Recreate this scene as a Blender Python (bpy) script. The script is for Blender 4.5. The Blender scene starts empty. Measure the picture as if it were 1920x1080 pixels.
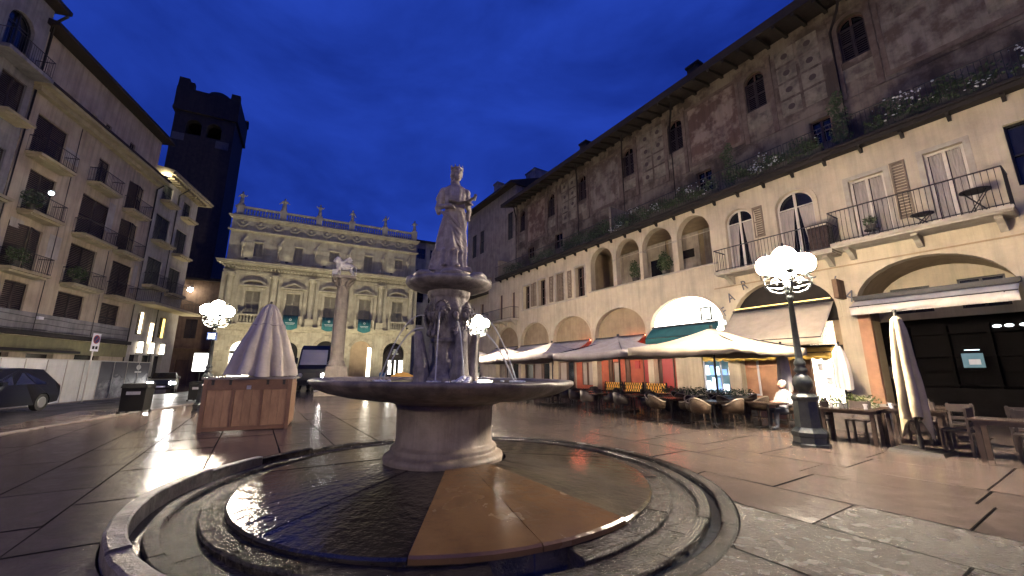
import bpy, bmesh, math, random
from mathutils import Vector, Matrix, geometry, noise as mnoise
R = math.radians
PI = math.pi
rnd = random.Random(7)
SC = bpy.context.scene
COL = SC.collection

# ------------------------------------------------------------------ camera
cam = bpy.data.cameras.new('camera')
cam.sensor_width = 36.0
cam.lens = 740.0 / 1920.0 * 36.0
cam.clip_start = 0.05
cam.clip_end = 3000
camo = bpy.data.objects.new('camera', cam)
COL.objects.link(camo)
camo.location = (0, 0, 1.6)
camo.rotation_euler = (R(90) + math.atan(156.0 / 740.0), 0, 0)
SC.camera = camo

# ------------------------------------------------------------------ dusk sky
W = bpy.data.worlds.new('World')
SC.world = W
W.use_nodes = True
nt = W.node_tree
nt.nodes.clear()
SKY_STRENGTH = 0.10
out = nt.nodes.new('ShaderNodeOutputWorld')
bg = nt.nodes.new('ShaderNodeBackground')
bg.inputs['Strength'].default_value = SKY_STRENGTH
sky = nt.nodes.new('ShaderNodeTexSky')
sky.sky_type = 'NISHITA'
sky.sun_disc = False
sky.sun_elevation = R(-4.0)
sky.sun_rotation = R(250)
# thin dusk cloud: a slow noise over the sky direction
tc = nt.nodes.new('ShaderNodeTexCoord')
mp = nt.nodes.new('ShaderNodeMapping')
mp.inputs['Scale'].default_value = (1.0, 1.0, 2.2)
nz = nt.nodes.new('ShaderNodeTexNoise')
nz.inputs['Scale'].default_value = 2.3
nz.inputs['Detail'].default_value = 7
nz.inputs['Roughness'].default_value = 0.55
nz.inputs['Distortion'].default_value = 0.4
rp = nt.nodes.new('ShaderNodeValToRGB')
rp.color_ramp.elements[0].position = 0.33
rp.color_ramp.elements[0].color = (0.07, 0.24, 2.3, 1)
rp.color_ramp.elements[1].position = 0.73
rp.color_ramp.elements[1].color = (0.20, 0.62, 4.9, 1)
mx = nt.nodes.new('ShaderNodeMixRGB')
mx.blend_type = 'ADD'
mx.inputs['Fac'].default_value = 1.0
sc_ = nt.nodes.new('ShaderNodeMixRGB')
sc_.blend_type = 'MULTIPLY'
sc_.inputs['Fac'].default_value = 1.0
sc_.inputs['Color2'].default_value = (0.25, 0.5, 1.0, 1)
L = nt.links.new
L(tc.outputs['Generated'], mp.inputs['Vector'])
L(mp.outputs['Vector'], nz.inputs['Vector'])
L(nz.outputs['Fac'], rp.inputs['Fac'])
L(sky.outputs['Color'], sc_.inputs['Color1'])
L(sc_.outputs['Color'], mx.inputs['Color1'])
L(rp.outputs['Color'], mx.inputs['Color2'])
L(mx.outputs['Color'], bg.inputs['Color'])
L(bg.outputs['Background'], out.inputs['Surface'])

# the sun is below the roofs: only a trace of soft directional dusk light is left
sl = bpy.data.lights.new('sun', 'SUN')
sl.energy = 0.02
sl.angle = R(40)
sl.color = (0.6, 0.7, 1.0)
slo = bpy.data.objects.new('sun', sl)
COL.objects.link(slo)
slo.rotation_euler = (R(50), 0, R(-110))

SC.view_settings.view_transform = 'Standard'
SC.view_settings.look = 'None'
SC.view_settings.exposure = 0.0
SC.view_settings.gamma = 1.0
SC.view_settings.use_curve_mapping = False
SC.render.engine = 'CYCLES'
cy = SC.cycles
cy.max_bounces = 6
cy.diffuse_bounces = 3
cy.glossy_bounces = 3
cy.transmission_bounces = 3
cy.transparent_max_bounces = 6
cy.sample_clamp_indirect = 2.5
cy.sample_clamp_direct = 0
cy.caustics_reflective = False
cy.caustics_refractive = False
cy.use_denoising = True
cy.use_light_tree = True

# ------------------------------------------------------------------ materials
MATS = {}
def mat(name, c, c2=None, rough=0.75, scale=6.0, bump=0.0, bscale=None, metal=0.0, coat=0.0, coatr=0.08, stretch=(1, 1, 1), contrast=(0.35, 0.65),
        rough2=None, rscale=1.5, emit=None, estr=0.0, spec=0.5, rand=0.0, streak=0.0, bdetail=6, brough=0.65, trans=0.0, alpha=1.0, detail=6):
    if name in MATS: return MATS[name]
    m = bpy.data.materials.new(name)
    m.use_nodes = True
    t = m.node_tree
    n = t.nodes
    b = n['Principled BSDF']
    b.inputs['Roughness'].default_value = rough
    b.inputs['Metallic'].default_value = metal
    b.inputs['Coat Weight'].default_value = coat
    b.inputs['Coat Roughness'].default_value = coatr
    b.inputs['Specular IOR Level'].default_value = spec
    b.inputs['Base Color'].default_value = (*c, 1)
    lk = t.links.new
    geo = n.new('ShaderNodeNewGeometry')
    mpn = n.new('ShaderNodeMapping')
    mpn.inputs['Scale'].default_value = stretch
    lk(geo.outputs['Position'], mpn.inputs['Vector'])
    col = None
    if c2 is not None:
        a = n.new('ShaderNodeTexNoise')
        a.inputs['Scale'].default_value = scale
        a.inputs['Detail'].default_value = detail
        a.inputs['Roughness'].default_value = 0.62
        lk(mpn.outputs['Vector'], a.inputs['Vector'])
        r = n.new('ShaderNodeValToRGB')
        r.color_ramp.elements[0].position = contrast[0]
        r.color_ramp.elements[0].color = (*c, 1)
        r.color_ramp.elements[1].position = contrast[1]
        r.color_ramp.elements[1].color = (*c2, 1)
        lk(a.outputs['Fac'], r.inputs['Fac'])
        col = r.outputs['Color']
    if streak > 0:                      # rain streaks and grime running down a wall
        mp2 = n.new('ShaderNodeMapping')
        mp2.inputs['Scale'].default_value = (2.4, 2.4, 0.16)
        lk(geo.outputs['Position'], mp2.inputs['Vector'])
        s = n.new('ShaderNodeTexNoise')
        s.inputs['Scale'].default_value = 1.6
        s.inputs['Detail'].default_value = 7
        s.inputs['Roughness'].default_value = 0.7
        lk(mp2.outputs['Vector'], s.inputs['Vector'])
        r2 = n.new('ShaderNodeValToRGB')
        r2.color_ramp.elements[0].position = 0.34
        r2.color_ramp.elements[0].color = (1 - streak, 1 - streak, 1 - streak * 0.95, 1)
        r2.color_ramp.elements[1].position = 0.56
        r2.color_ramp.elements[1].color = (1, 1, 1, 1)
        lk(s.outputs['Fac'], r2.inputs['Fac'])
        q = n.new('ShaderNodeMixRGB')
        q.blend_type = 'MULTIPLY'
        q.inputs['Fac'].default_value = 1
        if col is None: q.inputs['Color1'].default_value = (*c, 1)
        else: lk(col, q.inputs['Color1'])
        lk(r2.outputs['Color'], q.inputs['Color2'])
        col = q.outputs['Color']
    if rand > 0:                        # each piece a little lighter or darker
        oi = n.new('ShaderNodeObjectInfo')
        mr = n.new('ShaderNodeMapRange')
        mr.inputs['To Min'].default_value = 1 - rand
        mr.inputs['To Max'].default_value = 1 + rand
        lk(oi.outputs['Random'], mr.inputs['Value'])
        q = n.new('ShaderNodeMixRGB')
        q.blend_type = 'MULTIPLY'
        q.inputs['Fac'].default_value = 1
        if col is None: q.inputs['Color1'].default_value = (*c, 1)
        else: lk(col, q.inputs['Color1'])
        lk(mr.outputs['Result'], q.inputs['Color2'])
        col = q.outputs['Color']
    if col is not None: lk(col, b.inputs['Base Color'])
    if rough2 is not None:
        a = n.new('ShaderNodeTexNoise')
        a.inputs['Scale'].default_value = rscale
        a.inputs['Detail'].default_value = 5
        lk(geo.outputs['Position'], a.inputs['Vector'])
        mr = n.new('ShaderNodeMapRange')
        mr.inputs['From Min'].default_value = 0.30
        mr.inputs['From Max'].default_value = 0.70
        mr.inputs['To Min'].default_value = rough
        mr.inputs['To Max'].default_value = rough2
        lk(a.outputs['Fac'], mr.inputs['Value'])
        lk(mr.outputs['Result'], b.inputs['Roughness'])
    if bump > 0:
        a = n.new('ShaderNodeTexNoise')
        a.inputs['Scale'].default_value = bscale or scale * 3
        a.inputs['Detail'].default_value = bdetail
        a.inputs['Roughness'].default_value = brough
        lk(mpn.outputs['Vector'], a.inputs['Vector'])
        bp = n.new('ShaderNodeBump')
        bp.inputs['Strength'].default_value = min(1, bump)
        bp.inputs['Distance'].default_value = 0.03 * max(1, bump)
        lk(a.outputs['Fac'], bp.inputs['Height'])
        lk(bp.outputs['Normal'], b.inputs['Normal'])
        if coat > 0: lk(bp.outputs['Normal'], b.inputs['Coat Normal'])
    if emit is not None:
        b.inputs['Emission Color'].default_value = (*emit, 1)
        b.inputs['Emission Strength'].default_value = estr
    if trans > 0:
        b.inputs['Transmission Weight'].default_value = trans
    if alpha < 1:
        b.inputs['Alpha'].default_value = alpha
    MATS[name] = m
    return m

# stone and plaster
mat('plaster_cream', (0.57, 0.485, 0.345), (0.43, 0.355, 0.255), rough=0.9, scale=1.1, bump=0.3, bscale=14, streak=0.2, contrast=(0.40, 0.74), detail=10)
mat('plaster_pier', (0.50, 0.27, 0.15), (0.36, 0.19, 0.11), rough=0.85, scale=2.0, bump=0.3, bscale=12)
mat('plaster_red', (0.42, 0.10, 0.05), (0.30, 0.07, 0.04), rough=0.8, scale=2, bump=0.2, bscale=12)
mat('plaster_dim', (0.36, 0.30, 0.24), (0.24, 0.195, 0.155), rough=0.9, scale=1.2, bump=0.3, bscale=12, streak=0.3)
mat('vault_tan', (0.37, 0.275, 0.17), (0.28, 0.205, 0.125), rough=0.9, scale=1.5, streak=0.15)
mat('fresco', (0.215, 0.172, 0.128), (0.080, 0.057, 0.042), rough=0.9, scale=0.8, bump=0.3, bscale=9, contrast=(0.42, 0.57), streak=0.3, detail=12)
mat('fresco_red', (0.125, 0.075, 0.055), (0.27, 0.205, 0.155), rough=0.9, scale=1.3, contrast=(0.45, 0.58), streak=0.3, detail=12)
mat('fresco_grey', (0.24, 0.20, 0.16), (0.11, 0.08, 0.06), rough=0.9, scale=1.2, contrast=(0.43, 0.58), streak=0.3, detail=12)
mat('fresco_pale', (0.26, 0.225, 0.165), (0.11, 0.088, 0.066), rough=0.9, scale=2.0, contrast=(0.40, 0.66), streak=0.25, detail=12)
mat('fresco_band', (0.105, 0.072, 0.054), (0.165, 0.125, 0.095), rough=0.9, scale=3)
mat('dark_disc', (0.07, 0.05, 0.045), rough=0.9)
mat('stone_trim', (0.46, 0.41, 0.33), (0.35, 0.30, 0.24), rough=0.85, scale=3, bump=0.2)
mat('palace_stone', (0.42, 0.385, 0.28), (0.30, 0.27, 0.195), rough=0.88, scale=1.3, bump=0.35, bscale=8, streak=0.22, contrast=(0.38, 0.68))
mat('palace_block', (0.43, 0.385, 0.275), (0.28, 0.25, 0.18), rough=0.88, scale=2, bump=0.35, bscale=8, rand=0.16, streak=0.2)
mat('palace_shutter', (0.27, 0.25, 0.185), (0.22, 0.20, 0.15), rough=0.7, scale=4)
mat('left_plaster', (0.46, 0.375, 0.275), (0.31, 0.25, 0.185), rough=0.92, scale=0.7, bump=0.3, bscale=10, streak=0.30, contrast=(0.38, 0.72), detail=10)
mat('left_grey', (0.27, 0.255, 0.25), (0.18, 0.17, 0.17), rough=0.92, scale=1.2, bump=0.3, bscale=10, streak=0.3)
mat('corner_plaster', (0.40, 0.37, 0.33), (0.31, 0.28, 0.25), rough=0.9, scale=1.2, bump=0.2, streak=0.2)
mat('soffit', (0.40, 0.34, 0.22), (0.30, 0.25, 0.16), rough=0.9, scale=2)
mat('green_panel', (0.22, 0.20, 0.09), (0.16, 0.145, 0.07), rough=0.8, scale=2, streak=0.2)
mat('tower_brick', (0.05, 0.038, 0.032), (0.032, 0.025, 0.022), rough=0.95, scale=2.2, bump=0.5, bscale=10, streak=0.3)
mat('tower_patch', (0.12, 0.115, 0.115), (0.09, 0.085, 0.085), rough=0.9, scale=3)
mat('alley_brown', (0.22, 0.135, 0.075), (0.14, 0.085, 0.05), rough=0.85, scale=1.5, streak=0.3)
mat('roof_tile', (0.026, 0.018, 0.015), (0.016, 0.012, 0.011), rough=0.9, scale=4, bump=0.5, bscale=9)
mat('eave_wood', (0.018, 0.013, 0.011), (0.012, 0.009, 0.008), rough=0.85, scale=4)
mat('iron', (0.02, 0.019, 0.018), (0.035, 0.03, 0.027), rough=0.5, scale=20, metal=0.3)
mat('iron_lamp', (0.025, 0.032, 0.033), (0.05, 0.055, 0.052), rough=0.38, scale=9, metal=0.35, bump=0.2, coat=0.3, coatr=0.2)
mat('dark_shutter', (0.022, 0.015, 0.014), (0.036, 0.023, 0.02), rough=0.7, scale=5, rand=0.25)
mat('green_shutter', (0.035, 0.04, 0.034), (0.05, 0.055, 0.045), rough=0.7, scale=5)
mat('tan_shutter', (0.22, 0.165, 0.115), (0.16, 0.12, 0.085), rough=0.75, scale=4)
mat('dark_glass', (0.012, 0.013, 0.018), rough=0.12, spec=0.6)
mat('dark_void', (0.01, 0.009, 0.009), rough=0.9)
mat('white_paint', (0.66, 0.60, 0.50), (0.56, 0.50, 0.42), rough=0.55, scale=4)
mat('curtain', (0.42, 0.36, 0.31), (0.30, 0.26, 0.23), rough=0.9, scale=8, stretch=(3, 3, 0.2))
mat('door_wood', (0.11, 0.052, 0.03), (0.07, 0.035, 0.022), rough=0.55, scale=5, stretch=(1, 1, 0.25))
# fountain
mat('marble_grey', (0.36, 0.32, 0.30), (0.14, 0.12, 0.115), rough=0.4, rough2=0.7, scale=5.5, bump=0.45, bscale=22, contrast=(0.34, 0.68), streak=0.45, detail=10)
mat('lion_stone', (0.72, 0.67, 0.62), (0.58, 0.54, 0.50), rough=0.7, scale=6)
mat('column_stone', (0.33, 0.285, 0.235), (0.24, 0.205, 0.17), rough=0.8, scale=2, bump=0.2, bscale=10, streak=0.25)
mat('marble_statue', (0.50, 0.44, 0.40), (0.24, 0.20, 0.185), rough=0.6, scale=6.0, bump=0.25, bscale=30, contrast=(0.34, 0.66), streak=0.4, detail=10)
mat('marble_basin', (0.26, 0.215, 0.19), (0.11, 0.09, 0.08), rough=0.35, rough2=0.65, scale=3.0, bump=0.5, bscale=16, contrast=(0.34, 0.66), streak=0.45)
mat('marble_stem', (0.36, 0.295, 0.24), (0.17, 0.135, 0.108), rough=0.4, rough2=0.7, scale=2.2, bump=0.4, bscale=18, streak=0.4, contrast=(0.34, 0.70), detail=10)
mat('wet_brown', (0.175, 0.102, 0.048), (0.085, 0.046, 0.023), rough=0.14, rough2=0.30, scale=1.8, bump=0.28, bscale=9, bdetail=8, spec=0.4, rand=0.10, rscale=1.4, contrast=(0.26, 0.76), detail=14, coat=0.25, coatr=0.08)
mat('wet_dark', (0.036, 0.030, 0.026), (0.016, 0.014, 0.013), rough=0.03, rough2=0.10, scale=2.5, bump=0.55, bscale=8, bdetail=4, spec=0.5, rand=0.15, coat=0.4, coatr=0.03)
mat('wet_olive', (0.125, 0.105, 0.068), (0.05, 0.042, 0.03), rough=0.04, rough2=0.16, scale=1.6, bump=0.22, bscale=6, bdetail=5, rand=0.15, coat=0.5, coatr=0.03, detail=10)
mat('wet_step', (0.046, 0.037, 0.032), (0.018, 0.015, 0.013), rough=0.05, rough2=0.14, scale=4.5, bump=0.9, bscale=26, bdetail=4, rand=0.25, spec=0.28)
mat('wet_shaded_curb', (0.035, 0.029, 0.026), (0.013, 0.011, 0.010), rough=0.12, rough2=0.3, scale=5, bump=1.2, bscale=20, bdetail=8, rand=0.25, spec=0.16)  # wet kerb, with the shade of its away-facing side put into the colour
mat('curb_stone', (0.22, 0.185, 0.165), (0.085, 0.070, 0.063), rough=0.25, rough2=0.5, scale=5, bump=1.2, bscale=18, bdetail=10, rand=0.22)
mat('water', (0.02, 0.024, 0.03), rough=0.03, spec=0.6, bump=0.25, bscale=9, c2=(0.015, 0.018, 0.022))
mat('jet_water', (0.75, 0.75, 0.72), rough=0.15, spec=0.6, alpha=0.55)
mat('foam', (0.80, 0.80, 0.80), rough=0.5)
# ground
mat('paving', (0.165, 0.128, 0.107), (0.055, 0.042, 0.036), rough=0.11, rough2=0.24, scale=3.0, bump=0.24, bscale=7, bdetail=14, brough=0.72, rand=0.14, coat=0.22, coatr=0.05, rscale=3.0, contrast=(0.31, 0.70), detail=14, spec=0.42)
mat('joint_dirt', (0.014, 0.012, 0.011), rough=1.0, spec=0.02)
mat('paving_rough', (0.098, 0.074, 0.061), (0.026, 0.020, 0.017), rough=0.15, rough2=0.32, scale=14.0, bump=1.1, bscale=28, bdetail=7, rand=0.10, rscale=6, contrast=(0.34, 0.64), spec=0.38, detail=13)
mat('paving_far', (0.138, 0.107, 0.090), (0.060, 0.046, 0.039), rough=0.11, rough2=0.22, scale=1.6, bump=0.17, bscale=5, bdetail=12, brough=0.7, coat=0.3, coatr=0.05, rscale=0.8, contrast=(0.34, 0.68), detail=12)
mat('asphalt', (0.042, 0.038, 0.038), (0.028, 0.026, 0.027), rough=0.24, rough2=0.45, scale=3, bump=0.25, bscale=40, rscale=0.6)
# street things
mat('canvas_stall', (0.60, 0.525, 0.44), (0.47, 0.41, 0.345), rough=0.85, scale=2.5, bump=0.3, bscale=9)
mat('canvas_grey', (0.40, 0.355, 0.33), (0.31, 0.27, 0.25), rough=0.85, scale=3, bump=0.15, bscale=30)
mat('canvas_cream', (0.60, 0.51, 0.37), (0.48, 0.405, 0.29), rough=0.85, scale=2, bump=0.25, bscale=12)
mat('canvas_closed', (0.50, 0.43, 0.28), (0.38, 0.32, 0.20), rough=0.85, scale=3, bump=0.2, bscale=20)
mat('canvas_white', (0.68, 0.62, 0.55), (0.55, 0.50, 0.44), rough=0.8, scale=2)
mat('canvas_yellow', (0.62, 0.42, 0.10), (0.55, 0.36, 0.08), rough=0.8, scale=3)
mat('teal', (0.012, 0.105, 0.115), (0.01, 0.085, 0.095), rough=0.8, scale=3)
mat('white_mark', (0.55, 0.60, 0.58), rough=0.7)
mat('kiosk_wood', (0.32, 0.185, 0.105), (0.22, 0.12, 0.068), rough=0.4, scale=5, stretch=(1.6, 1.6, 0.5), bump=0.2, rand=0.14, detail=10)
mat('kiosk_frame', (0.185, 0.095, 0.055), (0.13, 0.065, 0.038), rough=0.4, scale=5, bump=0.2, rand=0.1)
mat('kiosk_top', (0.30, 0.27, 0.25), (0.22, 0.19, 0.18), rough=0.2, scale=3)
mat('rattan', (0.060, 0.037, 0.022), (0.030, 0.019, 0.012), rough=0.65, scale=30, bump=0.6, bscale=90, rand=0.2, spec=0.25)
mat('rattan_pale', (0.30, 0.245, 0.19), (0.20, 0.16, 0.12), rough=0.45, scale=20)
mat('chair_dark', (0.028, 0.02, 0.018), (0.045, 0.032, 0.028), rough=0.5, scale=10, rand=0.3)
mat('table_dark', (0.035, 0.025, 0.02), (0.055, 0.038, 0.03), rough=0.25, scale=8, rand=0.2)
mat('metal_pale', (0.42, 0.40, 0.38), rough=0.3, metal=0.6)
mat('leaf', (0.030, 0.055, 0.018), (0.060, 0.085, 0.028), rough=0.6, scale=12, rand=0.2)
mat('leaf_lime', (0.11, 0.13, 0.03), (0.07, 0.09, 0.025), rough=0.6, scale=12)
mat('flower_white', (0.52, 0.50, 0.50), rough=0.8)
mat('planter', (0.05, 0.042, 0.036), (0.08, 0.065, 0.055), rough=0.7, scale=6)
mat('car_black', (0.004, 0.004, 0.005), rough=0.3, spec=0.35, coat=0.15, coatr=0.1)
mat('tyre', (0.015, 0.015, 0.015), rough=0.8)
mat('rim', (0.25, 0.25, 0.26), rough=0.35, metal=0.7)
mat('windshield', (0.33, 0.31, 0.36), rough=0.15, spec=0.6)  # pale sky reflection put into the glass colour
mat('hoard_white', (0.52, 0.53, 0.53), (0.44, 0.45, 0.45), rough=0.6, scale=1.2, streak=0.12)
mat('hoard_print', (0.05, 0.05, 0.07), (0.26, 0.26, 0.28), rough=0.5, scale=1.6, contrast=(0.42, 0.66), detail=10, stretch=(1, 1, 1.4))
mat('hoard_navy', (0.018, 0.018, 0.035), (0.03, 0.03, 0.05), rough=0.4, scale=2)
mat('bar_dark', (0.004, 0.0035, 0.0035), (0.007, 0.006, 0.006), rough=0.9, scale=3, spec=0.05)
mat('bin_dark', (0.008, 0.008, 0.008), rough=0.6, spec=0.15)
mat('sign_white', (0.62, 0.62, 0.66), rough=0.5)
mat('sign_blue', (0.02, 0.045, 0.16), rough=0.5)
mat('sign_red', (0.35, 0.03, 0.03), rough=0.5)
mat('skin', (0.50, 0.27, 0.20), (0.44, 0.23, 0.17), rough=0.55, scale=20)
mat('hair_grey', (0.52, 0.49, 0.46), rough=0.8)
mat('shirt', (0.50, 0.50, 0.52), (0.42, 0.42, 0.45), rough=0.85, scale=12)
mat('trousers', (0.04, 0.045, 0.06), rough=0.85)
mat('coat_blue', (0.03, 0.13, 0.30), (0.025, 0.10, 0.24), rough=0.6, scale=10)
# things that give off light
mat('globe_warm', (0.9, 0.85, 0.75), rough=0.4, emit=(1.0, 0.835, 0.635), estr=900)
mat('globe_far', (0.9, 0.85, 0.75), rough=0.4, emit=(1.0, 0.835, 0.635), estr=640)
mat('globe_dim', (0.9, 0.85, 0.75), rough=0.4, emit=(1.0, 0.80, 0.59), estr=215)
mat('lit_white', (0.9, 0.9, 0.9), emit=(1.0, 0.98, 0.88), estr=4.5)
mat('lit_shop', (0.8, 0.8, 0.8), emit=(1.0, 0.90, 0.72), estr=4.0)
mat('lit_blue', (0.3, 0.5, 0.8), emit=(0.30, 0.55, 1.0), estr=0.8)
mat('lit_paleblue', (0.8, 0.8, 0.9), emit=(0.75, 0.90, 1.0), estr=2.0)
mat('lit_yellow', (0.9, 0.8, 0.4), emit=(1.0, 0.72, 0.22), estr=2.2)
mat('lit_warm', (0.9, 0.8, 0.6), emit=(1.0, 0.80, 0.50), estr=8.0)
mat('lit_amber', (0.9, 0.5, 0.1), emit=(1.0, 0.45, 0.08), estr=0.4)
mat('lit_red', (0.9, 0.2, 0.15), emit=(1.0, 0.20, 0.12), estr=22.0)
mat('lit_spot', (0.9, 0.9, 0.9), emit=(0.85, 0.95, 1.0), estr=25.0)
mat('lit_beam', (0.9, 0.9, 0.9), emit=(1.0, 0.97, 0.92), estr=320.0)
mat('lit_head', (0.9, 0.9, 0.9), emit=(1.0, 0.97, 0.92), estr=60.0)
mat('lit_ceiling', (0.9, 0.9, 0.9), emit=(0.85, 0.95, 1.0), estr=3.5)
mat('lit_dimblue', (0.1, 0.2, 0.25), emit=(0.25, 0.45, 0.6), estr=0.18)
M = MATS
def shade_top(name):
    '''emission fades toward the globe tops, to keep light off the upper walls'''
    t = MATS[name].node_tree; n = t.nodes; b = n['Principled BSDF']
    g_ = n.new('ShaderNodeNewGeometry'); x = n.new('ShaderNodeSeparateXYZ'); r = n.new('ShaderNodeMapRange')
    r.inputs['From Min'].default_value = -0.1; r.inputs['From Max'].default_value = 0.55
    r.inputs['To Min'].default_value = b.inputs['Emission Strength'].default_value; r.inputs['To Max'].default_value = b.inputs['Emission Strength'].default_value * 0.07
    t.links.new(g_.outputs['Normal'], x.inputs['Vector']); t.links.new(x.outputs['Z'], r.inputs['Value']); t.links.new(r.outputs['Result'], b.inputs['Emission Strength'])
for k in ('globe_warm', 'globe_far', 'globe_dim'): shade_top(k)  # globe tops emit less, added to keep the upper walls dark

# ------------------------------------------------------------------ mesh helpers
class MB:
    def __init__(s): s.v = []; s.f = []; s.mi = []; s.sm = []
    def add(s, vs, fs, mi=0, smooth=False):
        o = len(s.v)
        s.v += [tuple(v) for v in vs]
        for f in fs:
            s.f.append(tuple(i + o for i in f)); s.mi.append(mi); s.sm.append(smooth)
        return s
    def box(s, x0, x1, y0, y1, z0, z1, mi=0, tx=0.0, ty=0.0):
        x0, x1 = min(x0, x1), max(x0, x1); y0, y1 = min(y0, y1), max(y0, y1); z0, z1 = min(z0, z1), max(z0, z1)
        v = [(x0, y0, z0), (x1, y0, z0), (x1, y1, z0), (x0, y1, z0), (x0 + tx, y0 + ty, z1), (x1 - tx, y0 + ty, z1), (x1 - tx, y1 - ty, z1), (x0 + tx, y1 - ty, z1)]
        return s.add(v, [(3, 2, 1, 0), (4, 5, 6, 7), (0, 1, 5, 4), (1, 2, 6, 5), (2, 3, 7, 6), (3, 0, 4, 7)], mi)
    def obox(s, c, ax, sx, sy, sz, mi=0):            # box centred at c turned by ax about z
        ca, sa = math.cos(ax), math.sin(ax); v = []
        for z in (-sz / 2, sz / 2):
            for x, y in ((-sx / 2, -sy / 2), (sx / 2, -sy / 2), (sx / 2, sy / 2), (-sx / 2, sy / 2)):
                v.append((c[0] + x * ca - y * sa, c[1] + x * sa + y * ca, c[2] + z))
        return s.add(v, [(3, 2, 1, 0), (4, 5, 6, 7), (0, 1, 5, 4), (1, 2, 6, 5), (2, 3, 7, 6), (3, 0, 4, 7)], mi)
    def poly(s, pts, mi=0): return s.add(pts, [tuple(range(len(pts)))], mi)
    def cyl(s, p0, p1, r0, r1=None, n=8, mi=0, smooth=True):
        r1 = r0 if r1 is None else r1
        p0, p1 = Vector(p0), Vector(p1); d = (p1 - p0)
        if d.length < 1e-6: return s
        q = d.to_track_quat('Z', 'Y'); v = []
        for p, r in ((p0, r0), (p1, r1)):
            for i in range(n):
                a = 2 * PI * i / n
                v.append(p + q @ Vector((r * math.cos(a), r * math.sin(a), 0)))
        s.add(v, [(i, (i + 1) % n, n + (i + 1) % n, n + i) for i in range(n)], mi, smooth)
        return s.add(v, [tuple(range(n - 1, -1, -1)), tuple(range(n, 2 * n))], mi)
    def tube(s, pts, r, n=6, mi=0, r1=None, closed=False):
        pts = [Vector(p) for p in pts]; k = len(pts); v = []
        for i, p in enumerate(pts):
            a = pts[(i - 1) % k] if (i > 0 or closed) else p; b = pts[(i + 1) % k] if (i < k - 1 or closed) else p
            d = (b - a); q = d.to_track_quat('Z', 'Y') if d.length > 1e-9 else Vector((0, 0, 1)).to_track_quat('Z', 'Y')
            rr = r if r1 is None else r + (r1 - r) * i / max(1, k - 1)
            for j in range(n):
                t = 2 * PI * j / n
                v.append(p + q @ Vector((rr * math.cos(t), rr * math.sin(t), 0)))
        fs = []
        for i in range(k if closed else k - 1):
            o, e = i * n, ((i + 1) % k) * n
            fs += [(o + j, o + (j + 1) % n, e + (j + 1) % n, e + j) for j in range(n)]
        s.add(v, fs, mi, True)
        if not closed: s.add(v[:n], [tuple(range(n - 1, -1, -1))], mi); s.add(v[-n:], [tuple(range(n))], mi)
        return s
    def lathe(s, prof, n=24, c=(0, 0, 0), mi=0, smooth=True, a0=0, a1=2 * PI, fn=None, cap=True):
        full = abs(a1 - a0 - 2 * PI) < 1e-6; m = n if full else n + 1; v = []
        for (r, z) in prof:
            for i in range(m):
                a = a0 + (a1 - a0) * i / n
                rr = r if fn is None else fn(r, z, a)
                v.append((c[0] + rr * math.cos(a), c[1] + rr * math.sin(a), c[2] + z))
        fs = []
        for k in range(len(prof) - 1):
            for i in range(n):
                j = (i + 1) % m
                fs.append((k * m + i, k * m + j, (k + 1) * m + j, (k + 1) * m + i))
        s.add(v, fs, mi, smooth)
        if cap and full:
            if prof[0][0] > 1e-4: s.add(v[:m], [tuple(range(m - 1, -1, -1))], mi)
            if prof[-1][0] > 1e-4: s.add(v[-m:], [tuple(range(m))], mi)
        return s
    def sph(s, c, r, n=12, k=8, mi=0):
        rx, ry, rz = (r, r, r) if not hasattr(r, '__len__') else r
        v = [(c[0], c[1], c[2] - rz)]; fs = []
        for i in range(1, k):
            t = -PI / 2 + PI * i / k
            for j in range(n):
                a = 2 * PI * j / n
                v.append((c[0] + rx * math.cos(t) * math.cos(a), c[1] + ry * math.cos(t) * math.sin(a), c[2] + rz * math.sin(t)))
        v.append((c[0], c[1], c[2] + rz)); e = len(v) - 1
        fs += [(0, 1 + (j + 1) % n, 1 + j) for j in range(n)]
        for i in range(k - 2):
            o = 1 + i * n
            fs += [(o + j, o + (j + 1) % n, o + n + (j + 1) % n, o + n + j) for j in range(n)]
        o = 1 + (k - 2) * n
        fs += [(o + j, o + (j + 1) % n, e) for j in range(n)]
        return s.add(v, fs, mi, True)
    def plate(s, outline, holes, y0, y1, mi=0, rim=None):   # x,z outline with holes, thickness along y
        vs = []; es = []
        for lp in [outline] + holes:
            o = len(vs); vs += [Vector(p) for p in lp]
            es += [(o + i, o + (i + 1) % len(lp)) for i in range(len(lp))]
        cv, ce, cf, *_ = geometry.delaunay_2d_cdt(vs, es, [], 0, 1e-5)
        n = len(cv)
        def inside(p):
            c = False
            for lp in [outline] + holes:
                j = len(lp) - 1
                for i in range(len(lp)):
                    xi, zi = lp[i]; xj, zj = lp[j]
                    if (zi > p.y) != (zj > p.y) and p.x < (xj - xi) * (p.y - zi) / (zj - zi) + xi: c = not c
                    j = i
            return c
        cf = [f for f in cf if inside((cv[f[0]] + cv[f[1]] + cv[f[2]]) / 3)]
        v = [(p.x, y1, p.y) for p in cv] + [(p.x, y0, p.y) for p in cv]
        cnt = {}
        fs = []
        for f in cf:
            f = list(f)
            if sum(cv[f[i]].x * cv[f[(i + 1) % len(f)]].y - cv[f[(i + 1) % len(f)]].x * cv[f[i]].y for i in range(len(f))) > 0: f.reverse()
            fs.append(tuple(f)); fs.append(tuple(n + i for i in reversed(f)))
            for i in range(len(f)):
                e = (f[i], f[(i + 1) % len(f)]); cnt[e] = 1
        s.add(v, fs, mi)
        sd = [(b, a, n + a, n + b) for (a, b) in cnt if (b, a) not in cnt]
        return s.add(v, sd, mi if rim is None else rim)
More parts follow.
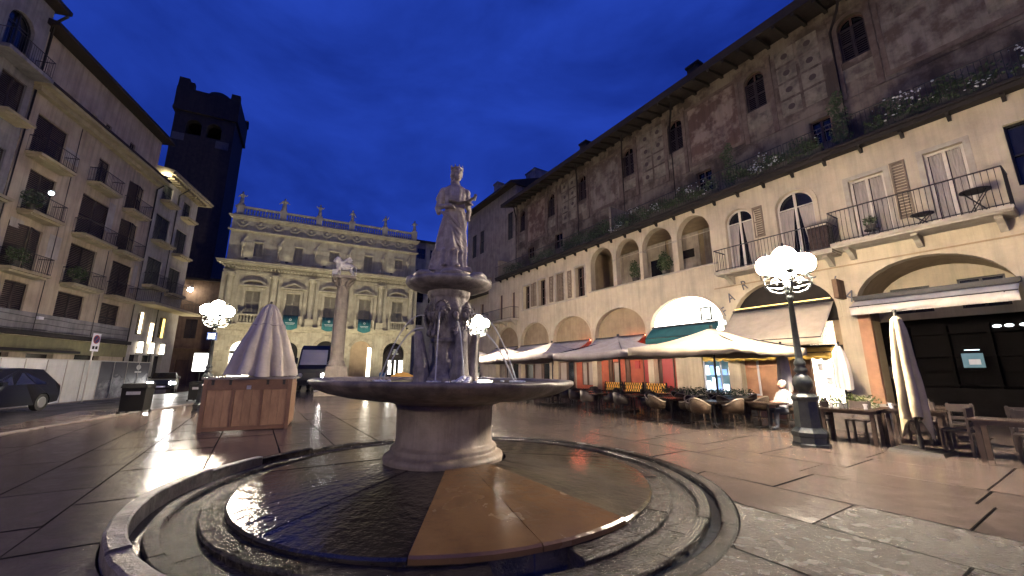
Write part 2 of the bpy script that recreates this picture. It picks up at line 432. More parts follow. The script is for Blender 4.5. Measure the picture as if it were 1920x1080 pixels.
    def mesh(s, name, mats):
        me = bpy.data.meshes.new(name)
        me.from_pydata(s.v, [], s.f)
        for m in (mats if isinstance(mats, (list, tuple)) else [mats]): me.materials.append(M[m] if isinstance(m, str) else m)
        me.polygons.foreach_set('material_index', s.mi)
        me.polygons.foreach_set('use_smooth', s.sm)
        me.update()
        return me
    def build(s, name, mats, parent=None, loc=None, rz=None, **kw):
        return link(name, s.mesh(name, mats), parent, loc, rz, **kw)

def link(name, me, parent=None, loc=None, rz=None, **kw):
    o = bpy.data.objects.new(name, me)
    COL.objects.link(o)
    if parent is not None: o.parent = parent
    if loc is not None: o.location = loc
    if rz is not None: o.rotation_euler = (0, 0, rz)
    for k, v in kw.items(): o[k] = v
    return o
def thing(name, label, cat, loc=(0, 0, 0), rz=0.0, group=None):
    o = bpy.data.objects.new(name, None)
    o.empty_display_size = 0.2
    COL.objects.link(o)
    o.location = loc; o.rotation_euler = (0, 0, rz)
    o['label'] = label; o['category'] = cat
    if group: o['group'] = group
    return o
def tag(o, label, cat, group=None, kind=None):
    o['label'] = label; o['category'] = cat
    if group: o['group'] = group
    if kind: o['kind'] = kind
    return o
def dup(root, loc, rz, label=None, group=None):
    r = root.copy(); COL.objects.link(r); r.location = loc; r.rotation_euler = (0, 0, rz)
    if label: r['label'] = label
    if group: r['group'] = group
    for ch in list(root.children):
        c = ch.copy(); COL.objects.link(c); c.parent = r
        for g in ch.children:
            d = g.copy(); COL.objects.link(d); d.parent = c
    return r
class Frame:                      # a facade: s runs to the viewer's left, t out of the wall, z up
    def __init__(f, az, k, sgn):
        a = R(az); f.d = Vector((math.sin(a) * sgn, math.cos(a) * sgn, 0)); f.n = Vector((-f.d.y, f.d.x, 0))
        f.base = f.n * (-k); f.rz = math.atan2(f.d.y, f.d.x)
    def w(f, s, t, z=0.0): return f.base + f.d * s + f.n * t + Vector((0, 0, z))
RB = Frame(-32.5, 18.5, 1)
PB = Frame(62.5, 54.02, -1)
LB = Frame(-16.5, 20.0, -1)
def arch(sc, hw, z0, zs, rise, n=14):
    p = [(sc - hw, z0)]
    for i in range(n + 1):
        a = PI - PI * i / n
        p.append((sc + hw * math.cos(a), zs + rise * math.sin(a)))
    p.append((sc + hw, z0))
    return p
def arch_ring(sc, hw, w, z0, zs, rise, n=18):
    return arch(sc, hw + w, z0, zs, rise + w, n) + arch(sc, hw, z0, zs, rise, n)[::-1]
def rect(s0, s1, z0, z1): return [(s0, z0), (s0, z1), (s1, z1), (s1, z0)]
def remesh(o, vox, smooth=True):
    md = o.modifiers.new('r', 'REMESH'); md.mode = 'VOXEL'; md.voxel_size = vox; md.use_smooth_shade = smooth
    bpy.context.view_layer.update()
    dg = bpy.context.evaluated_depsgraph_get()
    me = bpy.data.meshes.new_from_object(o.evaluated_get(dg))
    old = o.data; mats = list(old.materials)
    o.modifiers.clear(); o.data = me
    me.materials.clear()
    for m in mats: me.materials.append(m)
    return o

# ================================================================== GROUND
PC = Vector((-1.07, 6.60, 0))                     # centre of the fountain
QC = Vector((-0.90, 6.58, 0))                     # centre of the stepped pool round it
R_OUT = 3.84
g = MB()
radii = [R_OUT, 4.6, 6, 9, 14, 22, 35, 60, 120, 300, 900]
NS = 96
gv = []
for r in radii:
    for i in range(NS):
        a = 2 * PI * i / NS
        gv.append((QC.x + r * math.cos(a), QC.y + r * math.sin(a), -0.012))
g.add(gv, [(k * NS + i, k * NS + (i + 1) % NS, (k + 1) * NS + (i + 1) % NS, (k + 1) * NS + i) for k in range(len(radii) - 1) for i in range(NS)])
ground = g.build('ground', 'paving_far', kind='structure')

# big stone slabs laid in courses along the arcaded house, clipped round the fountain
paving = bpy.data.objects.new('pavement', None); COL.objects.link(paving); paving['kind'] = 'structure'
def clip_round(pts, c, r):
    q = []; n = len(pts)
    for i in range(n):
        a, b = pts[i], pts[(i + 1) % n]
        for k in range(8): q.append(a.lerp(b, k / 8))
    ins = [(p - c).length < r for p in q]
    if all(ins): return None
    if not any(ins): return pts
    o = []
    for p, f in zip(q, ins):
        if f:
            d = (p - c); d.z = 0
            p = c + d.normalized() * r
        if not o or (p - o[-1]).length > 0.01: o.append(p)
    return o if len(o) > 2 else None
slabs = []
t = 3.2
while t < 24.5:
    wdt = rnd.choice((0.95, 1.15, 1.3, 1.05))
    s = -2.5 + rnd.uniform(-0.9, 0)
    while s < 23:
        ln = rnd.uniform(1.1, 2.3)
        c = RB.w(s + ln / 2, t + wdt / 2)
        if c.y > 1.4 and abs(c.x) < c.y * 1.45 + 1.2 and c.y < 17.5:
            slabs.append((c.length, s, s + ln, t, t + wdt))
        s += ln
    t += wdt
slabs.sort()
bed = MB()
cnt = 0
C0 = QC.copy()
for dist, s0, s1, t0, t1 in slabs:
    if cnt >= 290: break
    gp = 0.0045
    jt = lambda: rnd.uniform(-0.003, 0.0035)
    q = [RB.w(s0 + gp + jt(), t0 + gp + jt()), RB.w(s1 - gp - jt(), t0 + gp + jt()), RB.w(s1 - gp - jt(), t1 - gp - jt()), RB.w(s0 + gp + jt(), t1 - gp - jt())]
    q = clip_round(q, C0, R_OUT + 0.012)
    if not q: continue
    bq = clip_round([RB.w(s0, t0), RB.w(s1, t0), RB.w(s1, t1), RB.w(s0, t1)], C0, R_OUT + 0.003)
    bed.poly([(p.x, p.y, -0.006) for p in bq])
    cen = sum(q, Vector()) / len(q)
    dz = rnd.uniform(-0.0015, 0.002); tilt = (rnd.uniform(-0.003, 0.003), rnd.uniform(-0.003, 0.003))
    hz = lambda p: 0.006 + dz + (p.x - cen.x) * tilt[0] + (p.y - cen.y) * tilt[1]
    b = MB()
    n = len(q)
    inner = [p + (cen - p) * (0.012 / max(0.3, (cen - p).length)) for p in q]
    v = [(p.x - cen.x, p.y - cen.y, hz(p)) for p in inner] + [(p.x - cen.x, p.y - cen.y, hz(p) - 0.004) for p in q] + [(p.x - cen.x, p.y - cen.y, -0.05) for p in q]
    fs = [tuple(range(n))]
    sd = [(i, n + i, n + (i + 1) % n, (i + 1) % n) for i in range(n)] + [(n + i, 2 * n + i, 2 * n + (i + 1) % n, n + (i + 1) % n) for i in range(n)]
    # winding: make the top look up
    ar = sum(v[i][0] * v[(i + 1) % n][1] - v[(i + 1) % n][0] * v[i][1] for i in range(n))
    if ar < 0: fs = [tuple(reversed(f)) for f in fs]; sd = [tuple(reversed(f)) for f in sd]
    b.add(v, fs); b.add(v, sd, 1)
    rough_ = (1.7 < cen.x < 4.6 and cen.y < 5.3) or (cen.x > 4.6 and rnd.random() < 0.12)
    b.build('paving_slab', ['paving_rough' if rough_ else 'paving', 'joint_dirt'], paving, loc=(cen.x, cen.y, 0))
    cnt += 1

bed.build('joint_bed', 'joint_dirt', paving, kind='stuff')
# the road on the far left, a finger below the paving
rd = MB()
rv = [LB.w(40, 10.3, -0.006), LB.w(40, 4.05, -0.006), LB.w(-75, 4.05, -0.006), LB.w(-75, 10.3, -0.006)]
rd.add(rv, [(0, 1, 2, 3)])
rd.build('road', 'asphalt', kind='structure')
kb = MB()
for i in range(40):
    a = LB.w(8 - i * 1.6, 10.36); c = LB.w(8 - i * 1.6 - 1.585, 10.36)
kerb = bpy.data.objects.new('kerb', None); COL.objects.link(kerb); kerb['kind'] = 'structure'
kme = MB().box(-0.79, 0.79, -0.13, 0.13, -0.05, 0.035, tx=0.01, ty=0.015).mesh('kerb_stone', 'curb_stone')
for i in range(34):
    p = LB.w(-8 - i * 1.6, 10.43)
    link('kerb_stone', kme, kerb, loc=p, rz=LB.rz)

# ================================================================== FOUNTAIN
FT = thing('fountain', 'old marble fountain, broad round basin on a thick drum amid a wet stepped pool', 'fountain', PC)
def ring_block(prof, a0, a1, n, name, m, gap=0.004, parent=FT):
    rm = sum(p[0] for p in prof) / len(prof)
    b = MB(); da = gap / rm
    aa = [a0 + da + (a1 - a0 - 2 * da) * i / n for i in range(n + 1)]
    k = len(prof)
    v = []
    for a in aa:
        for (r, z) in prof:                  # worn, slightly uneven edges
            w = (r * math.cos(a) * 4.0, r * math.sin(a) * 4.0, z * 6.0)
            e = 0.007 if z > -0.2 else 0.0
            rr = r + e * mnoise.noise(w) + e * 0.6 * mnoise.noise((w[0] * 4, w[1] * 4, z * 9))
            v.append((rr * math.cos(a), rr * math.sin(a), z + e * 0.5 * mnoise.noise((w[0] * 2 + 9, w[1] * 2, w[2]))))
    fs = []
    for i in range(n):
        for j in range(k):
            fs.append((i * k + j, i * k + (j + 1) % k, (i + 1) * k + (j + 1) % k, (i + 1) * k + j))
    fs.append(tuple(range(k - 1, -1, -1))); fs.append(tuple(n * k + j for j in range(k)))
    fs = [tuple(reversed(f)) for f in fs]
    b.add(v, fs)
    o = b.build(name, m, parent)
    o.location = QC - PC
    return o
# sloping floor: radial slabs; the joints seen from the camera set the angles
fa = [-89.5, -66, -43.5, -10, 22, 52, 84, 116, 148, 180, 212, 238]
for i, a in enumerate(fa):
    b_ = fa[(i + 1) % len(fa)] + (360 if i == len(fa) - 1 else 0)
    mid = ((a + b_) / 2) % 360
    if a in (-89.5, -66): m = 'wet_brown'
    elif 130 < mid < 265: m = 'wet_dark'
    elif a == -43.5: m = 'wet_olive'
    else: m = 'wet_olive'
    dz = rnd.uniform(-0.004, 0.004) + (0.012 if m == 'wet_brown' else 0)
    prof = [(0.80, 0.30 + dz), (0.80, 0.02), (2.90, 0.02), (2.90, 0.052 + dz), (2.875, 0.072 + dz)]
    ring_block(prof, R(a), R(b_), 16, 'floor_slab', m)
for i in range(16): ring_block([(2.6, 0.018), (2.6, -0.25), (2.875, -0.25), (2.875, 0.018)], 2 * PI * i / 16, 2 * PI * (i + 1) / 16, 7, 'riser_block', 'wet_step')
# first step, inner tread, raised rim and the outer kerb ring, block by block; a drain slot is left open at the front
def ring(prof, n, name, m, off=0.0, skip=(), tall=None):
    for i in range(n):
        a0 = 2 * PI * i / n + off; a1 = 2 * PI * (i + 1) / n + off
        if i in skip: continue
        dz = rnd.uniform(-0.006, 0.006); dr = rnd.uniform(-0.008, 0.008)
        pr = [(r + dr, z + dz if z > -0.15 else z) for r, z in prof]
        if tall:
            h = tall((a0 + a1) / 2)
            pr = [(r, z + h if z > 0.0 else z) for r, z in pr]
        mid = math.degrees((a0 + a1) / 2) % 360
        ring_block(pr, a0, a1, 14, name, ('curb_stone' if 165 < mid < 262 else 'wet_shaded_curb') if m == 'curb_stone' else m, gap=0.005)
ring([(2.885, 0.012), (2.885, -0.25), (3.14, -0.25), (3.14, -0.010), (3.12, 0.014)], 24, 'step_block', 'wet_step', off=R(-61), skip=(23,))
ring([(3.13, -0.05), (3.13, -0.25), (3.43, -0.25), (3.43, -0.05)], 16, 'tread_block', 'wet_step', off=R(-60))
ring([(3.42, -0.02), (3.42, -0.25), (3.56, -0.25), (3.56, -0.015), (3.548, 0.006), (3.44, 0.004)], 18, 'rim_block', 'wet_step', off=R(-50))
tall = lambda a: -0.035 + 0.13 * max(0.0, math.cos(a - R(212))) ** 1.5
ring([(3.68, 0.045), (3.68, -0.3), (3.84, -0.3), (3.845, 0.035), (3.82, 0.055), (3.70, 0.057)], 22, 'curb_block', 'curb_stone', off=R(-97), tall=tall)
b = MB()
NSG = 96
b.add([(r * math.cos(2 * PI * i / NSG), r * math.sin(2 * PI * i / NSG), -0.045) for r in (3.5, 3.72) for i in range(NSG)],
      [(i, NSG + i, NSG + (i + 1) % NSG, (i + 1) % NSG) for i in range(NSG)])
b.build('channel_water', 'water', FT, loc=QC - PC)
# drum
b = MB()
prof = [(1.02, 0.10), (1.03, 0.28), (1.045, 0.315), (1.03, 0.355), (0.98, 0.385), (0.93, 0.40), (0.915, 0.425), (0.93, 0.455), (0.905, 0.485), (0.86, 0.505), (0.845, 0.53), (0.84, 0.70), (0.845, 0.90),
        (0.85, 1.02), (0.855, 1.05), (0.875, 1.065), (0.88, 1.09), (0.875, 1.12), (0.90, 1.15), (0.96, 1.19)]
b.lathe(prof, 64, fn=lambda r, z, a: 0.885 * r * (1 + 0.006 * mnoise.noise((math.cos(a) * 3, math.sin(a) * 3, z * 5))))
b.build('drum', 'marble_stem', FT)
# broad lower basin, leaning slightly as it does in the photograph
b = MB()
prof = [(0.80, 1.10), (0.95, 1.15), (1.30, 1.185), (1.65, 1.225), (1.90, 1.285), (2.02, 1.335), (2.075, 1.37), (2.10, 1.395), (2.125, 1.41), (2.135, 1.44), (2.13, 1.465), (2.10, 1.478), (2.02, 1.475), (1.99, 1.455), (1.93, 1.39), (1.6, 1.34), (0.5, 1.32)]
def chip(r, z, a):
    if r < 1.5: return r
    r *= 0.95
    n1 = mnoise.noise((math.cos(a) * 9, math.sin(a) * 9, z * 14)); n2 = mnoise.noise((math.cos(a) * 28, math.sin(a) * 28, z * 30))
    return r * (1 + 0.007 * n1 + 0.004 * n2)
b.lathe(prof, 160, fn=chip, cap=False)
bas = b.build('basin', 'marble_basin', FT)
bas.rotation_euler = (0, R(0.65), 0)
b = MB()
NW = 90
wv = [(0, 0, 1.435)]; wf = []
rr = [0.35, 0.7, 1.1, 1.5, 1.75, 1.875]
for k, r in enumerate(rr):
    for i in range(NW):
        a = 2 * PI * i / NW
        wv.append((r * math.cos(a), r * math.sin(a), 1.435 + (0.006 * math.sin(a * 9 + r * 21) + 0.004 * math.sin(a * 17 - r * 33) if k < 5 else 0)))
wf += [(0, 1 + i, 1 + (i + 1) % NW) for i in range(NW)]
for k in range(len(rr) - 1):
    o = 1 + k * NW
    wf += [(o + i, o + NW + i, o + NW + (i + 1) % NW, o + (i + 1) % NW) for i in range(NW)]
b.add(wv, wf, 0, True)
b.build('basin_water', 'water', FT)
# carved shaft: foot with leaves, fluted vase, figured block, masks
b = MB()
def carve(r, z, a):
    k = 0.0
    if z < 1.74: k = 0.030 * abs(math.sin(a * 4)) * (1.74 - z) / 0.3
    elif z < 2.08: k = 0.022 * math.cos(a * 8) * math.sin((z - 1.74) / 0.34 * PI)
    elif z < 2.20: k = 0.008 * math.cos(a * 20)
    elif z < 2.66: k = 0.038 * mnoise.noise((math.cos(a) * 3.4, math.sin(a) * 3.4, z * 5.5)) + 0.018 * mnoise.noise((math.cos(a) * 9, math.sin(a) * 9, z * 13))
    elif z < 2.80: k = 0.010 * math.cos(a * 12)
    return r + k + 0.004 * mnoise.noise((math.cos(a) * 14, math.sin(a) * 14, z * 18))
prof = [(0.40, 1.40), (0.41, 1.50), (0.37, 1.53), (0.33, 1.58), (0.28, 1.68), (0.235, 1.80), (0.225, 1.92), (0.25, 2.04), (0.275, 2.07), (0.275, 2.10), (0.24, 2.12), (0.25, 2.20), (0.27, 2.26), (0.285, 2.34), (0.29, 2.42), (0.30, 2.50),
        (0.325, 2.58), (0.335, 2.66), (0.32, 2.72), (0.315, 2.78), (0.345, 2.82), (0.36, 2.87), (0.36, 2.91)]
p2 = []
for i in range(len(prof) - 1):
    for k in range(3):
        p2.append(tuple(prof[i][j] + (prof[i + 1][j] - prof[i][j]) * k / 3 for j in (0, 1)))
p2.append(prof[-1])
b.lathe(p2, 72, fn=carve)
b.build('carved_shaft', 'marble_grey', FT)
# four crowned masks that spout water
def mask_mesh():
    b = MB()
    b.sph((0, 0, 0), (0.10, 0.085, 0.145), 14, 10)
    b.sph((0, -0.085, 0.0), (0.022, 0.035, 0.045), 8, 6)
    b.sph((-0.042, -0.066, 0.045), (0.034, 0.026, 0.016), 8, 6); b.sph((0.042, -0.066, 0.045), (0.034, 0.026, 0.016), 8, 6)
    b.sph((-0.05, -0.058, -0.01), (0.036, 0.03, 0.03), 8, 6); b.sph((0.05, -0.058, -0.01), (0.036, 0.03, 0.03), 8, 6)
    b.tube([(0.032 * math.cos(a), -0.082, -0.062 + 0.026 * math.sin(a)) for a in [2 * PI * i / 10 for i in range(10)]], 0.013, 6, closed=True)
    for i in range(9):                       # beard and hair locks
        a = PI + PI * (i / 8)
        b.tube([(0.088 * math.cos(a), -0.045, -0.03 + 0.09 * math.sin(a)), (0.098 * math.cos(a), -0.06, -0.08 + 0.12 * math.sin(a)), (0.10 * math.cos(a), -0.03, -0.12 + 0.135 * math.sin(a))], 0.020, 6, r1=0.010)
    for i in range(9):
        a = PI * i / 8
        b.tube([(0.098 * math.cos(a), -0.03, 0.03 + 0.10 * math.sin(a)), (0.125 * math.cos(a), -0.01, 0.02 + 0.135 * math.sin(a)), (0.13 * math.cos(a), 0.03, -0.01 + 0.12 * math.sin(a))], 0.024, 6, r1=0.014)
    return b.mesh('mask', 'marble_grey')
mm = mask_mesh()
for a in (-100, -12, 80, 168):
    d = Vector((math.cos(R(a)), math.sin(R(a)), 0))
    link('mask', mm, FT, loc=d * 0.325 + Vector((0, 0, 2.57)), rz=R(a + 90))
# four robed half-figures holding up the block
def herm_mesh():
    b = MB()
    rings = []
    for z, rx, ry, cy in ((0.0, 0.17, 0.12, 0.0), (0.18, 0.15, 0.11, 0.0), (0.40, 0.125, 0.10, 0.02), (0.60, 0.10, 0.085, 0.05), (0.74, 0.09, 0.075, 0.07), (0.80, 0.10, 0.07, 0.08), (0.86, 0.05, 0.05, 0.08)):
        rings.append((z, rx, ry, cy))
    n = 22; v = []
    for z, rx, ry, cy in rings:
        for i in range(n):
            a = 2 * PI * i / n
            k = 1 + 0.14 * math.sin(a * 9 + z * 2.5) * (1 - z / 0.95)
            v.append((rx * k * math.cos(a), cy + ry * k * math.sin(a), z))
    b.add(v, [(j * n + i, j * n + (i + 1) % n, (j + 1) * n + (i + 1) % n, (j + 1) * n + i) for j in range(len(rings) - 1) for i in range(n)], 0, True)
    b.poly([v[(len(rings) - 1) * n + i] for i in range(n)])
    return b.mesh('draped_figure', 'marble_grey')
hm = herm_mesh()
for a in (-55, 35, 125, 215):
    d = Vector((math.cos(R(a)), math.sin(R(a)), 0))
    link('draped_figure', hm, FT, loc=d * 0.43 + Vector((0, 0, 1.36)), rz=R(a - 90))
# carved scrolls beside the masks
sb = MB()
sb.tube([(0.0, 0.0, 0.13), (0.035, 0, 0.10), (0.05, 0, 0.02), (0.03, 0, -0.06), (-0.01, 0, -0.10), (-0.05, 0, -0.09), (-0.055, 0, -0.05), (-0.03, 0, -0.03)], 0.034, 8, r1=0.02)
sb.sph((0.0, -0.01, 0.16), (0.05, 0.05, 0.06), 10, 8)
sb.sph((0.02, -0.02, -0.14), (0.045, 0.04, 0.05), 10, 8)
sm_ = sb.mesh('carved_scroll', 'marble_grey')
for a in (-145, -60, -30, 35, 60, 125, 150, -125):
    d = Vector((math.cos(R(a)), math.sin(R(a)), 0))
    link('carved_scroll', sm_, FT, loc=d * 0.325 + Vector((0, 0, 2.33)), rz=R(a + 90))
# lobed upper bowl
b = MB()
prof = [(0.34, 2.90), (0.45, 2.915), (0.60, 2.945), (0.70, 2.985), (0.735, 3.02), (0.745, 3.05), (0.725, 3.085), (0.66, 3.10), (0.60, 3.095), (0.55, 3.10)]
b.lathe(prof, 96, fn=lambda r, z, a: r * (1 + (0.05 * abs(math.sin(a * 4 + 0.5)) ** 0.6 - 0.03) * min(1, max(0, (r - 0.4) / 0.25)) + 0.006 * mnoise.noise((math.cos(a) * 8, math.sin(a) * 8, z * 9))) * 0.96)
b.build('upper_bowl', 'marble_grey', FT)
lobe = MB()
lobe.tube([(-0.15, 0.04, 0.0), (-0.12, -0.015, 0.03), (0.0, -0.045, 0.045), (0.12, -0.015, 0.03), (0.15, 0.04, 0.0)], 0.055, 8)
lm = lobe.mesh('bowl_lobe', 'marble_grey')
for i in range(8):
    a = R(i * 45 - 78)
    link('bowl_lobe', lm, FT, loc=(0.63 * math.cos(a), 0.63 * math.sin(a), 3.075), rz=a + PI / 2)
b = MB()
b.lathe([(0.50, 3.08), (0.50, 3.13), (0.46, 3.15), (0.40, 3.16), (0.385, 3.18), (0.385, 3.23)], 40, fn=lambda r, z, a: r * (1 + 0.01 * mnoise.noise((math.cos(a) * 6, math.sin(a) * 6, z * 9))))
b.build('statue_base', 'marble_grey', FT)
# water jets and the splash
def jet(p0, v0, n=16, r=0.012):
    pts = []
    t_end = (v0.z + math.sqrt(v0.z ** 2 + 2 * 9.8 * (p0.z - 1.44))) / 9.8
    for i in range(n + 1):
        t = t_end * i / n
        pts.append((p0.x + v0.x * t, p0.y + v0.y * t, p0.z + v0.z * t - 4.9 * t * t))
    b = MB(); b.tube(pts, r, 6, r1=r * 1.1)
    b.build('water_jet', 'jet_water', FT)
    return pts[-1]
ends = []
for az, z, sp, up in ((-12, 2.52, 1.45, 0.55), (-22, 2.28, 1.75, 0.35), (-100, 2.52, 0.2, 0.1), (-62, 2.36, 0.85, 0.25), (168, 2.52, 1.5, 0.6), (186, 2.3, 1.35, 0.3), (80, 2.5, 1.4, 0.5)):
    d = Vector((math.cos(R(az)), math.sin(R(az)), 0))
    ends.append(jet(d * 0.40 + Vector((0, 0, z)), d * sp + Vector((0, 0, up))))
rs = random.Random(3)
b = MB()
for k, e in enumerate(ends):
    m_ = 46 if k == 3 else 14
    for i in range(m_):
        a = rs.uniform(0, 2 * PI); r = abs(rs.gauss(0, 0.13 if k == 3 else 0.07)); h = max(0.008, (0.12 - r * 0.55) * rs.random()) if k == 3 else 0.012
        b.sph((e[0] + r * math.cos(a), e[1] + r * math.sin(a), 1.44 + h * 0.6), (0.02 + rs.random() * 0.03, 0.02 + rs.random() * 0.03, 0.008 + h * 0.4), 6, 4)
b.build('splash', 'foam', FT, kind='stuff')

# ------------------------------------------------------------------ the robed statue on top
def robed(b, H=1.93, folds=15):
    """a standing robed woman, feet at z = 0, facing -y"""
    rg = [(0.00, -0.05, 0.0, 0.31, 0.24), (0.05, -0.05, 0.0, 0.31, 0.24), (0.18, -0.045, 0.0, 0.285, 0.225), (0.40, -0.02, 0.0, 0.255, 0.21), (0.62, 0.005, 0.0, 0.235, 0.195), (0.80, 0.02, 0.0, 0.222, 0.182), (0.93, 0.03, 0.0, 0.210, 0.172),
          (1.04, 0.03, 0.0, 0.182, 0.152), (1.12, 0.03, 0.0, 0.170, 0.142), (1.22, 0.03, -0.005, 0.180, 0.150), (1.32, 0.03, -0.01, 0.192, 0.150), (1.42, 0.03, 0.0, 0.212, 0.135), (1.50, 0.03, 0.0, 0.205, 0.115), (1.555, 0.032, 0.0, 0.13, 0.09), (1.585, 0.035, 0.0, 0.07, 0.07)]
    n = 72; v = []; rows = []
    for i in range(len(rg) - 1):
        for k in range(4):
            t = k / 4; rows.append(tuple(rg[i][j] * (1 - t) + rg[i + 1][j] * t for j in range(5)))
    rows.append(rg[-1])
    for z, cx, cyy, rx, ry in rows:
        for i in range(n):
            a = 2 * PI * i / n
            low = max(0.0, 1 - z / 0.45)
            if z < 0.30: k = 0.11 * math.sin(a * folds)                      # upright pleats of the under-robe
            elif z < 1.05: k = 0.12 * max(-0.4, math.sin(a * 5 + z * 7.0)) + 0.05 * math.sin(a * 11 + z * 11)   # the cloak drawn across the legs
            elif z < 1.16: k = 0.05 * math.sin(a * 3 + z * 30)
            else: k = 0.06 * math.sin(a * 9) * max(0, 1 - (z - 1.16) / 0.45)
            if 0.26 < z < 0.34: k += 0.07
            if 1.02 < z < 1.10: k += 0.05
            v.append((cx + rx * (1 + k) * math.cos(a), cyy + ry * (1 + k) * math.sin(a), z))
    m = len(rows)
    b.add(v, [(j * n + i, j * n + (i + 1) % n, (j + 1) * n + (i + 1) % n, (j + 1) * n + i) for j in range(m - 1) for i in range(n)], 0, True)
    b.poly([v[i] for i in range(n - 1, -1, -1)]); b.poly([v[(m - 1) * n + i] for i in range(n)])
    # neck, head
    b.cyl((0.035, 0, 1.54), (0.045, -0.012, 1.70), 0.062, 0.056, 14)
    hx, hy, hz = 0.05, -0.02, 1.785
    b.sph((hx, hy + 0.01, hz + 0.01), (0.088, 0.108, 0.125), 18, 12)
    b.sph((hx + 0.01, hy - 0.035, hz - 0.045), (0.066, 0.072, 0.09), 14, 10)
    f = Vector((0.36, -0.93, 0)); sd = Vector((0.93, 0.36, 0)); hc = Vector((hx, hy, hz))
    def at(fx, sx, z): return hc + f * fx + sd * sx + Vector((0, 0, z))
    b.tube([at(0.098, 0, 0.02), at(0.122, 0, -0.025), at(0.105, 0, -0.038)], 0.016, 6)
    b.sph(at(0.088, 0, -0.068), (0.03, 0.02, 0.010), 8, 6); b.sph(at(0.086, 0, -0.082), (0.026, 0.02, 0.010), 8, 6)
    b.sph(at(0.075, 0, -0.112), (0.03, 0.03, 0.025), 8, 6)
    for q in (-1, 1):
        b.tube([at(0.092, 0.012 * q, 0.022), at(0.092, 0.04 * q, 0.03), at(0.07, 0.065 * q, 0.02)], 0.012, 6)
        b.sph(at(0.08, 0.036 * q, 0.002), 0.016, 8, 6)
        b.sph(at(0.0, 0.088 * q, -0.01), (0.02, 0.025, 0.035), 8, 6)
        b.tube([at(0.06, 0.055 * q, 0.085), at(0.0, 0.092 * q, 0.03), at(-0.05, 0.085 * q, -0.04), at(-0.065, 0.07 * q, -0.13), at(-0.03, 0.085 * q, -0.22)], 0.03, 7, r1=0.018)   # hair falling to the neck
    b.sph(at(-0.05, 0, 0.02), (0.095, 0.095, 0.11), 14, 10)
    b.sph(at(-0.10, 0, -0.05), (0.06, 0.06, 0.06), 10, 8)
    # feet showing under the hem
    for x in (-0.12, 0.10): b.sph((x, -0.25, 0.025), (0.05, 0.10, 0.035), 10, 6)
def arm(b, sh, el, wr, r=(0.072, 0.055, 0.036)):
    b.sph(sh, r[0] * 1.12, 12, 8)
    b.tube([sh, tuple((sh[i] + el[i]) / 2 for i in range(3)), el], r[0], 10, r1=r[1]); b.sph(el, r[1], 10, 8)
    b.tube([el, tuple((el[i] * 0.5 + wr[i] * 0.5) for i in range(3)), wr], r[1], 10, r1=r[2])
def hand(b, wr, d, up, s=1.0, curl=0.5):
    d = Vector(d).normalized(); up = Vector(up).normalized(); sd = d.cross(up)
    w = Vector(wr)
    b.tube([w, w + d * 0.05 * s, w + d * 0.09 * s], 0.034 * s, 8, r1=0.036 * s)
    for i, (ln, off) in enumerate(((0.065, -0.030), (0.078, -0.010), (0.074, 0.010), (0.058, 0.030))):
        k = w + d * 0.088 * s + sd * off * s
        m1 = k + (d * (1 - curl * 0.5) - up * curl * 0.6) * ln * 0.55 * s
        e = m1 + (d * (1 - curl) - up * curl) * ln * 0.5 * s
        b.tube([k - d * 0.02 * s, k, m1, e], 0.0115 * s, 6, r1=0.009 * s)
    k = w + d * 0.035 * s - sd * 0.030 * s
    b.tube([k, k + (d * 0.6 - sd * 0.7) * 0.04 * s, k + (d * 0.95 - sd * 0.5 - up * 0.3) * 0.07 * s], 0.013 * s, 6, r1=0.010 * s)
ST = thing('statue', 'weathered marble statue of a crowned woman in a pleated robe on top of the fountain', 'statue', PC + Vector((0.02, -0.02, 3.225)), R(10))
b = MB()
b.box(-0.36, 0.34, -0.29, 0.26, 0.0, 0.075, tx=0.02, ty=0.02)
b.build('plinth', 'marble_statue', ST)
b = MB()
robed(b)
arm(b, (-0.165, 0.0, 1.44), (-0.255, 0.03, 1.16), (-0.085, -0.19, 1.10))
hand(b, (-0.085, -0.19, 1.10), (0.8, -0.5, -0.1), (0.1, -0.2, 1), 1.05, 0.75)
arm(b, (0.225, 0.0, 1.44), (0.275, 0.02, 1.17), (0.235, -0.24, 1.12))
hand(b, (0.235, -0.24, 1.12), (0.55, -0.8, 0.0), (0.1, -0.2, 1), 1.05, 0.75)
# sleeve drapery
b.tube([(-0.17, 0.02, 1.46), (-0.25, 0.05, 1.30), (-0.27, 0.04, 1.14), (-0.24, 0.0, 1.02)], 0.075, 9, r1=0.04)
b.tube([(0.23, 0.02, 1.46), (0.27, 0.05, 1.30), (0.285, 0.03, 1.12), (0.27, 0.0, 0.92)], 0.07, 9, r1=0.035)
# neckline roll and belt
b.tube([(0.035 + 0.105 * math.cos(a), 0.0 + 0.095 * math.sin(a), 1.53 - 0.03 * max(0, -math.sin(a))) for a in [2 * PI * i / 18 for i in range(18)]], 0.018, 6, closed=True)
